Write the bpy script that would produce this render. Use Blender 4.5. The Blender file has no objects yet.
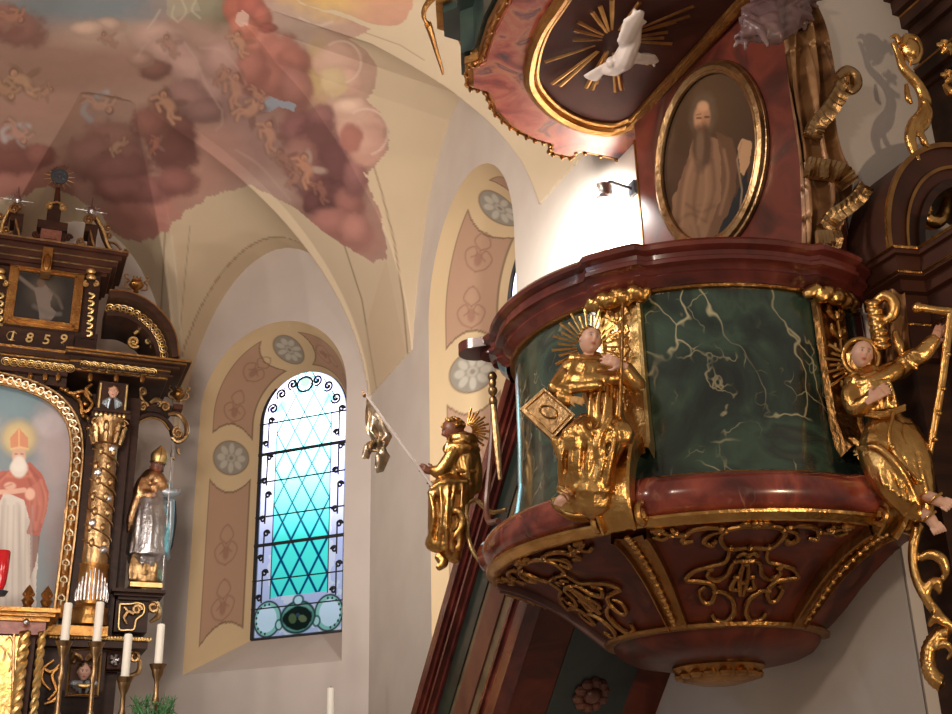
import bpy, bmesh, math, random
import numpy as np
from mathutils import Vector, Matrix
random.seed(7); RNG = np.random.RandomState(5)
PI = math.pi
scene = bpy.context.scene; COL = scene.collection

# ---------------------------------------------------------------- camera
f_px = 1180.0; pitch = math.radians(22.3); roll = math.radians(1.5)
CAM = np.array([0.0, 0.0, 1.6])
Fv = np.array([0, math.cos(pitch), math.sin(pitch)])
U0 = np.array([0, -math.sin(pitch), math.cos(pitch)]); R0 = np.array([1.0, 0, 0])
Rv = math.cos(roll) * R0 - math.sin(roll) * U0
Uv = math.cos(roll) * U0 + math.sin(roll) * R0
cd = bpy.data.cameras.new('camera'); cam = bpy.data.objects.new('camera', cd); COL.objects.link(cam)
cd.sensor_width = 36.0; cd.lens = 36.0 * f_px / 952.0; cd.clip_start = 0.05; cd.clip_end = 200
cam.matrix_world = Matrix(((Rv[0], Uv[0], -Fv[0], CAM[0]), (Rv[1], Uv[1], -Fv[1], CAM[1]), (Rv[2], Uv[2], -Fv[2], CAM[2]), (0, 0, 0, 1)))
scene.camera = cam

# ---------------------------------------------------------------- frames of the place
P_C = np.array([0.965, 5.0, 0.0])                       # pulpit axis
n2 = np.array([-.9252, -.3795, 0]); u2 = np.array([.3795, -.9252, 0])    # chancel side wall
Q2 = P_C - .42 * n2
n1 = np.array([-.386, -.9225, 0]); u1 = np.array([.9225, -.386, 0])      # diagonal apse wall
C12 = np.array([-1.0513, 11.0225, 0.0])
n0 = u2.copy(); u0 = -n2                                 # end wall / nave wall facing the nave
C01 = C12 - 2.35 * u1
Cn = Q2 + .693 * u2                                      # corner of the chancel arch
OA = np.array([-3.93, 11.68, 0.0]) + .5 * n0                       # main altar frame
ec = -P_C[:2] / np.linalg.norm(P_C[:2]); er = np.array([-ec[1], ec[0]])

# ---------------------------------------------------------------- world and light
scene.view_settings.view_transform = 'Standard'; scene.view_settings.look = 'None'
scene.view_settings.exposure = -0.12; scene.view_settings.gamma = 1.0; scene.view_settings.use_curve_mapping = False
w = bpy.data.worlds.new('world'); scene.world = w; w.use_nodes = True
nt = w.node_tree; nt.nodes.clear()
def wn(t, **k):
    n = nt.nodes.new(t)
    for a, b in k.items(): setattr(n, a, b)
    return n
out = wn('ShaderNodeOutputWorld'); bg = wn('ShaderNodeBackground'); tc = wn('ShaderNodeTexCoord')
sep = wn('ShaderNodeSeparateXYZ'); nt.links.new(tc.outputs['Generated'], sep.inputs[0])
# bright cloudy sky on the far side of the apse: brighter with height, darker trees near the horizon
rmp = wn('ShaderNodeValToRGB'); nt.links.new(sep.outputs[2], rmp.inputs[0])
cr = rmp.color_ramp; cr.elements[0].position = .17; cr.elements[0].color = (.55, .75, .75, 1)
cr.elements[1].position = .34; cr.elements[1].color = (5.5, 6.2, 6.6, 1)
e = cr.elements.new(.235); e.color = (1.0, 1.25, 1.3, 1)
my = wn('ShaderNodeMapRange'); my.inputs[1].default_value = .72; my.inputs[2].default_value = .82; nt.links.new(sep.outputs[1], my.inputs[0])
mx = wn('ShaderNodeMix', data_type='RGBA'); nt.links.new(my.outputs[0], mx.inputs[0])
mx.inputs[6].default_value = (.30, .245, .20, 1); nt.links.new(rmp.outputs[0], mx.inputs[7])
nt.links.new(mx.outputs[2], bg.inputs[0]); bg.inputs[1].default_value = 1.0
nt.links.new(bg.outputs[0], out.inputs[0])

def area(name, loc, target, power, size, col, spread=180, sy=None):
    l = bpy.data.lights.new(name, 'AREA'); l.energy = power; l.color = col; l.size = size; l.spread = math.radians(spread)
    if sy: l.shape = 'RECTANGLE'; l.size_y = sy
    o = bpy.data.objects.new(name, l); COL.objects.link(o); o.location = loc
    o.rotation_euler = (Vector(target) - Vector(loc)).to_track_quat('-Z', 'Y').to_euler(); return o
def spot(name, loc, target, power, angle, col, rad=.05, blend=.5):
    l = bpy.data.lights.new(name, 'SPOT'); l.energy = power; l.color = col; l.spot_size = math.radians(angle); l.spot_blend = blend; l.shadow_soft_size = rad
    o = bpy.data.objects.new(name, l); COL.objects.link(o); o.location = loc
    o.rotation_euler = (Vector(target) - Vector(loc)).to_track_quat('-Z', 'Y').to_euler(); return o
area('chancel_light', (-2.2, 3.0, 5.2), (-1.8, 9.5, 6.6), 230, 1.2, (1, .86, .74))
area('vault_fill', (-2.6, 6.8, 3.4), (-2.7, 8.6, 8.2), 50, .8, (1, .84, .72))  # unseen fill light added to brighten the painted vault
spot('apse_spot', (-4.6, 6.6, 2.6), (-1.6, 11.4, 5.6), 120, 70, (1, .88, .76), .12, .6)
spot('apse_side_spot', (-5.0, 8.2, 4.5), (-1.6, 11.5, 6.1), 95, 78, (1, .88, .78), .05, .7)
spot('nave_spot', (2.8, .5, 1.9), (1.4, 5.0, 3.5), 230, 80, (1, .76, .50), .07, .7)
area('nave_lamp', (-1.2, .3, 3.8), (.9, 5, 3.4), 42, .35, (1, .84, .66))
spot('pulpit_lamp_light', tuple(Q2 + -1.15 * u2 + .36 * n2 + np.array([0, 0, 5.12])), tuple(Q2 + -1.45 * u2 + np.array([0, 0, 4.75])), 420, 170, (1, .95, .88), .05, 1.0)
area('nave_window_light', (-5.0, 1.5, 4.2), (.6, 5.0, 3.2), 26, 1.0, (.55, .75, 1.0))

# ---------------------------------------------------------------- picture/plane helpers
def ray(x, y): return Fv + (x - 476) / f_px * Rv - (y - 357) / f_px * Uv
def onplane(x, y, Q, n): v = ray(x, y); return CAM + v * (((Q - CAM) @ n) / (v @ n))
def onz(x, y, Z): v = ray(x, y); return CAM + v * (Z - CAM[2]) / v[2]
def atY(x, y, Y): v = ray(x, y); return CAM + v * Y / v[1]
def proj(P):
    d = np.asarray(P) - CAM; z = d @ Fv; return 476 + f_px * (d @ Rv) / z, 357 - f_px * (d @ Uv) / z
class Frame:
    def __init__(s, O, u, n): s.O, s.u, s.n = O, u, n
    def loc(s, x, y, off=0.0):
        P = onplane(x, y, s.O + off * s.n, s.n); return float((P - s.O) @ s.u), float(P[2])
    def pt(s, u, off, z): return s.O + u * s.u + off * s.n + np.array([0, 0, z])
    def px(s, x, y, off=0.0, extra=0.0):
        u, z = s.loc(x, y, off); return s.pt(u, off + extra, z)
    def M(s, off=0.0):     # local x = u, local y = outwards, local z = up
        return Matrix(((s.u[0], s.n[0], 0, s.O[0] + off * s.n[0]), (s.u[1], s.n[1], 0, s.O[1] + off * s.n[1]), (0, 0, 1, 0), (0, 0, 0, 1)))
W2 = Frame(Q2, u2, n2); W1 = Frame(C12, u1, n1); W3 = Frame(Cn, u0, n0); AL = Frame(OA, u0, n0)

# ---------------------------------------------------------------- materials
def srgb(r, g, b):
    def c(v):
        v /= 255.0; return v / 12.92 if v <= .04045 else ((v + .055) / 1.055) ** 2.4
    return (c(r), c(g), c(b))
MATS = {}
def mat(name, base=(.5, .5, .5), rough=.6, metal=0, base2=None, scale=6, detail=6, bump=0, bscale=40, coat=0, attr=False, ramp=None, dist=0.0, stretch=None, spec=.5):
    m = bpy.data.materials.new(name); m.use_nodes = True; t = m.node_tree; b = t.nodes['Principled BSDF']
    b.inputs['Roughness'].default_value = rough; b.inputs['Metallic'].default_value = metal
    b.inputs['Coat Weight'].default_value = coat; b.inputs['Coat Roughness'].default_value = .12
    b.inputs['Specular IOR Level'].default_value = spec
    b.inputs['Base Color'].default_value = (*base, 1)
    tcn = t.nodes.new('ShaderNodeTexCoord'); src = tcn.outputs['Object']
    if stretch:
        mp = t.nodes.new('ShaderNodeMapping'); mp.inputs['Scale'].default_value = stretch; t.links.new(src, mp.inputs[0]); src = mp.outputs[0]
    if attr:
        a = t.nodes.new('ShaderNodeAttribute'); a.attribute_name = 'Col'; t.links.new(a.outputs['Color'], b.inputs['Base Color'])
    elif base2 or ramp:
        n = t.nodes.new('ShaderNodeTexNoise'); n.inputs['Scale'].default_value = scale; n.inputs['Detail'].default_value = detail; n.inputs['Distortion'].default_value = dist
        t.links.new(src, n.inputs[0]); r = t.nodes.new('ShaderNodeValToRGB'); t.links.new(n.outputs[0], r.inputs[0])
        st = ramp or [(.35, base), (.65, base2)]
        r.color_ramp.elements[0].position = st[0][0]; r.color_ramp.elements[0].color = (*st[0][1], 1)
        r.color_ramp.elements[1].position = st[-1][0]; r.color_ramp.elements[1].color = (*st[-1][1], 1)
        for p, c in st[1:-1]:
            q = r.color_ramp.elements.new(p); q.color = (*c, 1)
        t.links.new(r.outputs[0], b.inputs['Base Color']); m['ramp'] = r.name
    if bump:
        n = t.nodes.new('ShaderNodeTexNoise'); n.inputs['Scale'].default_value = bscale; n.inputs['Detail'].default_value = 5; t.links.new(src, n.inputs[0])
        bp = t.nodes.new('ShaderNodeBump'); bp.inputs['Strength'].default_value = bump; bp.inputs['Distance'].default_value = .02
        t.links.new(n.outputs[0], bp.inputs['Height']); t.links.new(bp.outputs[0], b.inputs['Normal'])
    MATS[name] = m; return m
def veins(m, col, scale, width, dist, amt=1.0, seed=0.0):
    """thin crooked veins laid over a marble"""
    t = m.node_tree; b = t.nodes['Principled BSDF']; tcn = t.nodes.new('ShaderNodeTexCoord')
    mp = t.nodes.new('ShaderNodeMapping'); mp.inputs['Location'].default_value = (seed, seed * 2, 0); mp.inputs['Scale'].default_value = (1, 1, .8); t.links.new(tcn.outputs['Object'], mp.inputs[0])
    nz = t.nodes.new('ShaderNodeTexNoise'); nz.inputs['Scale'].default_value = scale * .8; nz.inputs['Detail'].default_value = 4; t.links.new(mp.outputs[0], nz.inputs[0])
    mixv = t.nodes.new('ShaderNodeVectorMath'); mixv.operation = 'MULTIPLY_ADD'; t.links.new(nz.outputs['Color'], mixv.inputs[0]); mixv.inputs[1].default_value = (dist,) * 3; t.links.new(mp.outputs[0], mixv.inputs[2])
    v = t.nodes.new('ShaderNodeTexVoronoi'); v.feature = 'DISTANCE_TO_EDGE'; v.inputs['Scale'].default_value = scale; t.links.new(mixv.outputs[0], v.inputs[0])
    mr = t.nodes.new('ShaderNodeMapRange'); mr.inputs[1].default_value = 0; mr.inputs[2].default_value = width; mr.inputs[3].default_value = 1; mr.inputs[4].default_value = 0; t.links.new(v.outputs['Distance'], mr.inputs[0])
    n2_ = t.nodes.new('ShaderNodeTexNoise'); n2_.inputs['Scale'].default_value = scale * 1.3; t.links.new(mp.outputs[0], n2_.inputs[0])
    m2 = t.nodes.new('ShaderNodeMapRange'); m2.inputs[1].default_value = .48; m2.inputs[2].default_value = .6; m2.inputs[4].default_value = amt; t.links.new(n2_.outputs[0], m2.inputs[0])
    mu = t.nodes.new('ShaderNodeMath'); mu.operation = 'MULTIPLY'; t.links.new(mr.outputs[0], mu.inputs[0]); t.links.new(m2.outputs[0], mu.inputs[1])
    mx_ = t.nodes.new('ShaderNodeMix'); mx_.data_type = 'RGBA'; t.links.new(mu.outputs[0], mx_.inputs[0])
    old = b.inputs['Base Color'].links[0].from_socket; t.links.new(old, mx_.inputs[6]); mx_.inputs[7].default_value = (*col, 1)
    t.links.new(mx_.outputs[2], b.inputs['Base Color'])
GOLD = mat('gold', (.74, .44, .155), .30, 1, base2=(.50, .26, .075), scale=9, bump=.35, bscale=26)
GOLDA = mat('old_gold', (.52, .34, .17), .36, 1, base2=(.32, .19, .085), scale=10, bump=.3, bscale=30)
GOLDP = mat('gold_pale', (.80, .58, .27), .38, 1, base2=(.62, .42, .16), scale=12, bump=.2, bscale=60)
GOLDB = mat('gold_brown', (.46, .24, .075), .34, 1, base2=(.30, .14, .045), scale=8, bump=.3, bscale=50)
SILV = mat('silver', (.62, .60, .60), .3, 1, base2=(.38, .36, .38), scale=9, bump=.3, bscale=40)
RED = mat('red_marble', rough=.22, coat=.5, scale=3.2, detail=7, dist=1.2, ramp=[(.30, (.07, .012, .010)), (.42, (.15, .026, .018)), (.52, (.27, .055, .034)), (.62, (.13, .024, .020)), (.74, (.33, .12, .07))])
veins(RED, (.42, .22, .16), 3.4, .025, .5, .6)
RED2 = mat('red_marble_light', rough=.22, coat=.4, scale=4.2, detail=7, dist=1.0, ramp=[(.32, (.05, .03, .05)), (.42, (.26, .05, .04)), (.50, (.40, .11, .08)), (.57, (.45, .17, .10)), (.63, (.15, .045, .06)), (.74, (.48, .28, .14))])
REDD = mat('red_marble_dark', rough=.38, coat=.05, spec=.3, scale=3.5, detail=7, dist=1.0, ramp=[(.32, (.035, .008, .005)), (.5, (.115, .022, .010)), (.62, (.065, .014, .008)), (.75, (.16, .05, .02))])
MAHO = mat('mahogany', rough=.22, coat=.3, scale=5, detail=6, dist=.5, stretch=(1, 1, 1), ramp=[(.3, (.045, .010, .009)), (.55, (.12, .022, .016)), (.75, (.20, .050, .032))])
GREEN = mat('green_marble', rough=.17, coat=.5, scale=2.6, detail=8, dist=1.4, ramp=[(.30, (.010, .014, .013)), (.42, (.020, .036, .028)), (.52, (.038, .070, .048)), (.60, (.022, .030, .026)), (.68, (.045, .060, .042)), (.78, (.17, .15, .095))])
veins(GREEN, (.42, .38, .24), 2.2, .016, .9, .95, 3.3); veins(GREEN, (.36, .32, .20), 4.5, .03, .8, .75, 8.1)
GREEND = mat('green_marble_dark', rough=.3, coat=.2, scale=3, detail=8, dist=1.4, ramp=[(.30, (.004, .008, .008)), (.5, (.010, .020, .018)), (.7, (.022, .036, .026))])
PINKM = mat('olive_marble', rough=.35, coat=.2, scale=3, detail=7, dist=1.5, ramp=[(.3, (.075, .055, .030)), (.5, (.19, .13, .075)), (.7, (.10, .08, .045))])
OCHRE = mat('ochre_band', (.17, .065, .04), .35, 0, base2=(.11, .04, .028), scale=5)
WOOD = mat('dark_wood', (.022, .009, .006), .45, 0, base2=(.045, .017, .009), scale=5, stretch=(1, 1, 4), spec=.25)
WOODB = mat('brown_wood', (.068, .022, .012), .5, 0, spec=.25, base2=(.038, .013, .008), scale=4)
SKIN = mat('carved_skin', attr=True, rough=.42)
VC = mat('painted_plaster', attr=True, rough=.85, bump=.05, bscale=120, spec=.2)
PAINTING = mat('oil_painting', attr=True, rough=.4, spec=.3)
PLA = mat('plaster', (.58, .52, .485), .9, 0, base2=(.55, .49, .455), scale=2.5, bump=.06, bscale=90, spec=.15)
PLAW = mat('plaster_white', (.60, .545, .49), .9, 0, base2=(.56, .50, .45), scale=2.5, bump=.06, bscale=90, spec=.15)
WAX = mat('wax', (.78, .74, .66), .5)
IRON = mat('iron', (.02, .022, .028), .5)
LEAF = mat('leaf', (.05, .16, .05), .5, 0, base2=(.10, .26, .10), scale=20)
REDG = mat('red_glass', (.45, .01, .015), .15)
WHITEP = mat('white_paint', (.70, .62, .58), .38, 0, base2=(.55, .47, .44), scale=8)
MAUVE = mat('mauve_cloth', rough=.35, scale=4, dist=1, ramp=[(.3, (.07, .035, .04)), (.5, (.17, .10, .10)), (.7, (.25, .17, .15))])
BROCADE = mat('brown_cloth', rough=.4, metal=.35, scale=6, dist=1, ramp=[(.3, (.12, .055, .025)), (.5, (.30, .15, .065)), (.72, (.42, .24, .11))])
PANELM = mat('canopy_panel', (.085, .024, .015), .7, 0, base2=(.05, .014, .010), scale=3, spec=.15)
RED3 = mat('red_panel', rough=.35, coat=.15, scale=2.6, detail=7, dist=1.0, ramp=[(.30, (.025, .009, .008)), (.44, (.075, .017, .012)), (.55, (.135, .028, .018)), (.66, (.06, .018, .014)), (.80, (.12, .065, .04))])
BRASS = mat('brass', (.38, .24, .12), .32, 1, base2=(.2, .12, .06), scale=14)
GLASSM = bpy.data.materials.new('stained_glass'); GLASSM.use_nodes = True
t = GLASSM.node_tree; t.nodes.clear(); o_ = t.nodes.new('ShaderNodeOutputMaterial'); tr = t.nodes.new('ShaderNodeBsdfTransparent'); at_ = t.nodes.new('ShaderNodeAttribute'); at_.attribute_name = 'Col'
gl = t.nodes.new('ShaderNodeBsdfGlossy'); gl.inputs['Roughness'].default_value = .1; mxs = t.nodes.new('ShaderNodeMixShader'); mxs.inputs[0].default_value = .04
t.links.new(at_.outputs['Color'], tr.inputs[0]); t.links.new(tr.outputs[0], mxs.inputs[1]); t.links.new(gl.outputs[0], mxs.inputs[2]); t.links.new(mxs.outputs[0], o_.inputs[0])
LAMPM = bpy.data.materials.new('lamp_glow'); LAMPM.use_nodes = True
b = LAMPM.node_tree.nodes['Principled BSDF']; b.inputs['Emission Color'].default_value = (1, .95, .88, 1); b.inputs['Emission Strength'].default_value = 25

# ---------------------------------------------------------------- mesh builder
class MB:
    def __init__(s, M=None): s.v = []; s.f = []; s.M = M or Matrix(); s.c = None
    def add(s, vs, fs):
        k = len(s.v); s.v += [tuple(s.M @ Vector(p)) for p in vs]; s.f += [tuple(i + k for i in q) for q in fs]; return s
    def box(s, c, size, rot=None):
        x, y, z = (q / 2 for q in size); R = rot or Matrix(); c = Vector(c)
        vs = [c + (R.to_3x3() @ Vector((sx * x, sy * y, sz * z))) for sz in (-1, 1) for sx, sy in ((-1, -1), (1, -1), (1, 1), (-1, 1))]
        return s.add(vs, [(3, 2, 1, 0), (4, 5, 6, 7), (0, 1, 5, 4), (1, 2, 6, 5), (2, 3, 7, 6), (3, 0, 4, 7)])
    def bx(s, x0, x1, y0, y1, z0, z1): return s.box(((x0 + x1) / 2, (y0 + y1) / 2, (z0 + z1) / 2), (abs(x1 - x0), abs(y1 - y0), abs(z1 - z0)))
    def tube(s, pts, r, n=8, cap=True, flat=1.0, up=None, closed=False):
        P = [Vector(p) for p in pts]; m = len(P); rs = list(r) if hasattr(r, '__len__') else [r] * m
        T = [(P[min(i + 1, m - 1)] - P[max(i - 1, 0)]).normalized() if not closed else (P[(i + 1) % m] - P[i - 1]).normalized() for i in range(m)]
        a = Vector(up) if up is not None else (Vector((0, 0, 1)) if abs(T[0].z) < .9 else Vector((1, 0, 0)))
        N = (a - T[0] * a.dot(T[0])).normalized(); vs = []
        for i in range(m):
            if up is not None:
                N = Vector(up) - T[i] * Vector(up).dot(T[i])
                N = N.normalized() if N.length > 1e-6 else Vector((1, 0, 0))
            else: N = (N - T[i] * N.dot(T[i])).normalized()
            B = T[i].cross(N)
            for k in range(n):
                q = 2 * PI * k / n; vs.append(P[i] + N * math.cos(q) * rs[i] * flat + B * math.sin(q) * rs[i])
        fs = [(i * n + k, i * n + (k + 1) % n, (i + 1) * n + (k + 1) % n, (i + 1) * n + k) for i in range(m - 1) for k in range(n)]
        if closed: fs += [((m - 1) * n + k, (m - 1) * n + (k + 1) % n, (k + 1) % n, k) for k in range(n)]
        elif cap:
            fs += [tuple(range(n))[::-1], tuple((m - 1) * n + k for k in range(n))]
        return s.add(vs, fs)
    def lathe(s, prof, c=(0, 0, 0), n=32, a0=0, a1=2 * PI, axis=None, fn=None):
        full = abs(a1 - a0 - 2 * PI) < 1e-6; k = n if full else n + 1; vs = []
        R = Vector((0, 0, 1)).rotation_difference(Vector(axis)).to_matrix() if axis is not None else Matrix.Identity(3)
        for r, z in prof:
            for i in range(k):
                a = a0 + (a1 - a0) * i / n; rr = r * (fn(a, z) if fn else 1)
                vs.append(Vector(c) + R @ Vector((rr * math.cos(a), rr * math.sin(a), z)))
        fs = []
        for j in range(len(prof) - 1):
            for i in range(n):
                i2 = (i + 1) % k if full else i + 1
                fs.append((j * k + i, j * k + i2, (j + 1) * k + i2, (j + 1) * k + i))
        if full:
            if prof[0][0] > 1e-4: fs.append(tuple(range(k))[::-1])
            if prof[-1][0] > 1e-4: fs.append(tuple((len(prof) - 1) * k + i for i in range(k)))
        return s.add(vs, fs)
    def ell(s, c, r, n=12, rot=None):
        r = r if hasattr(r, '__len__') else (r, r, r); R = rot.to_3x3() if rot else Matrix.Identity(3); vs = []; m = max(n // 2, 4)
        for j in range(1, m):
            th = PI * j / m
            for i in range(n): a = 2 * PI * i / n; vs.append(Vector(c) + R @ Vector((r[0] * math.sin(th) * math.cos(a), r[1] * math.sin(th) * math.sin(a), r[2] * math.cos(th))))
        top = len(vs); vs.append(Vector(c) + R @ Vector((0, 0, r[2]))); bot = len(vs); vs.append(Vector(c) + R @ Vector((0, 0, -r[2])))
        fs = [(j * n + i, (j + 1) * n + i, (j + 1) * n + (i + 1) % n, j * n + (i + 1) % n) for j in range(m - 2) for i in range(n)]
        fs += [(top, i, (i + 1) % n) for i in range(n)] + [(bot, (m - 2) * n + (i + 1) % n, (m - 2) * n + i) for i in range(n)]
        return s.add(vs, fs)
    def prism(s, poly, y0, y1):      # polygon in local x,z extruded along local y
        n = len(poly); vs = [(x, y0, z) for x, z in poly] + [(x, y1, z) for x, z in poly]
        return s.add(vs, [tuple(range(n)), tuple(range(2 * n - 1, n - 1, -1))] + [(i, i + n, (i + 1) % n + n, (i + 1) % n) for i in range(n)])
    def grid(s, fn, nu, nv):
        vs = [fn(i / nu, j / nv) for j in range(nv + 1) for i in range(nu + 1)]
        return s.add(vs, [(j * (nu + 1) + i, j * (nu + 1) + i + 1, (j + 1) * (nu + 1) + i + 1, (j + 1) * (nu + 1) + i) for j in range(nv) for i in range(nu)])
    def sweep(s, prof, path, ups=None, closed=False):
        """prof: (out, up) pairs; path: list of (point, outdir, updir)"""
        k = len(prof); vs = []
        for P, o, u in path:
            P, o, u = Vector(P), Vector(o), Vector(u)
            vs += [P + o * a + u * b_ for a, b_ in prof]
        m = len(path); fs = [(i * k + j, i * k + (j + 1) % k, ((i + 1) % m) * k + (j + 1) % k, ((i + 1) % m) * k + j) for i in range(m if closed else m - 1) for j in range(k)]
        if not closed: fs += [tuple(range(k))[::-1], tuple((m - 1) * k + j for j in range(k))]
        return s.add(vs, fs)
def mesh_obj(name, V, Fc, material, parent=None, colors=None, smooth=True, angle=40, origin=None):
    me = bpy.data.meshes.new(name)
    V = np.asarray(V, float).reshape(-1, 3)
    if parent is not None: org = np.array(parent_world(parent))
    elif origin is not None: org = np.array(origin)
    else: org = np.array([(V[:, 0].min() + V[:, 0].max()) / 2, (V[:, 1].min() + V[:, 1].max()) / 2, V[:, 2].min()])
    me.from_pydata((V - org).tolist(), [], Fc if isinstance(Fc, list) else Fc.tolist())
    if colors is not None:
        ca = me.color_attributes.new('Col', 'FLOAT_COLOR', 'POINT')
        cc = np.ones((len(V), 4)); cc[:, :3] = colors; ca.data.foreach_set('color', cc.ravel())
    me.materials.append(material)
    if len(V) < 40000:
        bm = bmesh.new(); bm.from_mesh(me); bmesh.ops.recalc_face_normals(bm, faces=bm.faces); bm.to_mesh(me); bm.free()
    me.shade_smooth() if smooth else me.shade_flat()
    if smooth and angle: me.set_sharp_from_angle(angle=math.radians(angle))
    o = bpy.data.objects.new(name, me); COL.objects.link(o)
    if parent is not None: o.parent = parent
    else: o.location = tuple(org)
    o['_w'] = [float(q) for q in org]
    return o
def parent_world(p): return list(p['_w'])
def obj(name, mb, material, parent=None, smooth=True, angle=40, colors=None): return mesh_obj(name, mb.v, mb.f, material, parent, colors, smooth, angle)
def thing(name, label, cat, loc, group=None):
    o = bpy.data.objects.new(name, None); COL.objects.link(o); o.location = tuple(loc); o['_w'] = [float(q) for q in loc]; o.empty_display_size = .05
    return tag(o, label, cat, group)
def tag(o, label, cat, group=None):
    o['label'] = label; o['category'] = cat
    if group: o['group'] = group
    return o
def struct(o): o['kind'] = 'structure'; return o
def remeshed(mb, voxel, smooth=3, folds=None):
    """join all volumes of a builder into one continuous skin"""
    me = bpy.data.meshes.new('tmp'); me.from_pydata(mb.v, [], mb.f)
    o = bpy.data.objects.new('tmp', me); COL.objects.link(o)
    bm = bmesh.new(); bm.from_mesh(me); bmesh.ops.recalc_face_normals(bm, faces=bm.faces); bm.to_mesh(me); bm.free()
    r = o.modifiers.new('r', 'REMESH'); r.mode = 'VOXEL'; r.voxel_size = voxel; r.use_smooth_shade = True
    if smooth: q = o.modifiers.new('s', 'SMOOTH'); q.iterations = smooth; q.factor = .6
    dg = bpy.context.evaluated_depsgraph_get(); ev = o.evaluated_get(dg); m2 = ev.to_mesh()
    V = np.zeros(len(m2.vertices) * 3); m2.vertices.foreach_get('co', V); V = V.reshape(-1, 3); Fc = [tuple(p.vertices) for p in m2.polygons]
    ev.to_mesh_clear(); bpy.data.objects.remove(o, do_unlink=True); bpy.data.meshes.remove(me)
    return V, Fc
def rem_obj(name, mb, voxel, material, parent=None, smooth=3):
    V, Fc = remeshed(mb, voxel, smooth); return mesh_obj(name, V, Fc, material, parent, None, True, None)
def spline(pts, n=8, closed=False):
    P = [np.array(p, float) for p in pts]; out = []; m = len(P)
    for i in range(m if closed else m - 1):
        p0 = P[(i - 1) % m] if closed or i > 0 else P[0] * 2 - P[1]; p1 = P[i]; p2 = P[(i + 1) % m]; p3 = P[(i + 2) % m] if closed or i + 2 < m else P[-1] * 2 - P[-2]
        for k in range(n):
            t_ = k / n; out.append(.5 * (2 * p1 + (p2 - p0) * t_ + (2 * p0 - 5 * p1 + 4 * p2 - p3) * t_ ** 2 + (3 * p1 - p0 - 3 * p2 + p3) * t_ ** 3))
    if not closed: out.append(P[-1])
    return out
def spiral(cx, cy, r0, r1, a0, turns, n=22):
    return [(cx + (r0 + (r1 - r0) * i / n) * math.cos(a0 + turns * 2 * PI * i / n), cy + (r0 + (r1 - r0) * i / n) * math.sin(a0 + turns * 2 * PI * i / n)) for i in range(n + 1)]

# ---------------------------------------------------------------- painting helper (pigment on a dense surface)
def vnoise(x, y, seed):
    xi = np.floor(x).astype(int); yi = np.floor(y).astype(int); xf = x - xi; yf = y - yi; xf = xf * xf * (3 - 2 * xf); yf = yf * yf * (3 - 2 * yf)
    def h(a, b_): 
        q = np.sin(a * 127.1 + b_ * 311.7 + seed * 74.7) * 43758.5453; return q - np.floor(q)
    return (h(xi, yi) * (1 - xf) + h(xi + 1, yi) * xf) * (1 - yf) + (h(xi, yi + 1) * (1 - xf) + h(xi + 1, yi + 1) * xf) * yf
def fbm(x, y, seed, o=4):
    s_ = 0; a = .5
    for k in range(o): s_ = s_ + a * vnoise(x * 2 ** k, y * 2 ** k, seed + k); a *= .5
    return s_
class Paint:
    def __init__(s, X, Y, base): s.X, s.Y = X, Y; s.c = np.tile(np.array(srgb(*base)), (len(X), 1)); s.nz = fbm(X / 9.0, Y / 9.0, 3) - .47
    def put(s, m, col, a=1.0): m = (m * a)[:, None]; s.c = s.c * (1 - m) + np.array(srgb(*col)) * m
    def ell(s, cx, cy, rx, ry, col, rot=0, soft=.3, a=1.0, wob=0.0):
        c_, q = math.cos(math.radians(rot)), math.sin(math.radians(rot)); dx, dy = s.X - cx, s.Y - cy
        d = np.hypot((dx * c_ + dy * q) / rx, (-dx * q + dy * c_) / ry) + wob * s.nz
        s.put(np.clip((1 + soft / 2 - d) / max(soft, 1e-3), 0, 1), col, a)
    def poly(s, pts, col, a=1.0, wob=0.0):
        X, Y = s.X + wob * s.nz, s.Y + wob * s.nz; ins = np.zeros(len(X), bool); n = len(pts)
        for i in range(n):
            (x0, y0), (x1, y1) = pts[i], pts[(i + 1) % n]
            if y0 == y1: continue
            ins ^= ((y0 > Y) != (y1 > Y)) & (X < (x1 - x0) * (Y - y0) / (y1 - y0) + x0)
        s.put(ins.astype(float), col, a)
    def line(s, pts, w_, col, a=1.0, soft=.5):
        d = np.full(len(s.X), 1e9)
        for (x0, y0), (x1, y1) in zip(pts[:-1], pts[1:]):
            L = (x1 - x0) ** 2 + (y1 - y0) ** 2 + 1e-9; t_ = np.clip(((s.X - x0) * (x1 - x0) + (s.Y - y0) * (y1 - y0)) / L, 0, 1)
            d = np.minimum(d, np.hypot(s.X - x0 - t_ * (x1 - x0), s.Y - y0 - t_ * (y1 - y0)))
        s.put(np.clip((w_ / 2 + soft - d) / (2 * soft), 0, 1), col, a)
    def tint(s, amp, sx, sy, seed): s.c *= (1 + amp * (fbm(s.X / sx, s.Y / sy, seed) - .47))[:, None]
# ================================================================ SETTING
fl = MB().bx(-9, 6, -1, 15, -.1, 0); o = obj('floor', fl, PLA, smooth=False); struct(o)
SPR = 5.5; HMAIN = 2.5; DW = 2.835
def z_arch1(u):
    t_ = np.clip(np.abs((u + 1.17) / 1.13), 0, 1); return 5.6 + 2.04 * (1 - t_ ** 1.95) ** .52
_x2 = np.array([-5.10, -5.04, -4.914, -4.618, -4.35, -4.03, -3.75, -3.45, -3.1, -2.78, -2.55, -2.40, -2.31, -2.28])
_z2 = np.array([5.5, 5.95, 6.38, 7.00, 7.30, 7.52, 7.60, 7.56, 7.28, 6.84, 6.45, 6.13, 5.80, 5.5])
def z_arch2(u): return np.interp(u, _x2, _z2)
C01b = C01.copy()
Q4 = Q2 + 2 * DW * n2                                       # opposite side wall
planes = [(C01b, n0), (C12, n1), (Q2, n2), (Q4, -n2)]
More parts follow.
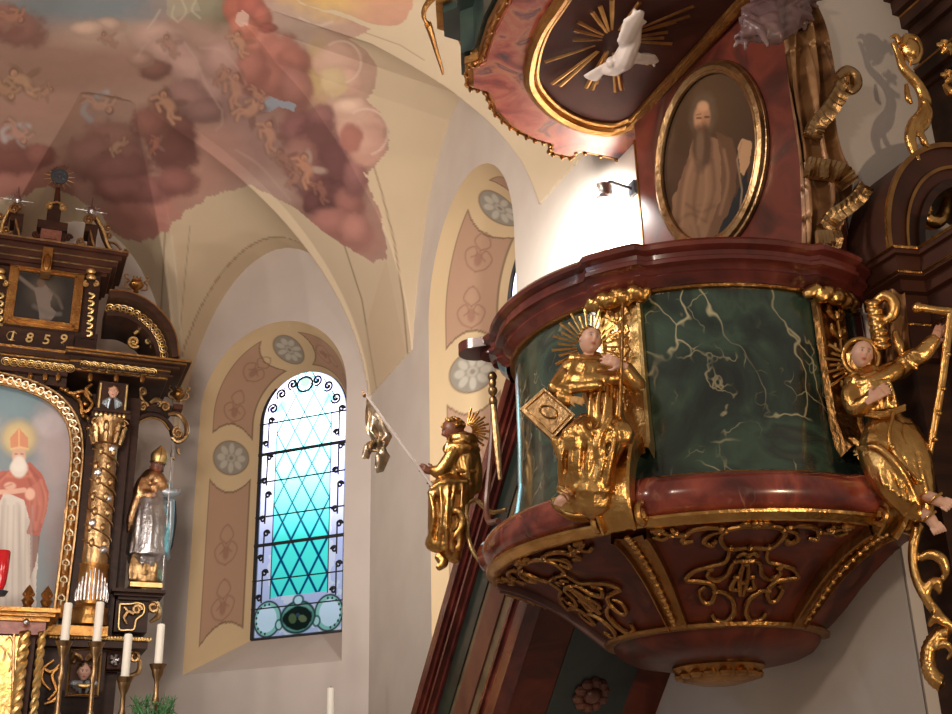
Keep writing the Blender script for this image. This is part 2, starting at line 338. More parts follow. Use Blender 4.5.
n5 = np.array([n0[0] - n2[0], n0[1] - n2[1], 0]) / math.sqrt(2); C05 = C01b - 2.35 * u0
planes.append((C05, n5))
SEV = []
def inside(P):
    D = np.stack([(P - Q) @ n for Q, n in planes], 1); d = D.min(1); z = P[:, 2]
    ok = d > 0
    zm = SPR + HMAIN * np.sqrt(np.clip(1 - (1 - np.clip(d, 0, DW) / DW) ** 2, 0, 1))
    ins = z < zm
    u_1 = (P - C12) @ u1; d_1 = D[:, 1]; ins |= (np.abs(u_1 + 1.17) < 1.13) & (d_1 < 2.4) & (z < z_arch1(u_1) + .14 * d_1)
    u_2 = (P - Q2) @ u2; d_2 = D[:, 2]; ins |= (u_2 > -5.1) & (u_2 < -2.28) & (d_2 < 2.4) & (z < z_arch2(u_2) + .14 * d_2)
    u_0 = (P - C01b) @ u0 + 1.17; d_0 = D[:, 0]; ins |= (np.abs(u_0) < 1.13) & (d_0 < 2.6) & (z < 5.6 + (z_arch1(u_0 - 1.17) - 5.6) * 1.2)
    return ok & ins
def build_vault():
    Ac = np.array([-2.4, 6.6, 4.3])
    na, ne = 1500, 430
    az = np.linspace(-PI * .30, PI * 1.2, na); el = np.linspace(.12, PI / 2 - .002, ne)
    A, E = np.meshgrid(az, el); D = np.stack([np.cos(E) * np.cos(A), np.cos(E) * np.sin(A), np.sin(E)], -1).reshape(-1, 3)
    lo = np.zeros(len(D)); t_ = np.zeros(len(D)); last = np.zeros(len(D))
    alive = np.ones(len(D), bool)
    for k in range(1, 100):
        t_ = k * .08; idx = np.where(alive)[0]
        if not len(idx): break
        ins = inside(Ac + D[idx] * t_); last[idx[ins]] = t_; alive[idx[~ins]] = False
    a, b_ = last.copy(), last + .08
    for _ in range(12):
        m = (a + b_) / 2; ins = inside(Ac + D * m[:, None]); a = np.where(ins, m, a); b_ = np.where(ins, b_, m)
    P = Ac + D * a[:, None]
    # hits on the upright walls are pushed just behind the plaster of the walls
    drop = np.zeros(len(P), bool)
    for i, (Q, n) in enumerate(planes):
        d = (P - Q) @ n; c_ = d < .012; ul = (P - Q) @ {0: u0, 1: u1, 2: u2}.get(i, u0)
        top = {0: z_arch1(ul), 1: z_arch1(ul), 2: z_arch2(ul)}.get(i, 9 + ul * 0); P = np.where(c_[:, None], P - n * .05, P); drop |= c_ & (P[:, 2] < top - .12)
    V = P - CAM; zc = V @ Fv; X = 476 + f_px * (V @ Rv) / zc; Y = 357 - f_px * (V @ Uv) / zc
    vis = (zc > .5) & (X > -260) & (X < 900) & (Y > -330) & (Y < 520) & ~drop
    vg = vis.reshape(ne, na); q = vg[:-1, :-1] & vg[1:, :-1] & vg[:-1, 1:] & vg[1:, 1:]
    J, I = np.where(q); f0 = J * na + I; Fc = np.stack([f0, f0 + 1, f0 + na + 1, f0 + na], 1)
    used = np.unique(Fc); rm = np.full(len(P), -1); rm[used] = np.arange(len(used)); Fc = rm[Fc]; P = P[used]; X = X[used]; Y = Y[used]
    return P, Fc, X, Y
P, Fc, X, Y = build_vault()
d1 = (P - C12) @ n1; d2 = (P - Q2) @ n2; uu1 = (P - C12) @ u1; uu2 = (P - Q2) @ u2; d0 = (P - C01b) @ n0
pt = Paint(X, Y, (203, 186, 160)); pt.tint(.12, 40, 60, 11)
# painted architectural borders that follow each arch
zmn = lambda d: SPR + HMAIN * np.sqrt(np.clip(1 - (1 - np.clip(d, 0, DW) / DW) ** 2, 0, 1))
sev1 = (np.abs(uu1 + 1.17) < 1.14) & (d1 < 2.4) & (z_arch1(uu1) + .14 * d1 > zmn(d1) + .02) & (P[:, 2] > z_arch1(uu1) - .1)
sev2 = (uu2 > -5.11) & (uu2 < -2.27) & (d2 < 2.4) & (z_arch2(uu2) + .14 * d2 > zmn(d2) + .02) & (P[:, 2] > z_arch2(uu2) - .1)
for sv, dd in ((sev1, d1),):
    pt.put(sv & (dd < .22), (190, 170, 143), .7); pt.put(sv & (np.abs(dd - .22) < .012), (128, 106, 84), .6)
pt.line([(165, 232), (160, 330), (158, 420)], 1.5, (120, 98, 80), .7); pt.line([(190, 226), (180, 330)], 1.2, (130, 108, 88), .5)
pt.line([(369, 151), (381, 190), (394, 240), (403, 300), (409, 370)], 1.6, (135, 112, 86), .7)
pt.line([(340, 232), (362, 300), (377, 392), (406, 366)], 1.4, (128, 106, 84), .7)
pt.poly([(386, 258), (410, 372), (375, 404), (365, 330)], (196, 174, 146), .5)
pt.line([(300, 20), (352, 28), (400, 45), (424, 60)], 1.2, (150, 128, 100), .6)
# fresco of clouds and cherubs
def fresco(base):
    pt = Paint(base.X, base.Y, (178, 138, 120)); pt.tint(.22, 60, 22, 77)
    body = [(-260, 190), (-20, 196), (22, 198), (50, 186), (72, 196), (100, 212), (112, 232), (128, 240), (142, 243), (156, 236), (170, 228), (182, 212), (200, 204), (226, 190), (252, 186), (272, 196), (294, 207), (319, 228), (338, 242), (357, 253), (372, 262), (384, 258), (386, 240), (380, 215), (366, 178), (346, 120), (326, 84), (306, 42), (288, -12), (270, -90), (240, -330), (-260, -330)]
    side = [(280, -20), (300, 4), (340, 16), (372, 30), (350, 40), (366, 50), (377, 66), (376, 88), (366, 100), (380, 112), (389, 130), (388, 150), (376, 166), (368, 176), (360, 168), (340, 120), (300, 40)]
    top = [(276, -60), (440, -60), (406, 20), (396, 26), (372, 24), (340, 12), (308, 6), (286, -8)]
    m = np.zeros(len(base.X))
    for poly_, wob in ((body, 9), (side, 5), (top, 5)):
        q = Paint(base.X, base.Y, (0, 0, 0)); q.poly(poly_, (255, 255, 255), 1, wob); m = np.maximum(m, q.c[:, 0])
    # broad washes
    for cx, cy, rx, ry, col, a in [(92, 0, 72, 34, (122, 138, 148), 1), (40, 2, 30, 20, (112, 126, 134), .9), (60, 60, 90, 34, (160, 116, 100), .7), (110, 36, 50, 14, (190, 158, 134), .8), (150, 62, 60, 20, (170, 124, 108), .6), (40, 108, 60, 18, (184, 132, 112), .6), (250, 130, 50, 50, (160, 118, 112), .8), (300, 90, 26, 46, (158, 98, 82), .8), (330, 180, 34, 60, (140, 80, 76), .9), (262, 190, 40, 16, (186, 150, 138), .8), (200, 160, 40, 40, (196, 138, 120), .8), (140, 216, 40, 30, (196, 118, 104), .9), (60, 180, 70, 24, (182, 120, 106), .8), (10, 180, 40, 20, (190, 116, 102), .8), (360, 236, 26, 26, (182, 116, 102), .7), (225, 10, 26, 18, (118, 108, 82), .95), (200, 4, 22, 16, (150, 146, 118), .9), (276, 14, 30, 20, (200, 166, 150), .8), (310, 34, 34, 22, (186, 158, 140), .9), (345, 80, 30, 60, (200, 158, 132), .9), (350, -6, 60, 22, (226, 184, 96), 1), (392, 6, 36, 26, (214, 152, 116), .9), (318, 70, 12, 30, (196, 164, 96), .8)]:
        pt.ell(cx, cy, rx, ry, col, soft=.9, a=a, wob=.5)
    def puff(x, y, rx, ry, d, l=None, rot=0, soft=.3, a=.8):
        """rounded cloud lobe: dark body with a lighter swelling on its upper left"""
        l = l or tuple(min(255, int(q * 1.22) + 14) for q in d)
        pt.ell(x, y, rx * 1.06, ry * 1.06, tuple(int(q * .86) for q in d), rot, soft * 1.6, a * .6, .35); pt.ell(x, y, rx, ry, d, rot, soft, a, .7); pt.ell(x - rx * .22, y - ry * .28, rx * .66, ry * .6, l, rot, 1.1, a * .75, .3)
    for q in [(20, 30, 26, 18, (132, 84, 74)), (6, 22, 18, 16, (140, 88, 76)), (112, 150, 34, 26, (146, 98, 86)), (92, 158, 28, 22, (142, 92, 82)), (128, 162, 22, 22, (134, 84, 76)), (118, 172, 32, 18, (134, 80, 74)), (170, 128, 24, 32, (120, 66, 60), (138, 82, 72)), (176, 152, 22, 24, (112, 60, 56), (130, 74, 66)), (152, 124, 18, 20, (130, 76, 66)), (148, 190, 24, 14, (142, 80, 76)), (178, 182, 20, 14, (136, 76, 72)), (120, 190, 26, 12, (150, 88, 82)), (12, 158, 30, 16, (126, 66, 60), (150, 84, 76)), (40, 156, 14, 12, (140, 80, 72)), (6, 138, 14, 14, (150, 94, 82)),
              (160, 40, 26, 18, (178, 140, 126)), (176, 56, 30, 18, (172, 132, 120), None, 30), (196, 72, 34, 22, (168, 128, 118), None, 40), (216, 92, 22, 30, (160, 120, 112), None, 20), (226, 62, 22, 24, (166, 124, 114), None, 50), (246, 88, 20, 30, (156, 114, 108), None, 20), (190, 98, 24, 16, (142, 100, 94), None, 30), (206, 112, 18, 12, (134, 92, 88)), (156, 70, 16, 10, (120, 74, 64)), (142, 60, 12, 8, (158, 118, 102)),
              (262, 50, 20, 22, (170, 98, 78)), (280, 56, 20, 22, (160, 90, 74)), (294, 64, 16, 20, (152, 84, 70)), (270, 80, 26, 22, (158, 90, 76)), (296, 90, 16, 22, (148, 90, 78)), (252, 70, 16, 20, (160, 92, 78)), (300, 134, 20, 22, (128, 74, 74)), (322, 124, 14, 18, (132, 78, 78)), (318, 150, 22, 28, (118, 66, 68), (134, 80, 78)), (336, 168, 20, 26, (118, 64, 68), (136, 80, 80)), (310, 176, 18, 22, (128, 72, 72)), (300, 160, 18, 20, (160, 100, 92), (188, 132, 116)), (326, 196, 12, 16, (104, 54, 60)), (314, 204, 10, 12, (100, 50, 56)), (340, 198, 10, 14, (108, 58, 62)), (350, 206, 14, 18, (150, 88, 80)), (332, 224, 22, 16, (168, 102, 92)), (356, 232, 16, 18, (176, 110, 98)), (346, 138, 9, 18, (128, 74, 76)), (356, 178, 12, 20, (140, 84, 84)),
              (338, 62, 22, 18, (214, 164, 140), (226, 184, 160)), (346, 82, 16, 14, (210, 158, 136)), (334, 82, 13, 15, (214, 184, 130), (226, 200, 148)), (360, 124, 22, 20, (212, 158, 136), (224, 178, 154)), (366, 146, 18, 20, (208, 150, 130), (222, 172, 150)), (352, 138, 10, 14, (176, 100, 88), (186, 112, 98)), (352, 108, 16, 10, (214, 168, 144)),
              (236, 10, 12, 14, (180, 82, 60), (196, 104, 78)), (252, 8, 12, 14, (166, 76, 60)), (262, 18, 10, 12, (170, 84, 66)), (244, 28, 14, 12, (184, 100, 76)), (268, 28, 9, 5, (150, 70, 58)), (110, 26, 14, 8, (176, 142, 124)), (90, 30, 18, 8, (184, 150, 130))]:
        puff(*q)
    pt.poly([(236, 14), (243, 10), (250, 16), (248, 24), (240, 27), (235, 22)], (222, 178, 160), .9, 2); pt.poly([(166, -4), (196, -6), (200, 10), (186, 14), (172, 20), (166, 14)], (170, 160, 134), .8, 4)
    pt.poly([(262, 100), (270, 96), (280, 101), (290, 101), (298, 106), (294, 112), (286, 108), (278, 106), (270, 112), (262, 112)], (146, 160, 178), .95, wob=5)
    for c in ([(174, 6), (172, 16), (178, 22)], [(182, 0), (186, 12), (180, 20)], [(160, 10), (154, 20), (148, 28)], [(196, 0), (192, 10), (200, 18)]): pt.line(spline(c, 5), 2, (196, 188, 164), .6, 1)
    for c in ([(184, 42), (196, 60), (206, 84), (220, 108)], [(222, 110), (222, 124), (216, 130)], [(160, 34), (146, 44), (138, 56)], [(200, 48), (220, 50), (236, 66), (246, 84)], [(236, 150), (260, 166), (290, 200)]): pt.line(spline(c, 6), 1.6, (200, 166, 150), .5, 1.4)
    for cx, cy, r0 in ((341, 62, 20), (366, 132, 22)): pt.line([(cx + r0 * math.cos(q), cy + r0 * 1.05 * math.sin(q)) for q in np.linspace(-2.2, 1.3, 18)], 1.6, (232, 206, 184), .7, 1)
    pt.line(spline([(300, 18), (316, 26), (332, 22)], 6), 2, (220, 200, 186), .6, 1.4)
    # cherubs: soft round bodies with shaded undersides, wings and drapery
    def cherub(x, y, s, rot, col=(204, 156, 128), wing=(150, 112, 100), cloth=None):
        c_, q = math.cos(math.radians(rot)), math.sin(math.radians(rot)); dk = tuple(int(v * .62) for v in col)
        def T(a, b_): return (x + s * (a * c_ - b_ * q), y + s * (a * q + b_ * c_))
        pt.ell(*T(7, -6), 7 * s, 2.8 * s, wing, rot - 40, .7, .6, .5); pt.ell(*T(-5, -7), 6 * s, 2.6 * s, wing, rot + 30, .7, .5, .5)
        if cloth:
            pt.line([T(*b_) for b_ in spline([(9, -10), (14, -3), (10, 4), (1, 8), (-7, 10)], 5)], 4.4 * s, cloth, .8, 1.6); pt.line([T(*b_) for b_ in spline([(-6, 4), (2, 7), (10, 3)], 5)], 3.4 * s, cloth, .75, 1.4)
        pt.ell(*T(0, 1.4), 8.6 * s, 4.8 * s, dk, rot + 8, .9, .55, .3)
        L = [[(4, 2), (9, 6), (14, 4)], [(3, 3), (6, 8), (12, 10)], [(-4, 1), (-7, 5), (-2, 8)], [(-5, -1), (-10, 0), (-13, 4)]]
        for a in L: pt.line([T(b_[0], b_[1] + .8) for b_ in a], 3.8 * s, dk, .5, 1.6)
        pt.ell(*T(0, 0), 6.8 * s, 3.9 * s, col, rot + 8, .7, .9, .25)
        for a in L: pt.line([T(*b_) for b_ in a], 2.7 * s, col, .85, 1.0)
        pt.ell(*T(-7.2, -4.6), 3.3 * s, 3.3 * s, (126, 78, 56), 0, .6, .8, .3); pt.ell(*T(-6.8, -3.8), 2.4 * s, 2.7 * s, col, 0, .5, .95); pt.ell(*T(-5.8, -3), 1.2 * s, 1.6 * s, dk, 0, 1, .35)
    for v in [(100, 106, 1.25, 172, (200, 152, 126), (160, 136, 138), (170, 168, 176)), (22, 80, 1.35, 10, (204, 156, 118), (132, 96, 66)), (4, 90, 1.2, 190, (196, 148, 112), (128, 92, 68)), (18, 134, 1.1, 200, (206, 152, 130), (190, 178, 180), (190, 184, 188)), (168, 104, 1.3, 35, (198, 142, 108), (118, 78, 68)), (116, 146, .8, 300, (196, 150, 118), (160, 110, 92)), (12, 18, 1.1, 160, (178, 118, 92)), (156, 144, .7, 80, (168, 100, 80)),
              (236, 88, 1.35, 60, (194, 136, 108), (134, 86, 74)), (252, 110, 1.25, 130, (200, 142, 112), (120, 76, 62)), (270, 134, 1.2, 55, (196, 138, 110), (130, 84, 70)), (306, 168, 1.3, 50, (206, 140, 104), (206, 180, 160)), (322, 190, .9, 45, (160, 98, 84), (112, 66, 60)), (240, 42, 1.0, 40, (196, 140, 104), (150, 90, 70)), (108, 38, .7, 10, (178, 130, 108)), (284, 158, .9, 20, (168, 116, 98), (120, 76, 72)), (224, 76, .8, 100, (186, 128, 102)), (258, 96, .8, 200, (188, 130, 104)), (170, 44, .9, 30, (180, 132, 112)), (46, 92, .7, 120, (188, 138, 108)), (296, 178, .8, 100, (178, 122, 102))]: cherub(*v)
    pt.c *= (1 + .16 * (fbm(pt.X / 20, pt.Y / 8, 31) - .47))[:, None]
    mm = m[:, None] * .96; base.c = base.c * (1 - mm) + pt.c * mm; return mm
fm = fresco(pt); lum = pt.c.mean(1, keepdims=True); pt.c = np.clip((pt.c * (1 - .27 * fm) + lum * .27 * fm) * (1 - .03 * fm), 0, 1)
vault = mesh_obj('ceiling', P, Fc, VC, None, pt.c, True, None); struct(vault)
# make sure the whole vault faces the room
# ---------------------------------------------------------------- walls with window niches
def arch_pts(cu, r, z0, zs, n=40, stretch=1.0):
    L = [(cu - r, z0 + (zs - z0) * i / 14) for i in range(14)]
    A = [(cu - r * math.cos(PI * i / n), zs + r * stretch * math.sin(PI * i / n)) for i in range(n + 1)]
    return L + A + [(cu + r, zs + (z0 - zs) * i / 14) for i in range(1, 15)]
def wall_with_niche(name, fr, umin, umax, ztop, hole, material):
    """flat wall with one arched hole"""
    V = []; Fs = []
    def quad(*q):
        k = len(V); V.extend(fr.pt(u, 0, z) for u, z in q); Fs.append((k, k + 1, k + 2, k + 3))
    zb = hole[0][1]; ul, ur = hole[0][0], hole[-1][0]
    quad((umin, 0), (umax, 0), (umax, zb), (umin, zb)); quad((umin, zb), (ul, zb), (ul, ztop), (umin, ztop)); quad((ur, zb), (umax, zb), (umax, ztop), (ur, ztop))
    for (a0, b0), (a1, b1) in zip(hole[:-1], hole[1:]):
        if a1 - a0 > 1e-6: quad((a0, b0), (a1, b1), (a1, ztop), (a0, ztop))
    return struct(mesh_obj(name, V, Fs, material, smooth=False))
NICHE = []
def niche(idx, fr, cu, r, z0f, z0b, zs, gr, depth, ros_z, wallmat):
    op = arch_pts(cu, r, z0f, zs); gl_ = arch_pts(cu, gr, z0b, zs + .03)
    # densify for the painted decoration
    def dense(pts, m):
        a = np.array(pts); L = np.r_[0, np.cumsum(np.hypot(*np.diff(a, axis=0).T))]; q = np.linspace(0, L[-1], m); return np.stack([np.interp(q, L, a[:, 0]), np.interp(q, L, a[:, 1])], 1), L[-1]
    m = 640; k = 70; A, LA = dense(op, m); B, LB = dense(gl_, m)
    # match by height on the jambs / angle on the arch
    def par(a, r_):
        out = np.zeros(len(a)); 
        for i, (u, z) in enumerate(a):
            if z < zs and u < cu: out[i] = z - zs
            elif z < zs: out[i] = PI * .9 + (zs - z)
            else: out[i] = math.atan2((z - zs), -(u - cu)) * .9 if True else 0
        return out
    sq = np.linspace(-(zs - z0f), PI * .9 + (zs - z0f), m)
    def pos(q, r_, zb, rise):
        if q < 0: return cu - r_, zs + q * ((zs - zb) / (zs - z0f))
        if q > PI * .9: return cu + r_, zs - (q - PI * .9) * ((zs - zb) / (zs - z0f))
        a = q / .9; return cu - r_ * math.cos(a), zs + rise + r_ * math.sin(a)
    V = []; XX = []; YY = []
    for j in range(k + 1):
        s_ = j / k
        for q in sq:
            ua, za = pos(q, r, z0f, 0); ub, zb = pos(q, gr, z0b, 0)
            V.append(fr.pt(ua + (ub - ua) * s_, -depth * s_, za + (zb - za) * s_)); XX.append(s_ * 100); YY.append(q * 100)
    Fs = [(j * m + i, j * m + i + 1, (j + 1) * m + i + 1, (j + 1) * m + i) for j in range(k) for i in range(m - 1)]
    XX = np.array(XX); YY = np.array(YY); p_ = Paint(XX, YY, (208, 184, 148)); p_.tint(.10, 30, 40, 5)
    PAN = (176, 141, 120); LN = (112, 84, 66)
    yr = (ros_z - zs) * 100; ya = 138.0
    def panel(y0, y1, lo=True, hi=True):
        m0 = (XX > 22) & (XX < 84); e0 = y0 + (14 * (1 - ((XX - 53) / 31) ** 2) if lo else 0); e1 = y1 - (14 * (1 - ((XX - 53) / 31) ** 2) if hi else 0)
        ins = m0 & (YY > e0) & (YY < e1); p_.put(ins, PAN, .9)
        edge = (XX > 20) & (XX < 86) & (YY > e0 - 2) & (YY < e1 + 2) & ~((XX > 22.5) & (XX < 83.5) & (YY > e0 + .6) & (YY < e1 - .6)); p_.put(edge, LN, .75)
        for c in np.arange(y0 + 38, y1 - 20, 62):
            for sgn in (-1, 1):
                p_.line([(53 + sgn * a, c + b_) for a, b_ in spline([(0, -22), (12, -16), (17, -4), (8, 4), (3, -3), (9, -8)], 6)], 1.6, (138, 100, 84), .7, .8)
                p_.line([(53 + sgn * a, c + b_) for a, b_ in spline([(0, 2), (10, 10), (6, 20), (0, 24)], 6)], 1.6, (138, 100, 84), .7, .8)
            p_.ell(53, c - 8, 5, 8, (150, 110, 94), 0, .5, .7)
    def rosette(y):
        p_.ell(53, y, 29, 21, LN, 0, .06, .85); p_.ell(53, y, 27.5, 19.6, (150, 143, 132), 0, .06, 1)
        for a in range(8):
            q = a * PI / 4; p_.ell(53 + 16 * math.cos(q), y + 11.5 * math.sin(q), 6.5, 4.2, (188, 182, 170), math.degrees(math.atan2(math.sin(q) * .72, math.cos(q))), .4, .9)
        p_.ell(53, y, 7, 5, (178, 170, 158), 0, .3, .9); p_.ell(53, y, 3.2, 2.4, (128, 120, 110), 0, .3, .8)
    panel(-(zs - z0f) * 100 + 22, yr - 28); rosette(yr); panel(yr + 28, ya - 28); rosette(ya); panel(ya + 28, 283 + 60); rosette(283 - yr); panel(283 + 90, 560)
    rv = mesh_obj('trim_%d' % idx, V, Fs, VC, None, p_.c, True, 60); struct(rv)
    # sloping sill
    sl = MB(); sl.grid(lambda a, b_: tuple(fr.pt((cu - r) + (2 * r) * a + ((cu - gr + 2 * gr * a) - (cu - r + 2 * r * a)) * b_, -depth * b_, z0f + (z0b - z0f) * b_)), 6, 4)
    s_ = obj('trim_%d' % (idx + 2), sl, PLA, smooth=False); struct(s_)
    return op, gl_
op1, g1 = niche(1, W1, -1.17, .885, 3.17, 3.56, 5.88, .54, .65, 5.42, PLA)
op2, g2 = niche(2, W2, -3.70, .94, 3.10, 3.50, 5.80, .54, .60, 5.27, PLA)
wall_with_niche('wall_back_right', W1, -2.6, .02, 8.4, op1, PLA)
wall_with_niche('wall_right', W2, -6.36, .693, 8.4, op2, PLAW)
struct(obj('wall_back', MB(W0 := Frame(C01, u0, n0).M()).bx(-6, .0, -.2, 0, 0, 8.4), PLA, smooth=False))
struct(obj('wall_right_front', MB(W3.M()).bx(0.012, 4.5, -.25, 0, 0, 8.4), PLA, smooth=False))
# ---------------------------------------------------------------- windows
def window(idx, fr, cu, gr, z0, zs, off, px_rows=None):
    root = thing('window_%d' % idx, 'tall round headed leaded window glazed in turquoise diamond panes, tinted whiter upwards for daylight glare' if idx == 1 else 'second leaded window, only a sliver showing beside the pulpit rim', 'window', fr.pt(cu, off, z0)); root['kind'] = 'structure'
    rs = 4 if idx == 1 else 2
    nu, nz = 100 * rs, 300 * rs; top = zs + gr; H = top - z0
    us = np.linspace(-gr, gr, nu + 1); zz = np.linspace(0, H, nz + 1); UU, ZZ = np.meshgrid(us, zz); UU = UU.ravel(); ZZ = ZZ.ravel()
    ins = (ZZ < zs - z0) | (np.hypot(UU, ZZ - (zs - z0)) < gr)
    g = ins.reshape(nz + 1, nu + 1); q = g[:-1, :-1] & g[1:, :-1] & g[:-1, 1:] & g[1:, 1:]; J, I = np.where(q); f0 = J * (nu + 1) + I
    Fc = np.stack([f0, f0 + 1, f0 + nu + 2, f0 + nu + 1], 1); us_ = np.unique(Fc); rm = np.full(len(UU), -1); rm[us_] = np.arange(len(us_)); Fc = rm[Fc]; UU = UU[us_]; ZZ = ZZ[us_]
    p_ = Paint(UU * 100, ZZ * 100, (84, 226, 214)); p_.put(np.clip((ZZ - 1.0) / 1.3, 0, 1), (196, 244, 240), .9); bd = .34  # paler towards the top: overexposed daylight put into the glass tint
    inner = (np.abs(UU) < bd) & (ZZ > .42) & ((ZZ < zs - z0) | (np.hypot(UU, ZZ - (zs - z0)) < bd + .02))
    p_.put(~inner, (196, 186, 222), 1)
    p_.put((~inner) & (fbm(UU * 9, ZZ * 5, 4) > .52), (232, 214, 226), .7)
    # diagonal lattice: wide blue strips with thin dark cames
    a = ((UU / .225 + ZZ / .40) % 1.0); b_ = ((-UU / .225 + ZZ / .40) % 1.0)
    dl = np.minimum(np.minimum(a, 1 - a), np.minimum(b_, 1 - b_)) * .2
    low = np.clip((1.85 - ZZ) / .9, 0.38, 1)
    p_.put(inner & (dl < .0155), (8, 104, 150), .95 * np.clip(low, 0, 1)); p_.put(inner & (dl < .0055), (10, 28, 44), .95)
    p_.put(np.abs(np.abs(UU) - bd) < .006, (20, 40, 52), .9 * ((ZZ < zs - z0) & (ZZ > .4)))
    rr = np.hypot(UU, ZZ - (zs - z0)); p_.put((np.abs(rr - bd - .02) < .006) & (ZZ > zs - z0), (20, 40, 52), .8)
    p_.put(((gr - np.abs(UU) < .035) & (ZZ < zs - z0)) | ((gr - rr < .035) & (ZZ > zs - z0)), (40, 60, 78), .75)
    glass = [p_]
    if idx == 1:
        # foot: dark cartouche between two white shells
        for sg in (-1, 1):
            p_.ell(sg * 36, 20, 17, 19, (30, 36, 40), 0, .08, .95); p_.ell(sg * 36, 20, 15, 17, (150, 190, 180), 0, .08, 1); p_.ell(sg * 37, 20, 12, 13.5, (226, 222, 240), 0, .08, 1)
            for q in range(9):
                an = math.radians(-80 + q * 22); p_.ell(sg * (36 + 13.4 * math.cos(an)), 20 + 15 * math.sin(an), 1.2, 1.4, (20, 26, 30), 0, .2, .9)
            p_.ell(sg * 22, 13, 5, 6, (60, 90, 90), 0, .2, .9); p_.ell(sg * 22, 13, 3, 4, (200, 215, 215), 0, .2, .9)
        p_.ell(0, 19, 21, 17, (40, 70, 66), 0, .08, 1); p_.ell(0, 19, 18.5, 14.5, (130, 170, 160), 0, .1, .8); p_.ell(0, 18, 17, 12, (26, 34, 30), 0, .12, 1, .3); p_.ell(0, 36, 7, 6, (60, 84, 90), 0, .2, .9); p_.ell(0, 36, 4.5, 4, (205, 215, 225), 0, .2, .9)
        p_.ell(-6, 18, 4, 5, (96, 104, 70), 20, .3, .8, .6); p_.ell(6, 17, 5, 3.4, (120, 118, 84), -20, .3, .8, .6); p_.ell(0, 21, 2.4, 2, (60, 76, 96), 0, .3, .8)
        hz = (zs - z0) * 100 + 40
        for q in range(6): p_.ell(9 * math.cos(q * PI / 3), hz + 8 * math.sin(q * PI / 3), 5.4, 5.4, (60, 130, 140), 0, .1, 1); p_.ell(9 * math.cos(q * PI / 3), hz + 8 * math.sin(q * PI / 3), 4, 4, (214, 232, 236), 0, .15, 1)
        p_.ell(0, hz, 6, 6, (110, 120, 110), 0, .2, 1)
        for (x, z_) in [(-30, (zs - z0) * 100 + 16), (30, (zs - z0) * 100 + 16)]: p_.ell(x, z_, 8, 6, (90, 170, 176), 30, .3, .8)
    V = np.array([fr.pt(cu, off, z0) + u * fr.u + np.array([0, 0, z]) for u, z in zip(UU, ZZ)])
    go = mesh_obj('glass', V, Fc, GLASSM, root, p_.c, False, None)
    M = fr.M(off); mb = MB(M); ap = arch_pts(cu, gr, z0, zs, 30)
    mb.tube([(u, .0, z) for u, z in ap], .022, 6); mb.tube([(cu - gr, 0, z0), (cu + gr, 0, z0)], .022, 6); obj('window_frame', mb, IRON, root)
    rows = [427, 457, 484.5, 519, 547, 582, 610]
    for i, ry in enumerate(rows):
        z = W1.loc(253, ry, -.65)[1] if idx == 1 else z0 + .35 + .3 * i
        mb = MB(M); mb.box((cu, .015, z), (2 * gr + .14, .018, .032 if i in (1, 4) else .011)); obj('bar', mb, IRON, root, smooth=False)
    if idx == 1:
        z_sp = zs
        for sg in (-1, 1):
            mb = MB(M); ux = cu + sg * .44
            for c in np.arange(z0 + .55, z_sp + .1, .42):
                mb.tube([(ux, .008, c - .18), (ux, .008, c + .12)], .009, 6)
                for s2 in (1, -1): mb.tube([(a, .01, b__) for a, b__ in spiral(ux + s2 * .028, c + .13 * s2, .036, .010, PI / 2 - s2 * PI / 2, s2 * 1.3, 16)], np.linspace(.015, .009, 17), 6)
            obj('lead_scroll', mb, IRON, root)
        mb = MB(M)
        for sg in (-1, 1):
            for aa in (.35, .8, 1.2):
                cx, cz = cu + sg * .42 * math.cos(aa), zs + .42 * math.sin(aa)
                mb.tube([(a, .01, b__) for a, b__ in spiral(cx, cz, .065, .012, aa + PI, sg * 1.4, 18)], np.linspace(.010, .017, 19), 6)
                mb.tube([(cx, .01, cz), (cx - sg * .05, .01, cz + .09)], .006, 5)
        mb.tube([(cu + .095 * math.cos(q), .01, zs + .37 + .085 * math.sin(q)) for q in np.linspace(0, 2 * PI, 20)], .013, 6)
        obj('lead_crown', mb, IRON, root)
    return root
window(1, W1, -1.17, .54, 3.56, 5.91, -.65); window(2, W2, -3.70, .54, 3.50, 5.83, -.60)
# ================================================================ PULPIT
def PP(phi, r, z):
    a = math.radians(phi); d = ec * math.cos(a) + er * math.sin(a)
    return np.array([P_C[0] + r * d[0], P_C[1] + r * d[1], z])
def rad_dir(phi): a = math.radians(phi); d = ec * math.cos(a) + er * math.sin(a); return np.array([d[0], d[1], 0])
CORN = (-87.0, -17.5, 45.0, -153.0)
def clampw(P, m=.004):
    d = float((P - Q2) @ n2); return P + n2 * (m - d) if d < m else P
def pring(prof, a0=-190, a1=90, n=140, bump=0.0):
    mb = MB(); V = []; k = n + 1
    for r, z in prof:
        for i in range(k):
            ph = a0 + (a1 - a0) * i / n; rr = r
            if bump:
                dd = min(abs(ph - c) for c in CORN); rr += bump * max(0, min(1, (8.5 - dd) / 1.0))
            V.append(clampw(PP(ph, rr, z)))
    Fs = [(j * k + i, j * k + i + 1, (j + 1) * k + i + 1, (j + 1) * k + i) for j in range(len(prof) - 1) for i in range(n)]
    return mb.add(V, Fs)
pul = thing('pulpit', 'round green and red marbled pulpit with gilded mouldings mounted high on the wall', 'pulpit', (P_C[0], P_C[1], 2.05))
obj('drum', pring([(.79, 3.62), (.79, 3.45), (.792, 3.2), (.80, 3.0), (.825, 2.88), (.85, 2.80)]), GREEN, pul)
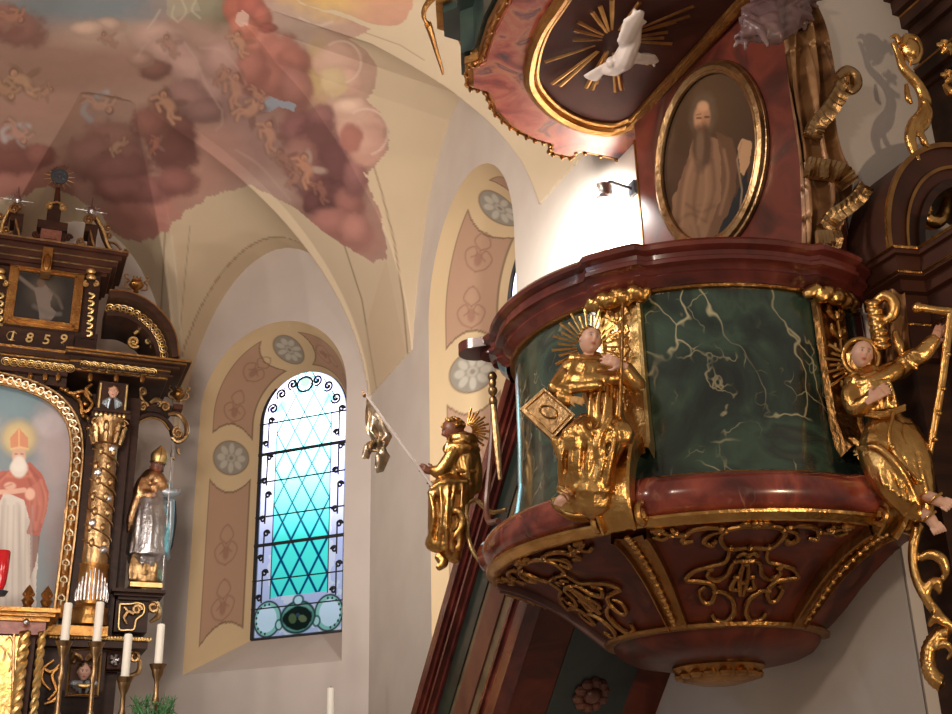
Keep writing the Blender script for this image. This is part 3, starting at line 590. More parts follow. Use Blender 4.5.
obj('rim', pring([(.70, 3.775), (.87, 3.775), (.895, 3.765), (.905, 3.750), (.900, 3.735), (.872, 3.722), (.868, 3.705), (.880, 3.695), (.878, 3.68), (.850, 3.672), (.838, 3.655), (.842, 3.645), (.822, 3.625), (.805, 3.612), (.80, 3.60)], bump=.028), MAHO, pul)
obj('gold_bead', pring([(.79, 3.617), (.806, 3.612), (.812, 3.604), (.806, 3.596), (.79, 3.593)]), GOLDB, pul)
obj('gold_bead', pring([(.845, 2.830), (.872, 2.824), (.878, 2.815), (.87, 2.808), (.85, 2.806)]), GOLDB, pul)
obj('torus', pring([(.85, 2.812)] + [(.885 + .078 * math.sin(PI * t_ / 12), 2.735 + .077 * math.cos(PI * t_ / 12)) for t_ in range(13)] + [(.90, 2.655)], bump=.02), RED, pul)
obj('gold_moulding', pring([(.90, 2.668), (.935, 2.667), (.948, 2.658), (.945, 2.648), (.93, 2.640), (.92, 2.628), (.905, 2.624), (.88, 2.63)]), GOLD, pul)
BOWL = spline([(.905, 2.630), (.845, 2.617), (.74, 2.575), (.62, 2.505), (.52, 2.425), (.435, 2.352)], 6)
def bowl(b):
    i = min(max(b, 0), .9999) * (len(BOWL) - 1); k = int(i); f_ = i - k; return BOWL[k] * (1 - f_) + BOWL[k + 1] * f_
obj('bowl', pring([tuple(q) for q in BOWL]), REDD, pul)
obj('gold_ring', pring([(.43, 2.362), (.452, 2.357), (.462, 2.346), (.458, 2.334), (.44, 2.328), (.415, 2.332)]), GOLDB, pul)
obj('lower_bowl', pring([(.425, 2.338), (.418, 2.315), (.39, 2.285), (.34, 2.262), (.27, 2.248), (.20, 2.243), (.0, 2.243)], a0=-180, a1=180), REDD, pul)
pm = MB(); 
pm.v = []; pm.lathe([(0.0, 2.25), (.185, 2.25), (.19, 2.235), (.175, 2.22), (.165, 2.21), (.14, 2.185), (.08, 2.17), (0.0, 2.165)], (P_C[0], P_C[1], 0), 48, fn=lambda a, z: 1 + (.05 * math.sin(a * 12) if z < 2.225 else 0))
for i in range(16):
    a = 2 * PI * i / 16; pm.ell((P_C[0] + .155 * math.cos(a), P_C[1] + .155 * math.sin(a), 2.205), (.03, .03, .018), 8)
obj('pendant', pm, GOLDB, pul)
# slab end of the rim above the left hand corner
mb = MB(); dd = rad_dir(-87); tt = rad_dir(3)
pl = []
for a in np.linspace(-PI / 2, PI / 2, 13): pl.append(PP(-88, .975 + .085 * math.cos(a), 0) + tt * .085 * math.sin(a))
pl += [PP(-87, .80, 0) + tt * .10, PP(-87, .80, 0) - tt * .10]
for z0_, z1_, sc in ((3.728, 3.775, 1.0), (3.705, 3.730, .82), (3.66, 3.706, .66)):
    c_ = sum(pl) / len(pl); q = [c_ + (p - c_) * sc for p in pl]; n_ = len(q)
    if sc < .99: q = [p - dd * (.09 if sc > .75 else .14) for p in q]
    mb.add([p + [0, 0, z1_] for p in q] + [p + [0, 0, z0_] for p in q], [tuple(range(n_)), tuple(range(2 * n_ - 1, n_ - 1, -1))] + [(i, (i + 1) % n_, (i + 1) % n_ + n_, i + n_) for i in range(n_)])
obj('rim_slab', mb, MAHO, pul)
# gilded corner brackets: garland roll, fluted strip, volute over the torus, rib down the bowl
def strip(phi, prof, mb=None):
    """prof: (r, z, half width, lift) -> bent band with raised edges"""
    mb = mb or MB(); t_ = rad_dir(phi + 90); V = []; cs = [(-1, -.02), (-1, .9), (-.86, 1), (-.78, .55), (0, .7), (.78, .55), (.86, 1), (1, .9), (1, -.02)]
    n_ = len(prof)
    for i, (r, z, hw, th) in enumerate(prof):
        a = prof[max(i - 1, 0)]; b_ = prof[min(i + 1, n_ - 1)]; dr, dz = b_[0] - a[0], b_[1] - a[1]; L = math.hypot(dr, dz) or 1; nr, nz = -dz / L, dr / L
        if nr < 0 and i < n_ * 2: pass
        if r > 0 and (nr * 1 + nz * -0.2) < 0: nr, nz = -nr, -nz
        for x, h in cs: V.append(PP(phi, r + nr * th * h, z + nz * th * h) + t_ * hw * x)
    k = len(cs); return mb.add(V, [(i * k + j, i * k + j + 1, (i + 1) * k + j + 1, (i + 1) * k + j) for i in range(n_ - 1) for j in range(k - 1)])
for ci, phi in enumerate(CORN[:3]):
    if ci == 0:
        tt = rad_dir(phi + 90); rp = [(bowl(b_)[0], bowl(b_)[1], .045 - .018 * b_, .03) for b_ in np.linspace(0.02, 1, 16)]; obj('bowl_rib', strip(phi, rp), OCHRE, pul); continue
    kw = 1.12 if ci == 1 else 1.0; pr_ = [(.795, 3.57, .080 * kw, .035), (.795, 3.3, .078 * kw, .035), (.80, 3.05, .080 * kw, .04), (.815, 2.95, .088 * kw, .055), (.84, 2.90, .09 * kw, .07)]
    obj('bracket_strip', strip(phi, pr_), GOLDP if ci == 1 else GOLDB, pul)
    vp_ = [tuple(q) for q in spline([(.84, 2.93, .085, .07), (.93, 2.885, .09, .07), (.985, 2.80, .092, .06), (1.0, 2.72, .088, .055), (.975, 2.655, .082, .05), (.93, 2.61, .075, .05)], 5)]
    if ci == 0: vp_ = [(r - .02, z, hw * .22, th * .7) for r, z, hw, th in vp_]
    if ci == 2: vp_ = [(r - .035 * (r > .9), z, hw * .8, th * .8) for r, z, hw, th in vp_]
    if ci == 1: vp_ = [(r, z, hw * .82, th) for r, z, hw, th in vp_ if z > 2.63]
    if ci == 0: continue
    v_ = obj('bracket_volute', strip(phi, vp_), GOLD, pul)
    mb = MB(); tt = rad_dir(phi + 90)
    for sg in (-1, 1):
        if ci == 0 and sg > 0: continue
        c = PP(phi, (.985, .985, .955)[ci] if ci else .95, 2.655) + tt * (.02, .088, .07)[ci] * sg; pts = [c + rad_dir(phi) * a + np.array([0, 0, b_]) for a, b_ in spiral(0, 0, .045, .008, PI / 2, -1.4 if sg > 0 else 1.4, 18)]
        mb = MB(); mb.tube(pts, np.linspace(.013, .010, 19), 6); mb.ell(c, .017, 8); obj('volute_eye', mb, GOLD, v_)
    rp = [(bowl(b_)[0], bowl(b_)[1], .070 - .030 * b_, .045 - .012 * b_) for b_ in np.linspace(0.02, 1, 16)]
    rb = obj('bowl_rib', strip(phi, rp), GOLDB, pul)
    mb = MB()
    for b_ in np.linspace(.08, .9, 15):
        q = bowl(b_); mb.ell(PP(phi, q[0] + .03, q[1] - .028), (.013, .013, .011), 6)
    mb.tube([PP(phi, bowl(b_)[0] + .028, bowl(b_)[1] - .026) for b_ in np.linspace(.05, .95, 12)], .007, 6); obj('rib_beading', mb, GOLD, rb)
    # garland roll under the rim
    mb = MB(); M_ = 16
    for i in range(M_):
        s_ = (i / (M_ - 1) - .5) * 2; c = PP(phi, .865 - .03 * s_ * s_, 3.575 + .012 * math.sin(i * 1.7)) + tt * .128 * s_
        mb.ell(c, (.020 + .012 * (1 - s_ * s_), .034 + .006 * math.sin(i * 2.1), .034 * (1 - .25 * s_ * s_)), 9, Matrix.Rotation(math.radians(25) + math.atan2(tt[1], tt[0]), 4, 'Z'))
    V, Fq = remeshed(mb, .006, 1); mesh_obj('garland', V, Fq, GOLD, pul, None, True, None)
    # leaf drop and scrolls on the strip
    mb = MB()
    def SP(x, z, h=.045): return PP(phi, .80 + h, z) + tt * x
    for k_, zz_ in enumerate((3.50, 3.42, 3.34, 3.26, 3.19, 3.12)):
        s_ = 1 - .08 * k_
        for sg in (-1, 1):
            mb.tube([SP(sg * a * s_, zz_ + b_ * s_) for a, b_ in [(0, -.02), (.022, -.008), (.042, .014), (.038, .034), (.022, .030)]], [.006, .010, .011, .009, .005], 6)
        mb.ell(SP(0, zz_, .05), (.012, .012, .02), 8)
    mb.tube([SP(.004 * math.sin(q * 9), 3.52 - .42 * q) for q in np.linspace(0, 1, 14)], .006, 6)
    obj('leaf_drop', mb, GOLD, pul)
# pierced strapwork on the panels of the bowl
def relief(phc, dphi, curves, blobs, material, rr=.011, name='scrollwork'):
    mb = MB()
    def S(a, b_, h=.012):
        q = bowl(b_); r_, z_ = q; nn = np.array([.45, -.9]); return PP(phc + a * dphi * (1.0 if True else 0), r_ + h * nn[0], z_ + h * nn[1])
    for c in curves:
        r_ = rr; cc = c
        if isinstance(c, tuple): cc, r_ = c
        P_ = spline(cc, 7); n_ = len(P_); rs = [r_ * (.65 + .35 * math.sin(PI * i / (n_ - 1))) for i in range(n_)]
        mb.tube([S(a, b_) for a, b_ in P_], rs, 7)
        mb.ell(S(*P_[0]), r_ * 1.35, 7)
    for a, b_, s_ in blobs: mb.ell(S(a, b_, .014), (s_, s_, s_ * .8), 8)
    return obj(name, mb, material, pul)
half = [[(.0, .40), (.22, .40), (.30, .30), (.26, .20), (.12, .14), (-.0, .16)], [(.30, .16), (.42, .12), (.56, .16), (.62, .22), (.74, .20), (.84, .12)], [(.26, .2), (.40, .24), (.46, .32), (.38, .36), (.34, .30)], [(.62, .22), (.66, .30), (.56, .30)],
        [(.74, .2), (.84, .24), (.92, .20)], [(.84, .12), (.80, .06), (.90, .05)], [(.70, .17), (.72, .08)],
        [(.20, .40), (.24, .50), (.42, .53), (.62, .56), (.74, .62), (.58, .64), (.44, .66), (.38, .72), (.44, .80), (.56, .80), (.60, .72), (.50, .68)], [(.38, .72), (.24, .74), (.12, .80), (.10, .90), (.22, .97), (.40, .96), (.46, .90)],
        [(.05, .50), (.16, .52), (.22, .60), (.36, .64), (.46, .60), (.42, .55)], [(.02, .5), (.05, .62), (.02, .76)], [(.10, .62), (.16, .70), (.06, .72)], [(.0, .46), (.06, .44), (.12, .47)], [(.0, .12), (.08, .06), (.14, .10)], [(0, .10), (.03, .04), (0, .02)]]
def mirror(cs): return cs + [[(-a, b_) for a, b_ in c] for c in cs]
bl = [(0, .10, .02), (0, .52, .016), (0, .66, .014), (.36, .33, .012), (-.36, .33, .012), (.86, .1, .014), (-.86, .1, .014), (.42, .55, .015), (-.42, .55, .015)]
relief(12, 27, mirror(half), bl, GOLDB); relief(-54, 27, mirror(half), bl, GOLDB)
relief(-120, 27, mirror(half), bl, GOLDB)

# ================================================================ STAIRCASE along the wall
st = thing('pulpit_staircase', 'steep marbled staircase parapet climbing the wall to the pulpit', 'staircase', W2.pt(-4.2, .4, 0))
WST = .86
def SL(t_): return -1.304 - 1.106 * 0 + t_     # u along the wall
def soff(u): return 2.18 + .985 * (u + 1.304)
mb = MB(W2.M())
def slab(mb, u0_, u1_, h0, h1, y0, y1, f=soff):
    V = [(u0_, y0, f(u0_) + h0), (u1_, y0, f(u1_) + h0), (u1_, y0, f(u1_) + h1), (u0_, y0, f(u0_) + h1), (u0_, y1, f(u0_) + h0), (u1_, y1, f(u1_) + h0), (u1_, y1, f(u1_) + h1), (u0_, y1, f(u0_) + h1)]
    mb.add(V, [(0, 1, 2, 3), (7, 6, 5, 4), (0, 4, 5, 1), (3, 2, 6, 7), (1, 5, 6, 2), (0, 3, 7, 4)])
UA, UB = -3.5, -.62
def part(name, h0, h1, y0, y1, m, par=st, ub=UB):
    q = MB(W2.M()); slab(q, UA, ub, h0, h1, y0, y1); return obj(name, q, m, par, smooth=False)
part('parapet', .02, 1.15, WST - .06, WST - .005, PINKM)
part('panel_band', .42, .66, WST - .03, WST + .006, OCHRE)
part('panel_field', .74, .98, WST - .03, WST + .004, GREEND)
hr = part('handrail', 1.10, 1.20, WST - .13, WST + .075, MAHO)
for h0, h1, y in ((1.055, 1.10, .055), (1.015, 1.055, .035), (.985, 1.015, .05), (.94, .985, .022)): part('rail_moulding', h0, h1, WST - .03, WST + y, MAHO, hr)
ft = part('string_board', -.03, .16, WST - .06, WST + .03, MAHO)
for h0, h1, y in ((.16, .19, .045), (.19, .23, .02), (-.045, -.01, .045)): part('string_moulding', h0, h1, WST - .03, WST + y, MAHO, ft)
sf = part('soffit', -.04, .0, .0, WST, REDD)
def sof_strip(name, y0, y1, h, m):
    q = MB(W2.M()); slab(q, UA, UB, -.04 - h, -.035, y0, y1); return obj(name, q, m, st, smooth=False)
sof_strip('soffit_panel', .20, .62, .006, GREEND)
rsv = MB(W2.M())
for uu_ in (-1.17,):
    for q in range(10):
        a = q * PI / 5; rsv.ell((uu_ + .055 * math.cos(a), .41 + .07 * math.sin(a), soff(uu_ + .055 * math.cos(a)) - .052), (.03, .03, .03), 8)
    rsv.ell((uu_, .41, soff(uu_) - .052), (.05, .05, .045), 10)
obj('soffit_rosette', rsv, OCHRE, st)
# gilded post where the parapet meets the pulpit
mb = MB(); 
for z0_, r_ in ((3.60, .030), (3.57, .024), (3.53, .030), (3.48, .026), (3.44, .018)): mb.ell(PP(-87, .90, z0_), (r_ * .75, r_ * .75, .026), 12)
mb.tube([PP(-87, .90, 3.46), PP(-87, .89, 3.3), PP(-87, .88, 3.1)], [.012, .02, .010], 8); obj('corner_baluster', mb, GOLDA, pul)
mb = MB(); mb.tube(spline([PP(-90, .90, 3.5), PP(-90, .93, 3.2), PP(-89, .95, 3.0), PP(-84, .93, 2.90), PP(-74, .89, 2.86)], 6), .014, 8); obj('corner_frame', mb, OCHRE, pul)

# ================================================================ SOUNDING BOARD
ZS = 5.45
sb = thing('sounding_board', 'marbled pulpit canopy with stepped outline and gilt edged underside', 'canopy', W2.pt(0, .5, ZS))
HL = [(-1.17, 0), (-1.17, .25), (-1.25, .27), (-1.24, .41), (-1.16, .45), (-1.14, .58), (-1.07, .74), (-.95, .90), (-.80, 1.01), (-.79, 1.11), (-.62, 1.18), (-.56, 1.13), (-.30, 1.18), (0, 1.2)]
OUT = HL + [(-a, b_) for a, b_ in HL[-2::-1]]
def offs(poly, k): return [(a * (1 + k), max(b_, 0) * (1 + k)) for a, b_ in poly]
def lay(mb, poly, z0_, z1_):
    n_ = len(poly); V = [W2.pt(a, b_, z0_) for a, b_ in poly] + [W2.pt(a, b_, z1_) for a, b_ in poly]
    mb.add(V, [tuple(range(n_)), tuple(range(2 * n_ - 1, n_ - 1, -1))] + [(i, (i + 1) % n_, (i + 1) % n_ + n_, i + n_) for i in range(n_)])
mb = MB(); lay(mb, OUT, ZS, ZS + .05); obj('soffit', mb, RED2, sb, smooth=False)
mb = MB(); lay(mb, offs(OUT, .035), ZS + .03, ZS + .075); lay(mb, offs(OUT, .01), ZS + .05, ZS + .12); obj('edge_moulding', mb, GOLDB, sb, smooth=False)
mb = MB(); lay(mb, offs(OUT, .05), ZS + .10, ZS + .40); lay(mb, offs(OUT, .12), ZS + .38, ZS + .44); obj('cornice', mb, GREEND, sb, smooth=False)
mb = MB(); lay(mb, offs(OUT, .15), ZS + .44, ZS + .50); obj('gilt_cornice_edge', mb, GOLDB, sb, smooth=False)
# scalloped gilt fringe hanging from the edge
mb = MB(); E_ = spline([(a, b_, 0) for a, b_ in offs(OUT, .02)], 5)
for i in range(0, len(E_), 2):
    a, b_, _ = E_[i]; mb.ell(W2.pt(a, b_ + .006, ZS + .005), (.014, .014, .02), 6)
mb.tube([W2.pt(a, b_ + .006, ZS + .012) for a, b_, _ in E_], .008, 5); obj('scalloped_fringe', mb, GOLDB, sb)
IN = [(-.80, .125), (-.89, .20), (-.905, .39), (-.82, .62), (-.64, .83), (-.42, .93), (-.19, .98), (0, .985)]; IN = IN + [(-a, b_) for a, b_ in IN[-2::-1]]
INS = [tuple(q) for q in spline(IN, 8)]
mb = MB(); lay(mb, [(a, b_) for a, b_ in INS], ZS - .012, ZS + .01); obj('inner_panel', mb, PANELM, sb, smooth=False)
def frame_path(k): 
    cx, cy = 0, .5; return [np.array(W2.pt(cx + (a - cx) * k, cy + (b_ - cy) * k, ZS - .02)) for a, b_ in INS]
mb = MB(); mb.tube(frame_path(1.0), .034, 8, closed=True); obj('panel_frame', mb, GOLDB, sb)
mb = MB(); mb.tube(frame_path(.93), .016, 8, closed=True); mb.tube(frame_path(1.045), .010, 6, closed=True); obj('panel_frame_bead', mb, GOLDB, sb)
mb = MB()
for a, b_, r_ in [(-1.22, .62, .05), (-1.25, .72, .06), (-1.22, .84, .045), (-1.17, .95, .05)]: pass
for pts_, r_ in (([(428, 24), (432, 36), (436, 50), (441, 66), (443, 74)], .022), ([(436, -6), (426, 6), (424, 18), (432, 28)], .022)):
    P_ = [onz(x, y, ZS + .42) for x, y in pts_]; P_ = spline(P_, 5); mb.tube(P_, [r_ * (1 - .7 * i / len(P_)) for i in range(len(P_))], 8)
obj('corner_ornament', mb, GOLDB, sb)
# dove with rays, fixed to the underside
dv = thing('dove_carving', 'white carved dove in a burst of gilded rays under the canopy', 'carving', onz(622, 42, ZS - .03))
def DZ(x, y, h=0): return onz(x, y, ZS - .035) - np.array([0, 0, h])
rays = [(612, 40, x, y) for x, y in [(578, 22), (574, 30), (573, 40), (545, 62), (552, 84), (560, 86), (592, 12), (600, 6), (586, 88), (592, 90), (596, 84), (616, 92), (622, 90), (660, 26), (668, 32), (664, 38), (672, 44), (676, 22), (694, 6), (690, 16), (648, 64), (640, 2), (612, 0)]]
for i, (x0, y0, x1, y1) in enumerate(rays):
    a, b_ = DZ(x0 + (x1 - x0) * .25, y0 + (y1 - y0) * .25), DZ(x1, y1); mb = MB(); mb.tube([a, (a + b_) / 2, b_], [.006, .011, .013], 4, flat=.5, up=(0, 0, 1)); obj('ray', mb, GOLD, dv, smooth=False)
mb = MB()
def blob(x, y, rx, h=.05, r2=None):
    c = DZ(x, y, h); mb.ell(c, (rx, rx, r2 or rx * .8), 10)
mb.tube([DZ(640, 12, .03), DZ(632, 30, .06), DZ(622, 48, .08), DZ(612, 56, .08), DZ(604, 62, .06)], [.012, .045, .06, .045, .02], 10)
mb.tube([DZ(622, 46, .06), DZ(636, 44, .09), DZ(648, 50, .06), DZ(656, 56, .04)], [.03, .045, .05, .02], 8, flat=.35, up=(0, 0, 1))
mb.tube([DZ(626, 42, .06), DZ(624, 26, .09), DZ(632, 12, .06), DZ(642, 4, .04)], [.03, .045, .055, .02], 8, flat=.35, up=(0, 0, 1))
mb.tube([DZ(610, 54, .06), DZ(598, 64, .05), DZ(590, 72, .04)], [.03, .04, .05], 8, flat=.35, up=(0, 0, 1))
for q in range(5): mb.tube([DZ(640 + 2 * q, 46, .05), DZ(650 + q, 54 + q * 1.5, .04)], [.012, .009], 6); mb.tube([DZ(628 + q * 2, 20, .05), DZ(634 + q * 3, 4 + q * 3, .03)], [.012, .009], 6); mb.tube([DZ(600 - q, 62, .05), DZ(588 + q * 3, 74, .03)], [.012, .009], 6)
mb.ell(DZ(610, 48, .09), .03, 10); mb.tube([DZ(608, 50, .1), DZ(602, 52, .09)], [.012, .003], 6)
rem_obj('dove', mb, .007, WHITEP, dv, 2)

# ================================================================ BACKBOARD with portrait
an = math.radians(202.3 + 3); nb = np.array([math.cos(an), math.sin(an), 0]); ub = np.array([math.cos(an + PI / 2), math.sin(an + PI / 2), 0])
BB = Frame(W2.pt(.69, .06, 0), ub, nb)
bbd = thing('pulpit_backboard', 'red marbled back panel between pulpit rim and canopy', 'panel', BB.pt(-.65, 0, 3.2))
uL = BB.loc(641, 200)[0]
mb = MB(BB.M()); mb.bx(uL, 0, -.12, 0, 3.0, 5.46); obj('panel', mb, RED3, bbd, smooth=False)
PL = BB.pt(uL, 0, 0); PW = W2.pt(-.90, .0, 0)
mb = MB(); mb.add([PL + [0, 0, 3.0], PW + [0, 0, 3.0], PW + [0, 0, 5.46], PL + [0, 0, 5.46], PL + [0, 0, 3.0] - n2 * .05, PW + [0, 0, 3.0] - n2 * .01, PW + [0, 0, 5.46] - n2 * .01, PL + [0, 0, 5.46] - n2 * .05], [(0, 1, 2, 3), (7, 6, 5, 4), (0, 3, 7, 4), (1, 5, 6, 2), (3, 2, 6, 7), (0, 4, 5, 1)]); obj('side_panel', mb, RED2, bbd, smooth=False)
mb = MB()
for s_ in (.1, .55, .9): 
    q = PL * (1 - s_) + PW * s_; mb.tube([q + [0, 0, 3.2] + n2 * .01, q + [0, 0, 5.3] + n2 * .01], .010, 6)
obj('side_moulding', mb, GOLDB, bbd)
cu_, cz_ = BB.loc(709, 158, .02); ul_, _ = BB.loc(660, 165, .02); ur_, _ = BB.loc(760, 150, .02); _, zt_ = BB.loc(714, 70, .02)
cu_ = (ul_ + ur_) / 2; ra = (ur_ - ul_) / 2; rbz = zt_ - cz_

mb = MB(BB.M()); 
# the oval, measured on the panel itself
OV = []
for q in np.linspace(0, 2 * PI, 65)[:-1]:
    OV.append(BB.loc(711 + 51 * math.cos(q) + 3 * math.sin(q), 157 - 90 * math.sin(q) - 9 * math.cos(q), .02))
oc = (sum(p[0] for p in OV) / 64, sum(p[1] for p in OV) / 64)
def ovp(k, o): return [(oc[0] + (a - oc[0]) * k, o, oc[1] + (b_ - oc[1]) * k) for a, b_ in OV]
el_ = ovp(1.0, .02)
mb.tube(el_, .030, 8, closed=True); mb.tube(ovp(.95, .03), .013, 8, closed=True); mb.tube(ovp(1.055, .01), .014, 8, closed=True)
po = thing('oval_portrait', 'oval painting of a bearded man in a pale robe in a gilded frame', 'painting', BB.pt(cu_, .01, cz_ - rbz)); obj('frame', mb, GOLDA, po)
nx, ny = 150, 230; V = []; XX = []; YY = []
for j in range(ny + 1):
    for i in range(nx + 1):
        a, b_ = -1 + 2 * i / nx, -1 + 2 * j / ny
        # square-to-disc
        x, y = a * math.sqrt(1 - b_ * b_ / 2), b_ * math.sqrt(1 - a * a / 2); qa = math.atan2(y, x) / (2 * PI) * 64 % 64; k0 = int(qa) % 64; fq = qa - int(qa); k1 = (k0 + 1) % 64; rr_ = math.hypot(x, y); ou_ = (OV[k0][0] * (1 - fq) + OV[k1][0] * fq, OV[k0][1] * (1 - fq) + OV[k1][1] * fq); P = BB.pt(oc[0] + (ou_[0] - oc[0]) * rr_, .012, oc[1] + (ou_[1] - oc[1]) * rr_); V.append(P); q = proj(P); XX.append(q[0]); YY.append(q[1])
Fs = [(j * (nx + 1) + i, j * (nx + 1) + i + 1, (j + 1) * (nx + 1) + i + 1, (j + 1) * (nx + 1) + i) for j in range(ny) for i in range(nx)]
p_ = Paint(np.array(XX), np.array(YY), (66, 48, 35)); p_.tint(.3, 18, 24, 3)
p_.ell(708, 100, 30, 40, (88, 66, 46), 0, 1.2, .6)
p_.poly([(692, 140), (704, 134), (720, 140), (728, 160), (730, 200), (726, 260), (668, 260), (672, 200), (684, 172)], (122, 92, 70), 1, 4)
p_.poly([(716, 132), (732, 138), (738, 160), (736, 190), (722, 230), (708, 262), (702, 250), (720, 200), (722, 160)], (92, 66, 48), .9, 4)
p_.poly([(738, 190), (748, 170), (750, 262), (706, 262), (722, 224)], (26, 34, 38), 1, 4)
p_.poly([(738, 148), (742, 138), (752, 142), (750, 164), (744, 176), (740, 172)], (168, 130, 96), 1, 2); p_.line([(742, 142), (737, 160), (742, 190), (740, 210)], 1.6, (140, 116, 92), .8)
for x0, y0, x1, y1 in [(684, 176, 676, 240), (700, 150, 696, 200), (712, 150, 716, 190), (692, 206, 712, 204), (690, 226, 700, 250), (716, 200, 706, 240)]: p_.line([(x0, y0), (x1, y1)], 2.2, (112, 82, 60), .6, 1.2)
p_.ell(703, 114, 13, 22, (92, 74, 58), 4, .4, 1, .4); p_.ell(702, 117, 8, 14, (168, 124, 94), 6, .35, 1); p_.ell(703, 106, 5.5, 5, (186, 142, 108), 0, .6, .8); p_.ell(706, 122, 4, 9, (128, 90, 66), 6, .8, .6)
for c in ([(688, 160), (680, 190), (676, 230)], [(698, 172), (694, 205), (700, 240)], [(712, 160), (714, 190), (706, 220)], [(686, 204), (700, 212), (714, 206)], [(676, 224), (690, 214), (706, 222)]): p_.line(spline(c, 6), 3, (88, 64, 48), .6, 1.6)
for c in ([(692, 162), (685, 190), (682, 226)], [(706, 166), (706, 196), (698, 224)], [(724, 150), (728, 180), (720, 214)]): p_.line(spline(c, 6), 2.4, (150, 116, 88), .45, 1.6)
p_.ell(702, 147, 9.5, 22, (78, 58, 44), 2, .45, 1, .6); p_.ell(700, 146, 4, 18, (116, 92, 72), 2, .8, .6)
p_.line([(697, 118), (701, 118)], 1.6, (60, 36, 28), .9); p_.line([(705, 117), (709, 117)], 1.6, (60, 36, 28), .9); p_.line([(702, 118), (701, 125)], 1.2, (150, 100, 74), .8); p_.line([(699, 129), (705, 129)], 1.3, (104, 54, 42), .7); p_.line([(696, 115), (701, 114)], 1, (90, 60, 46), .8)
mesh_obj('canvas', V, Fs, PAINTING, po, p_.c, True, None)
# carved curtain hanging at the edge of the wall
cut = thing('carved_curtain', 'brown carved curtain with gilded fringes hanging right of the back panel', 'drapery', BB.pt(.02, .05, 4.0))
CR = Frame(W2.pt(.70, .10, 0), u0 * 1.0, n0)
L_ = [(786, 16), (790, 50), (793, 90), (799, 140), (803, 190), (808, 246), (810, 262)]; Rr = [(812, 2), (826, 40), (836, 78), (834, 116), (838, 150), (848, 186), (838, 240), (836, 262)]
Ls = spline(L_, 8); Rs = spline(Rr, 7)
def cloth(a, b_):
    l = Ls[int(b_ * (len(Ls) - 1))]; r = Rs[int(b_ * (len(Rs) - 1))]; x = l[0] + (r[0] - l[0]) * a; y = l[1] + (r[1] - l[1]) * a
    P = CR.px(x, y, .06); h = .035 * math.sin(a * 13 + b_ * 3 + math.sin(b_ * 7)) + .018 * math.sin(a * 27 - b_ * 9); return tuple(P + n0 * (h - .08 * (a - .5) ** 2))
mb = MB(); mb.grid(cloth, 44, 60); k = len(mb.v); V2 = [tuple(np.array(v) - n0 * .03) for v in mb.v]; F2 = [q[::-1] for q in mb.f]; mb.add(V2, F2)
o = obj('cloth', mb, BROCADE, cut, angle=None)
def fringe(pts, wd, name='fringe'):
    P_ = [np.array(q) for q in spline(pts, 9)]; n_ = len(P_); V = []; mb = MB()
    for i, p in enumerate(P_):
        t_ = P_[min(i + 1, n_ - 1)] - P_[max(i - 1, 0)]; t_ = t_ / (np.linalg.norm(t_) + 1e-9); nn = np.array([-t_[1], t_[0]])
        if nn[1] < 0: nn = -nn
        for j in range(7):
            s_ = j / 6; q = p + nn * wd * s_; h = .022 + .009 * math.sin(i * 1.9) * (.4 + s_) + (.008 if j in (0, 1) else 0); V.append(CR.px(q[0], q[1], .11) + n0 * h)
        for j in (6, 3, 0):
            s_ = j / 6; q = p + nn * wd * s_; V.append(CR.px(q[0], q[1], .11) + n0 * .0)
    k = 10; mb.add(V, [(i * k + j, i * k + (j + 1) % k, (i + 1) * k + (j + 1) % k, (i + 1) * k + j) for i in range(n_ - 1) for j in range(k)] + [tuple(range(k)), tuple((n_ - 1) * k + j for j in range(k))])
    return obj(name, mb, GOLDA, cut, angle=60)
fringe([(852, 76), (838, 78), (830, 92), (820, 108), (808, 122), (802, 136)], 17); fringe([(806, 160), (818, 162), (832, 164), (846, 170), (855, 182)], 18); fringe([(856, 184), (850, 194), (838, 204), (824, 214), (816, 226)], 16)
mb = MB(); P_ = spline([CR.px(x, y, .14) for x, y in [(836, 78), (846, 71), (855, 76), (857, 86), (851, 92), (849, 85)]], 5); mb.tube(P_, list(np.interp(np.linspace(0, 5, len(P_)), range(6), [.018, .026, .026, .022, .014, .006])), 10); obj('curled_end', mb, GOLDA, cut)
mb = MB()
for i in range(6): mb.tube([CR.px(818 + 4 * i, 232, .13), CR.px(820 + 4 * i, 242 + 3 * math.sin(i), .15), CR.px(817 + 4 * i, 252, .12)], [.014, .018, .012], 6)
obj('tassel_fringe', mb, GOLDA, cut)
# gathered mauve cloth under the canopy
mb = MB(); rs_ = np.random.RandomState(3)
for i in range(30):
    s_ = i / 29; x = 742 + 62 * s_ + rs_.uniform(-5, 5); y = 30 - 22 * s_ + rs_.uniform(-9, 9); P = CR.px(x, y, .04 + rs_.uniform(0, .1)); 
    a = rs_.uniform(0, PI); mb.tube([P + np.array([-.09 * math.cos(a), 0, -.09 * math.sin(a)]), P + n0 * .03, P + np.array([.09 * math.cos(a), 0, .09 * math.sin(a)])], [.010, .022, .010], 7)
for x0, y0, x1, y1 in [(740, 34, 806, 14), (742, 26, 804, 2), (752, 38, 800, 24), (742, 16, 800, -12), (750, 0, 812, -20), (746, 8, 808, -14), (756, 30, 796, 14)]:
    mb.tube([CR.px(x0, y0, .1), CR.px((x0 + x1) / 2, (y0 + y1) / 2 + 6, .16), CR.px(x1, y1, .1)], [.02, .038, .02], 8)
mv = rem_obj('carved_swag', mb, .008, MAUVE, None, 3); tag(mv, 'mauve gathered carved cloth above the brown curtain under the canopy', 'drapery')
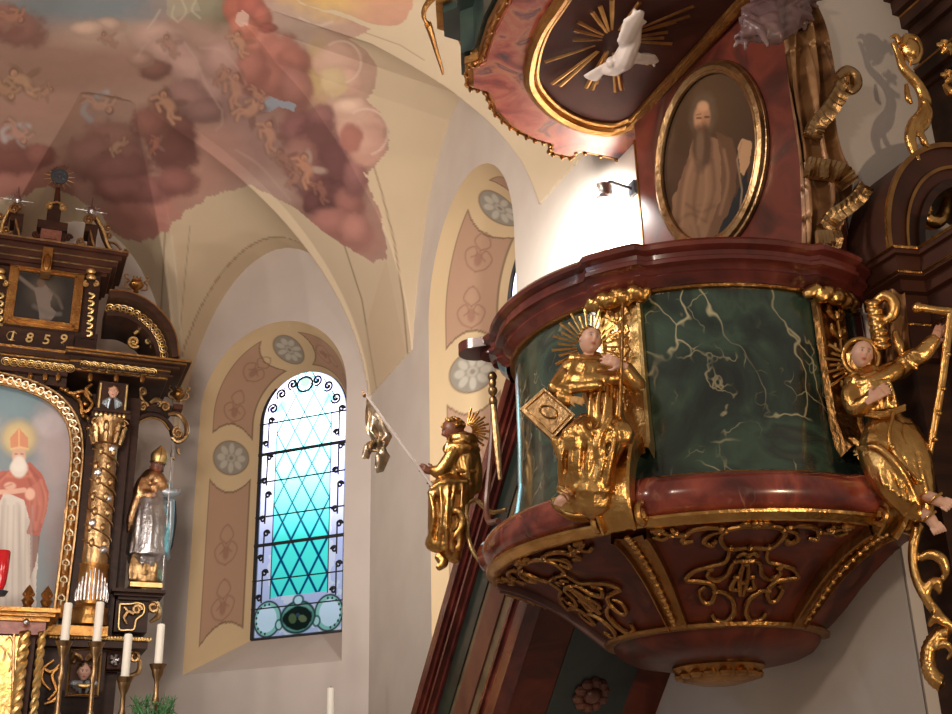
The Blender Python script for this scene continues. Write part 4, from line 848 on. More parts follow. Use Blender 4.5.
# lamp on the wall between stair door and canopy
lp = thing('spotlight', 'small glaring spotlight on the white wall left of the back panel', 'lamp', W2.pt(-1.02, .02, 5.12))
mb = MB(W2.M()); mb.box((-1.02, .012, 5.15), (.07, .024, .09)); mb.tube([(-1.02, .02, 5.15), (-1.02, .16, 5.17), (-1.04, .2, 5.15)], .010, 8); obj('wall_bracket', mb, IRON, lp)
mb = MB(W2.M()); mb.lathe([(.02, 0), (.05, .03), (.055, .10), (.05, .105)], (-1.04, .2, 5.04), 20); obj('lamp_shade', mb, SILV, lp)
mb = MB(W2.M()); mb.ell((-1.045, .2, 5.04), (.04, .04, .03), 14); obj('bulb', mb, LAMPM, lp)
# ================================================================ CARVED FIGURES
class Fig:
    """sculpting frame standing at one place; coordinates are laid out on the figure's own upright plane, off = towards the room"""
    def __init__(s, P, root=None):
        s.P = np.array(P); h = s.P - CAM; h[2] = 0; s.n = -h / np.linalg.norm(h); s.r = np.array([-s.n[1], s.n[0], 0]); s.k = 1 / (f_px / ((s.P - CAM) @ Fv)); s.root = root
    def S(s, x, y, o=0): return onplane(x, y, s.P, s.n) + s.n * o * s.k
    def T(s, mb, pts, r, n=10, **kw):
        P_ = [s.S(*p) for p in pts]
        if len(P_) > 2: 
            m = len(P_); P_ = spline(P_, 4); r = list(np.interp(np.linspace(0, m - 1, len(P_)), range(m), r if hasattr(r, '__len__') else [r] * m))
        elif not hasattr(r, '__len__'): r = [r] * len(P_)
        mb.tube(P_, [q * s.k for q in r], n, **kw)
        mb.ell(P_[0], r[0] * s.k, 8); mb.ell(P_[-1], r[-1] * s.k, 8)
    def E(s, mb, p, r, rot=None):
        r = r if hasattr(r, '__len__') else (r, r, r); c = s.S(*p); R = Matrix(((s.r[0], s.n[0], 0), (s.r[1], s.n[1], 0), (0, 0, 1))).to_4x4()
        if rot: R = R @ Matrix.Rotation(math.radians(rot), 4, 'Y')
        mb.ell(c, [q * s.k for q in r], 12, R)
    def head(s, p, h, yaw, tilt, nod, hair=None, name='head', skin=(206, 162, 140), beard=None):
        """h: half height in layout px; yaw>0 looks right, tilt>0 leans right, nod>0 looks up"""
        c = s.S(*p); n, m = 56, 44; up = np.array([0, 0, 1.0])
        ya, ta, na = map(math.radians, (yaw, tilt, nod))
        F = s.n * math.cos(ya) + s.r * math.sin(ya); Rr = s.r * math.cos(ya) - s.n * math.sin(ya)
        F2 = F * math.cos(na) + up * math.sin(na); U2 = up * math.cos(na) - F * math.sin(na)
        U3 = U2 * math.cos(ta) + Rr * math.sin(ta); R3 = Rr * math.cos(ta) - U2 * math.sin(ta)
        H = h * s.k; V = []; C_ = []; sk = np.array(srgb(*skin))
        g = lambda a, b_, sa, sb: math.exp(-(a / sa) ** 2 - (b_ / sb) ** 2)
        for j in range(m + 1):
            th = PI * j / m; z = math.cos(th)
            for i in range(n):
                a = 2 * PI * i / n; x, y = math.sin(th) * math.sin(a), math.sin(th) * math.cos(a)
                X_ = x * .74 * (1 - .22 * max(0, -z) ** 1.5); Y_ = y * (.86 if y > 0 else .95) * (1 - .1 * max(0, -z)); Z_ = z
                if y > 0:
                    nose = g(x, z + .12, .10, .26) * (.55 + .9 * max(0, .15 - z)); Y_ += .34 * min(nose, 1.0)
                    Y_ += .06 * g(x, z - .24, .5, .10) - .11 * (g(x - .33, z - .06, .17, .12) + g(x + .33, z - .06, .17, .12)) + .05 * (g(x - .32, z - .05, .09, .055) + g(x + .32, z - .05, .09, .055))
                    Y_ += .09 * g(x, z + .50, .20, .05) + .07 * g(x, z + .62, .17, .05) - .05 * g(x, z + .56, .2, .025) + .11 * g(x, z + .86, .22, .12) + .05 * (g(x - .42, z + .22, .2, .2) + g(x + .42, z + .22, .2, .2))
                V.append(c + H * (X_ * R3 + Y_ * F2 + Z_ * U3)); col = sk.copy()
                if y > 0:
                    lip = min(1, g(x, z + .56, .24, .085) * 1.3); col = col * (1 - lip) + np.array(srgb(168, 76, 66)) * lip
                    ck = .35 * (g(x - .42, z + .26, .2, .16) + g(x + .42, z + .26, .2, .16)); col = col * (1 - ck) + np.array(srgb(206, 120, 100)) * ck
                    for e_ in (-.32, .32):
                        w_ = min(1, 1.6 * g(x - e_, z - .05, .12, .045)); col = col * (1 - w_) + np.array(srgb(214, 204, 190)) * w_; w_ = min(1, 2.2 * g(x - e_, z - .05, .065, .06)); col = col * (1 - w_) + np.array(srgb(36, 22, 16)) * w_
                        w_ = min(.9, 1.2 * g(x - e_ * 1.03, z - .21, .17, .028)); col = col * (1 - w_) + np.array(srgb(90, 54, 36)) * w_; w_ = min(.9, 1.5 * g(x - e_, z - .105, .14, .024)); col = col * (1 - w_) + np.array(srgb(80, 46, 34)) * w_
                    if beard is not None and z < -.38 and not (abs(x) < .2 and -.68 < z < -.46): col = np.array(srgb(*beard))
                V_ = 0; C_.append(col)
        Fs = [(j * n + i, (j + 1) * n + i, (j + 1) * n + (i + 1) % n, j * n + (i + 1) % n) for j in range(m) for i in range(n)]
        k = len(V)
        mb = MB()
        for sg in (-1, 1):
            R_ = Matrix((R3, F2, U3)).transposed().to_4x4(); mb.ell(c + H * (sg * .74 * R3 - .02 * F2 - .05 * U3), (.07 * H, .12 * H, .2 * H), 10, R_)
        V += [np.array(v) for v in mb.v]; C_ += [sk * .9] * len(mb.v); Fs += [tuple(q + k for q in f_) for f_ in mb.f]
        o = mesh_obj(name, V, Fs, SKIN, s.root, np.array(C_), True, None); s.axes = (c, R3, F2, U3, H)
        return o
    def hair(s, material, length=-.35, name='hair', front=.62):
        c, R3, F2, U3, H = s.axes; mb = MB(); rs = np.random.RandomState(2)
        for i in range(90):
            a = rs.uniform(0, 2 * PI); z = rs.uniform(length, 1.0); q = math.sqrt(max(0, 1 - z * z)); x, y = q * math.sin(a), q * math.cos(a)
            if y > .15 and z < front: continue
            P = c + H * (x * .80 * R3 + (y * .98 - .04) * F2 + z * 1.0 * U3); mb.ell(P, H * rs.uniform(.13, .22), 7)
        V, Fq = remeshed(mb, max(.004, H * .07), 1); return mesh_obj(name, V, Fq, material, s.root, None, True, None)
    def hand(s, wrist, fing, normal_off, size, name='hand', skin=(206, 160, 138), curl=.25, side=1):
        """wrist, fing: layout points (x, y, off); size: hand length in layout px; side: thumb side"""
        W = s.S(*wrist); D = s.S(*fing) - W; D /= np.linalg.norm(D); N = s.n * normal_off + s.r * .001; N = N - D * (N @ D); N /= np.linalg.norm(N); B = np.cross(D, N) * side; L = size * s.k
        mb = MB(); mb.tube([W - D * L * .25, W, W + D * L * .22, W + D * L * .5], [L * .14, L * .15, L * .22, L * .23], 12, flat=.5, up=N)
        for i, (b_, ln, r_) in enumerate(((.19, .40, .062), (.065, .47, .066), (-.06, .44, .064), (-.175, .34, .056))):
            p0 = W + D * L * .42 + B * L * b_; d1 = D + B * b_ * .35; d1 /= np.linalg.norm(d1); p1 = p0 + d1 * L * ln * .5; d2 = d1 - N * curl; d2 /= np.linalg.norm(d2); p2 = p1 + d2 * L * ln * .3; d3 = d2 - N * curl * 1.3; d3 /= np.linalg.norm(d3); p3 = p2 + d3 * L * ln * .25
            mb.tube([p0, p1, p2, p3], [L * r_, L * r_ * .95, L * r_ * .86, L * r_ * .62], 8); mb.ell(p3, L * r_ * .62, 6)
        p0 = W + D * L * .12 + B * L * .17; p1 = p0 + (D * .6 + B * .8) * L * .2; p2 = p1 + (D * .9 + B * .3 - N * curl) * L * .17
        mb.tube([W + D * L * .05 + B * L * .08, p0, p1, p2], [L * .09, L * .09, L * .075, L * .05], 8); mb.ell(p2, L * .05, 6)
        V, Fq = remeshed(mb, max(.0028, L * .035), 1); return mesh_obj(name, V, Fq, SKIN, s.root, np.tile(np.array(srgb(*skin)), (len(V), 1)), True, None)
    def folds(s, mb, A, B, n, r, seed=1, bow=6, jit=5):
        """raised drapery folds running from polyline A to polyline B"""
        rs = np.random.RandomState(seed); A = [np.array(a, float) for a in spline(A, 6)]; B = [np.array(b_, float) for b_ in spline(B, 6)]
        for i in range(n):
            t_ = (i + .5) / n; a = A[int(t_ * (len(A) - 1))]; b_ = B[int(t_ * (len(B) - 1))]; m = (a + b_) / 2 + rs.uniform(-jit, jit, 3) * (1, 1, .4); m[2] += bow * rs.uniform(.2, 1)
            s.T(mb, [tuple(a), tuple(m), tuple(b_)], [r * .6, r * rs.uniform(.8, 1.3), r * 1.1], 7)
def halo(fig, cx, cy, off, r0, r1, angs, name='halo_ray', mat_=None, w_=1.3, sq=1.0):
    for i, a in enumerate(angs):
        q = math.radians(a); L = r1 * (1.0 if i % 2 == 0 else .84); mb = MB(); a0 = fig.S(cx + r0 * math.cos(q), cy - r0 * sq * math.sin(q), off); a1 = fig.S(cx + L * math.cos(q), cy - L * sq * math.sin(q), off)
        mb.tube([a0, (a0 + a1) / 2, a1], [w_ * .7 * fig.k, w_ * fig.k, w_ * 1.2 * fig.k], 4, flat=.6, up=fig.n); obj(name, mb, mat_ or GOLD, fig.root, smooth=False)
# ---- seated saint with book and thin staff, in front of the middle bracket
P = PP(-21, 1.0, 2.74); t_ = thing('saint_statue', 'gilded seated saint with a book under his arm and hand on chest', 'statue', P); A = Fig(PP(-22, .93, 3.0), t_)
mb = MB()
A.T(mb, [(594, 368, 14), (600, 392, 18), (606, 416, 18), (606, 440, 16)], [13, 20, 18, 22], 14)
A.T(mb, [(600, 438, 20), (584, 450, 44), (576, 456, 50)], [20, 17, 15], 12); A.T(mb, [(610, 440, 18), (618, 446, 40), (622, 448, 44)], [19, 16, 13], 12)
A.T(mb, [(576, 456, 48), (574, 478, 34), (580, 498, 22)], [14, 12, 16], 12); A.T(mb, [(618, 446, 40), (604, 474, 34), (596, 500, 26)], [13, 12, 17], 12)
A.T(mb, [(592, 440, 24), (592, 470, 30), (592, 500, 24)], [22, 24, 26], 14); A.T(mb, [(566, 494, 22), (590, 508, 26), (612, 502, 22)], [9, 11, 9], 10)
A.T(mb, [(568, 378, 16), (560, 394, 24), (566, 410, 34)], [9, 9.5, 11], 10); A.T(mb, [(626, 376, 16), (636, 394, 26), (630, 392, 36), (622, 383, 44)], [9, 10, 9, 7], 10)
A.folds(mb, [(590, 400, 34), (606, 396, 38), (620, 402, 32)], [(588, 440, 44), (602, 440, 46), (620, 440, 42)], 6, 2.6, 3, 3, 3)
A.folds(mb, [(566, 452, 60), (582, 444, 62), (604, 440, 54)], [(560, 492, 34), (578, 500, 42), (590, 506, 44)], 6, 3.0, 5, 6, 5)
A.folds(mb, [(604, 446, 56), (618, 440, 56), (630, 440, 46)], [(590, 506, 42), (604, 506, 40), (614, 496, 34)], 5, 3.0, 8, 6, 5)
A.folds(mb, [(572, 458, 60), (590, 462, 50)], [(612, 446, 58), (624, 452, 50)], 4, 2.4, 9, 4, 4)
A.T(mb, [(584, 446, 62), (592, 462, 58), (590, 488, 48), (578, 500, 44)], [3, 4, 4, 3.4], 8); A.T(mb, [(612, 436, 58), (600, 458, 60), (600, 482, 50)], [3, 4, 3], 8)
A.T(mb, [(558, 456, 50), (564, 470, 46), (572, 484, 40)], [5, 5, 4], 8)
rem_obj('robe', mb, .0048, GOLD, t_, 3)
mb = MB(); 
A.T(mb, [(574, 366, 18), (590, 371, 24), (606, 370, 22)], [7, 8, 7], 10); A.T(mb, [(570, 376, 20), (592, 382, 30), (618, 380, 26)], [10, 12, 10], 12)
A.T(mb, [(564, 388, 24), (588, 394, 36), (614, 390, 34), (630, 388, 28)], [9, 9, 8, 8], 12); A.T(mb, [(556, 398, 28), (576, 401, 38), (600, 400, 42)], [6, 6, 5], 10); A.T(mb, [(566, 384, 26), (556, 400, 34), (570, 405, 38)], [7, 7, 5], 10)
A.folds(mb, [(576, 372, 34), (600, 374, 38)], [(560, 402, 38), (602, 403, 44)], 5, 2.2, 4, 2, 3); A.E(mb, (588, 365, 10), (12, 9, 9))
rem_obj('cape', mb, .0046, GOLD, t_, 3)
A.head((591, 350, 24), 14.5, 24, 10, 5); A.hair(GOLDB, .15, 'hair', .78)
mb = MB(); A.T(mb, [(590, 362, 20), (590, 370, 18)], [6.5, 7], 10); obj('neck', mb, mat('neck_skin', srgb(206, 162, 140), .42), t_); NSK = MATS['neck_skin']
A.hand((622, 383, 50), (600, 374, 50), 1, 25, side=-1)
halo(A, 590, 350, 8, 13, 38, list(range(-28, 30, 14)) + list(range(42, 226, 11)))
bk = MB(); c1, c2, c3, c4 = A.S(546, 400, 36), A.S(577, 431, 50), A.S(556, 453, 48), A.S(524, 419, 34); th = A.n * 9 * A.k
def slab4(mb, q, th): mb.add([*q, *[p - th for p in q]], [(0, 1, 2, 3), (7, 6, 5, 4), (0, 4, 5, 1), (1, 5, 6, 2), (2, 6, 7, 3), (3, 7, 4, 0)])
slab4(bk, [c1, c2, c3, c4], A.n * 2.2 * A.k); B0 = [p - th for p in (c1, c2, c3, c4)]; slab4(bk, B0, A.n * 2.2 * A.k); sp = [c3, c4, c4 - th, c3 - th]; slab4(bk, sp, (c1 - c4) * .06)
bo = obj('book', bk, GOLDA, t_, smooth=False)
bk = MB(); cc = (c1 + c2 + c3 + c4) / 4; slab4(bk, [cc + (p - cc) * .93 - A.n * 1.5 * A.k for p in (c1, c2, c3, c4)], A.n * 6.5 * A.k); obj('pages', bk, WAX, bo, smooth=False)
bk = MB(); bk.tube([cc + (cc - cc) + (c1 - c3) * .12 * math.cos(q) + (c2 - c4) * .16 * math.sin(q) + A.n * .003 for q in np.linspace(0, 2 * PI, 24)], .003, 5); bk.tube([cc + (p - cc) * .84 + A.n * .002 for p in (c1, c2, c3, c4, c1)], .003, 5); obj('cover_ornament', bk, GOLD, bo)
mb = MB(); A.T(mb, [(623, 320, 40), (622, 380, 56), (620, 438, 62)], 1.7, 8); obj('staff', mb, GOLDB, t_)
A.hand((572, 412, 40), (586, 416, 42), 1, 17, name='hand', skin=(196, 150, 90), side=1)
mb = MB(); A.T(mb, [(573, 500, 34), (566, 508, 38), (561, 511, 38)], [5.2, 5.4, 4.2], 10)
for i in range(5): A.T(mb, [(559 + i * 1.6, 512 + i * .5 - (i - 2) ** 2 * .2, 39), (556.5 + i * 1.6, 514 + i * .6, 38)], [1.5, 1.2], 6)
V, Fq = remeshed(mb, .0035, 1); ft_ = mesh_obj('foot', V, Fq, NSK, t_, None, True, None)
mb = MB(); 
for i in range(3): A.T(mb, [(560 + 4 * i, 503 + i * -1.5, 42), (566 + 4 * i, 507 - i, 45), (570 + 4 * i, 512 - i * 1.5, 38)], 1.0, 6)
obj('sandal_strap', mb, GOLD, ft_)
mb = MB(); mb.grid(lambda a, b_: tuple(A.S(552 + 60 * a, 503 + (18 * math.sin(PI * a) ** .6) * b_, 18 + 16 * math.sin(PI * a) * (1 - .4 * b_))), 20, 8); mb.grid(lambda a, b_: tuple(A.S(552 + 60 * a, 503 + (18 * math.sin(PI * a) ** .6) * b_, -6)), 20, 8); A.T(mb, [(556, 506, 14), (568, 519, 22), (584, 522, 26), (600, 518, 22), (612, 506, 14)], 2.2, 8); mb.ell(A.S(582, 506, 10), (30 * A.k, 22 * A.k, 12 * A.k), 16)
obj('plinth', mb, GOLD, t_, angle=None)
# ---- saint with raised arm and crutch staff, right hand bracket
t_ = thing('saint_statue', 'gilded hooded saint raising one arm with a tall knotted staff', 'statue', PP(50, 1.12, 2.3)); B = Fig(PP(47, 1.02, 3.0), t_)
mb = MB()
B.T(mb, [(872, 384, 12), (878, 404, 16), (888, 422, 14), (890, 440, 14)], [17, 19, 15, 20], 14)
B.T(mb, [(888, 436, 14), (884, 460, 26), (892, 486, 26), (912, 512, 20)], [22, 23, 20, 13], 14); B.T(mb, [(900, 438, 10), (912, 462, 14), (918, 490, 12), (924, 514, 12)], [20, 20, 17, 11], 12)
B.T(mb, [(870, 456, 30), (880, 476, 34), (900, 500, 28), (920, 520, 22)], [9, 11, 10, 7], 10)
B.T(mb, [(898, 374, 10), (912, 364, 12), (922, 360, 14), (934, 346, 14)], [11, 11, 10, 8], 12); B.T(mb, [(858, 388, 12), (854, 402, 18), (860, 416, 26), (874, 410, 36)], [10, 12, 10, 8], 12)
B.folds(mb, [(868, 438, 34), (884, 434, 38), (900, 434, 32)], [(884, 494, 46), (904, 508, 42), (922, 512, 30)], 6, 2.6, 3, 7, 5); B.folds(mb, [(872, 392, 32), (894, 388, 32)], [(874, 420, 34), (902, 416, 28)], 6, 2.3, 6, 4, 3)
B.folds(mb, [(896, 432, 30), (914, 436, 24)], [(914, 500, 34), (930, 500, 24)], 4, 2.8, 8, 6, 5); B.folds(mb, [(904, 366, 24), (916, 358, 24)], [(914, 378, 16), (932, 356, 20)], 3, 2.2, 9, 2, 2)
B.T(mb, [(862, 458, 34), (882, 462, 50), (904, 484, 44), (920, 514, 32)], [3, 4, 3.6, 3], 8)
rem_obj('robe', mb, .0048, GOLD, t_, 3)
mb = MB(); B.T(mb, [(852, 386, 12), (872, 392, 24), (894, 380, 20), (901, 370, 12)], [8, 9, 9, 8], 12); B.T(mb, [(856, 380, 12), (874, 383, 18), (892, 372, 14)], [6.5, 7, 6.5], 12); B.folds(mb, [(858, 382, 22), (892, 374, 20)], [(854, 394, 22), (896, 386, 26)], 5, 2.0, 2, 1.5, 2)
rem_obj('cape', mb, .0046, GOLD, t_, 3)
mb = MB(); B.T(mb, [(862 + 17 * math.cos(q), 362 - 18 * math.sin(q), 14 - 3 * math.cos(q)) for q in np.linspace(0, 2 * PI, 18)], 3.2, 8); B.E(mb, (860, 362, 2), (18, 9, 19)); rem_obj('hood', mb, .0045, GOLD, t_, 2)
B.head((864, 363, 26), 14, 22, 14, -6)
B.hand((874, 413, 44), (894, 398, 42), 1, 26, side=-1, skin=(196, 150, 128)); B.hand((934, 348, 16), (943, 330, 18), 1, 24, side=1, skin=(176, 126, 100))
for i in range(3):
    mb = MB(); B.T(mb, [(868, 420 + 2.4 * i, 30), (886, 424 + 2 * i, 38), (906, 414 + 2.2 * i, 28)], 1.4, 8); obj('rope_belt', mb, GOLD, t_)
mb = MB(); B.T(mb, [(896, 424, 38), (892, 446, 46), (895, 462, 48), (908, 478, 46), (920, 490, 38)], [1.7, 1.7, 2.6, 1.9, 2.6], 8); B.E(mb, (895, 461, 49), 3.4); B.E(mb, (921, 491, 38), 3.8); obj('rope_end', mb, GOLD, t_)
mb = MB(); B.T(mb, [(928, 466, 14), (936, 424, 18), (943, 384, 20), (951, 322, 22)], [3.6, 4.2, 4.0, 4.2], 10); B.T(mb, [(921, 316, 22), (938, 319, 23), (962, 321, 22)], [4.6, 4.2, 4.8], 10)
for x, y in ((937, 420), (941, 396), (946, 362), (933, 446)): B.E(mb, (x + 3, y, 22), 2.6)
B.E(mb, (919, 316, 22), 6); obj('staff', mb, GOLD, t_)
halo(B, 862, 364, 2, 16, 38, list(range(150, 226, 11)))
for (xs, nm) in (([(920, 516, 20), (930, 524, 26), (937, 534, 26)], 'foot'), ([(924, 500, 22), (936, 506, 26), (946, 511, 26)], 'foot')):
    mb = MB(); B.T(mb, xs, [5.4, 6.2, 4.6], 10); x, y, o_ = xs[-1]; xa, ya, _ = xs[-2]; dl = math.hypot(x - xa, y - ya); dx, dy = (x - xa) / dl, (y - ya) / dl; wx, wy = -dy, dx
    for i in range(5): c_ = (i - 2) * 2.5; L_ = (7.4, 6.6, 6.0, 5.2, 4.4)[i]; B.T(mb, [(x - 2 * dx + wx * c_, y - 2 * dy + wy * c_, o_ + 2), (x + dx * L_ * .55 + wx * c_ * 1.12, y + dy * L_ * .55 + wy * c_ * 1.12, o_ + 3), (x + dx * L_ + wx * c_ * 1.15, y + dy * L_ + wy * c_ * 1.15, o_ + 1)], [1.9 - .16 * i, 1.7 - .14 * i, 1.35 - .1 * i], 8)
    V, Fq = remeshed(mb, .0026, 1); fo = mesh_obj(nm, V, Fq, NSK, t_, None, True, None)
    mb = MB(); x1, y1, o1 = xs[1]; B.T(mb, [(x1 - 6, y1 + 4, o1 + 4), (x1, y1, o1 + 8), (x1 + 6, y1 - 5, o1 + 4)], 1.4, 6); obj('sandal_strap', mb, GOLD, fo)
mb = MB(); mb.grid(lambda a, b_: tuple(B.S(866 + 38 * a + 8 * b_, 302 + 62 * b_ - 18 * a * (1 - b_) + 4 * math.sin(a * 9), -8 + 10 * math.sin(a * 11 + b_ * 3))), 22, 16)
V_ = list(mb.v); mb.add([tuple(np.array(v) - B.n * .03) for v in V_], [q[::-1] for q in mb.f]); obj('hanging_cloth', mb, BROCADE, t_, angle=None)
mb = MB(); B.T(mb, [(874, 306, 8), (886, 300, 12), (895, 308, 12), (893, 320, 10), (884, 322, 8), (880, 314, 10)], [4, 6, 6.5, 5.5, 4, 2.5], 10)
for i in range(7): B.T(mb, [(868 + i * 1.2, 306 + i * 7, 10), (874 + i * 1.6, 310 + i * 7, 16), (880 + i * 1.6, 307 + i * 7, 10)], [3.4, 4.2, 3], 8)
B.T(mb, [(896, 336, 8), (900, 350, 12), (904, 364, 8)], [4, 5, 3], 8); V, Fq = remeshed(mb, .005, 2); mesh_obj('scroll_ornament', V, Fq, GOLD, t_, None, True, None)
# S-shaped bracket under the saint
sc_ = thing('scroll_bracket', 'large gilded S-shaped leaf scroll below the feet of the staff bearing saint', 'bracket', B.S(944, 680, 0)); B2 = Fig(PP(50, 1.0, 2.5), sc_)
mb = MB(); B2.T(mb, [(918, 530, 10), (914, 548, 12), (914, 568, 12), (920, 588, 12), (932, 608, 12), (948, 626, 10), (966, 640, 6)], [7, 6.5, 6, 6.5, 6.5, 6, 4], 10, flat=.8)
B2.T(mb, [(922, 560, 12), (932, 557, 14), (942, 562, 14), (946, 574, 12), (942, 583, 10)], [4, 5.5, 6, 4.5, 2.5], 9); B2.T(mb, [(926, 602, 12), (930, 588, 14), (938, 584, 14), (940, 594, 12)], [4, 5, 5, 3], 9); B2.T(mb, [(930, 626, 12), (936, 620, 16), (944, 626, 14)], [3, 5, 3], 8)
rem_obj('stem', mb, .0055, GOLD, sc_, 2)
mb = MB(); B2.T(mb, [(948 - 20 * math.cos(q), 660 - 26 * math.sin(q), 8) for q in np.linspace(-1.2, 1.5, 14)], [5 + 2 * math.sin(i * .24) for i in range(14)], 10)
for q in np.linspace(-1.2, 1.5, 15): B2.T(mb, [(948 - 27 * math.cos(q), 660 - 33 * math.sin(q), 8), (948 - 20 * math.cos(q), 660 - 26 * math.sin(q), 15), (948 - 13 * math.cos(q), 660 - 18 * math.sin(q), 8)], 2.0, 7)
B2.T(mb, [(936, 650, 12), (946, 646, 16), (952, 654, 12), (948, 660, 10)], [3, 4, 3, 2], 8); rem_obj('fluted_curl', mb, .0052, GOLD, sc_, 2)
# ---- saint with banner on the left bracket, seen from the side
t_ = thing('saint_statue', 'gilded kneeling saint in profile holding out a banner pole', 'statue', PP(-90, 1.05, 2.5)); D_ = Fig(PP(-92, 1.07, 3.0), t_)
mb = MB()
D_.T(mb, [(462, 440, 0), (462, 458, 0), (463, 474, 0), (462, 488, 0)], [11, 15, 13, 16], 14)
D_.T(mb, [(462, 488, 4), (446, 490, 12), (436, 496, 12)], [14, 12, 9], 12); D_.T(mb, [(462, 486, -8), (448, 492, -6), (438, 500, -4)], [13, 11, 9], 12)
D_.T(mb, [(437, 496, 8), (438, 516, 8), (440, 536, 8), (446, 552, 6)], [9, 10, 12, 9], 12); D_.T(mb, [(458, 490, 0), (454, 516, 2), (452, 540, 2), (454, 556, 0)], [15, 14, 14, 8], 12); D_.T(mb, [(434, 536, 6), (430, 546, 8), (436, 550, 8)], [6, 5, 5], 8)
D_.T(mb, [(456, 452, 12), (448, 466, 14), (440, 476, 14), (434, 474, 12)], [7, 7.5, 7, 5.5], 10)
D_.T(mb, [(474, 450, -4), (476, 470, -2), (475, 488, 0)], [6, 7, 7], 10)
D_.folds(mb, [(430, 496, 18), (446, 488, 22), (466, 490, 18)], [(430, 546, 16), (444, 554, 18), (462, 552, 16)], 7, 2.4, 4, 6, 5); D_.folds(mb, [(450, 456, 14), (470, 456, 12)], [(454, 482, 14), (472, 482, 12)], 5, 1.8, 2, 2, 2)
D_.T(mb, [(432, 494, 18), (446, 488, 22), (466, 486, 16)], [3, 3.4, 3], 8); D_.T(mb, [(442, 520, 16), (458, 516, 20), (462, 530, 18), (450, 546, 18)], [3.4, 4, 4, 3], 8)
rem_obj('robe', mb, .0052, GOLD, t_, 3)
mb = MB(); D_.T(mb, [(452, 440, 6), (463, 441, 8), (472, 440, 0)], [6, 8, 7], 10); D_.T(mb, [(448, 452, 10), (462, 452, 12), (475, 450, 0)], [6, 8, 6], 10); D_.folds(mb, [(450, 440, 12), (474, 442, 6)], [(446, 456, 14), (474, 460, 10)], 4, 2.2, 3, 2, 2); rem_obj('cape', mb, .005, GOLD, t_, 3)
D_.head((453, 431, 4), 12.5, -74, -10, -22, skin=(120, 70, 48)); D_.hair(GOLD, -.1, 'hair', .5)
mb = MB(); D_.T(mb, [(462, 474, 14), (462, 476, 16), (474, 474, 8)], 1.8, 8); D_.T(mb, [(449, 473, 8), (460, 475, 15), (475, 473, 6)], 2.2, 8); obj('belt', mb, GOLD, t_)
D_.hand((433, 476, 13), (418, 470, 14), 1, 19, side=1, skin=(116, 66, 44), curl=.8)
halo(D_, 466, 430, -2, 6, 24, list(range(-62, 88, 10)), sq=.95, w_=1.2)
mb = MB(); D_.T(mb, [(366, 399, 16), (433, 491, 17)], 1.5, 8); obj('banner_pole', mb, WHITEP, t_)
mb = MB(); D_.E(mb, (432, 490, 14), (2.6, 2.6, 2.2)); D_.T(mb, [(428, 487, 14), (436, 485, 14)], 1.2, 6); obj('pole_collar', mb, GOLDB, t_); mb = MB(); D_.T(mb, [(366, 401, 16), (364, 396, 16)], [2.2, .4], 8); obj('pole_tip', mb, GOLDB, t_)
FL = [(368, 404), (366, 420), (367, 434), (374, 446), (366, 450), (363, 458), (364, 464), (370, 462), (372, 456), (378, 455), (381, 462), (376, 471), (378, 478), (384, 474), (391, 460), (386, 454), (389, 448), (393, 440), (386, 430), (378, 418)]
def flag(mb, off):
    n_ = len(FL); c = (379, 440)
    k = 8; 
    V = []
    for j in range(k + 1):
        for (x, y) in FL:
            a, b_ = c[0] + (x - c[0]) * j / k, c[1] + (y - c[1]) * j / k; V.append(D_.S(a, b_, 15 + 4.5 * math.sin(a * .42 + b_ * .12) + 2.5 * math.sin(b_ * .33 - a * .3) + off))
    mb.add(V, [(j * n_ + i, j * n_ + (i + 1) % n_, (j + 1) * n_ + (i + 1) % n_, (j + 1) * n_ + i) for j in range(k) for i in range(n_)])
mb = MB(); flag(mb, 0); flag(mb, -1.6); obj('banner', mb, mat('banner_metal', (.72, .60, .46), .32, 1, base2=(.50, .36, .22), scale=18, bump=.3, bscale=30), t_, angle=None)
mb = MB(); D_.T(mb, [(440, 560, 12), (444, 566, 16), (440, 571, 18)], [5, 5, 3.6], 9); obj('foot', mb, GOLD, t_)
mb = MB(); D_.T(mb, [(466, 508, 8), (467, 524, 8), (468, 540, 10), (474, 556, 12), (484, 566, 10), (486, 560, 10)], [2.6, 2.8, 3, 3, 3, 3.4], 8, flat=.8); D_.T(mb, [(464, 508, 8), (476, 500, 0), (490, 512, 0), (505, 510, 0)], [2.6, 3, 3, 2.4], 8, flat=.8); obj('scroll_support', mb, GOLDP, t_)
# ================================================================ MAIN ALTAR at the end wall
AO = 1.0
MA = AL.M()
def LA(x, y, o=AO): return AL.loc(x, y, o)
def abx(mb, x0, x1, yt, yb, o0, o1, oref=None):
    oref = o1 if oref is None else oref; ym = (yt + yb) / 2; xm = (x0 + x1) / 2
    u0_, u1_ = LA(x0, ym, oref)[0], LA(x1, ym, oref)[0]; z1_, z0_ = LA(xm, yt, oref)[1], LA(xm, yb, oref)[1]; return mb.bx(u0_, u1_, o0, o1, z0_, z1_)
def am(): return MB(MA)
def a3(x, y, o=AO): u, z = LA(x, y, o); return (u, o, z)
def atube(mb, pts, r, n=7, o=AO, sp=5, **k):
    P_ = spline([a3(p[0], p[1], p[2] if len(p) > 2 else o) for p in pts], sp) if len(pts) > 2 else [a3(p[0], p[1], p[2] if len(p) > 2 else o) for p in pts]
    rs = r if not hasattr(r, '__len__') else list(np.interp(np.linspace(0, 1, len(P_)), np.linspace(0, 1, len(r)), r)); mb.tube(P_, rs, n, **k)
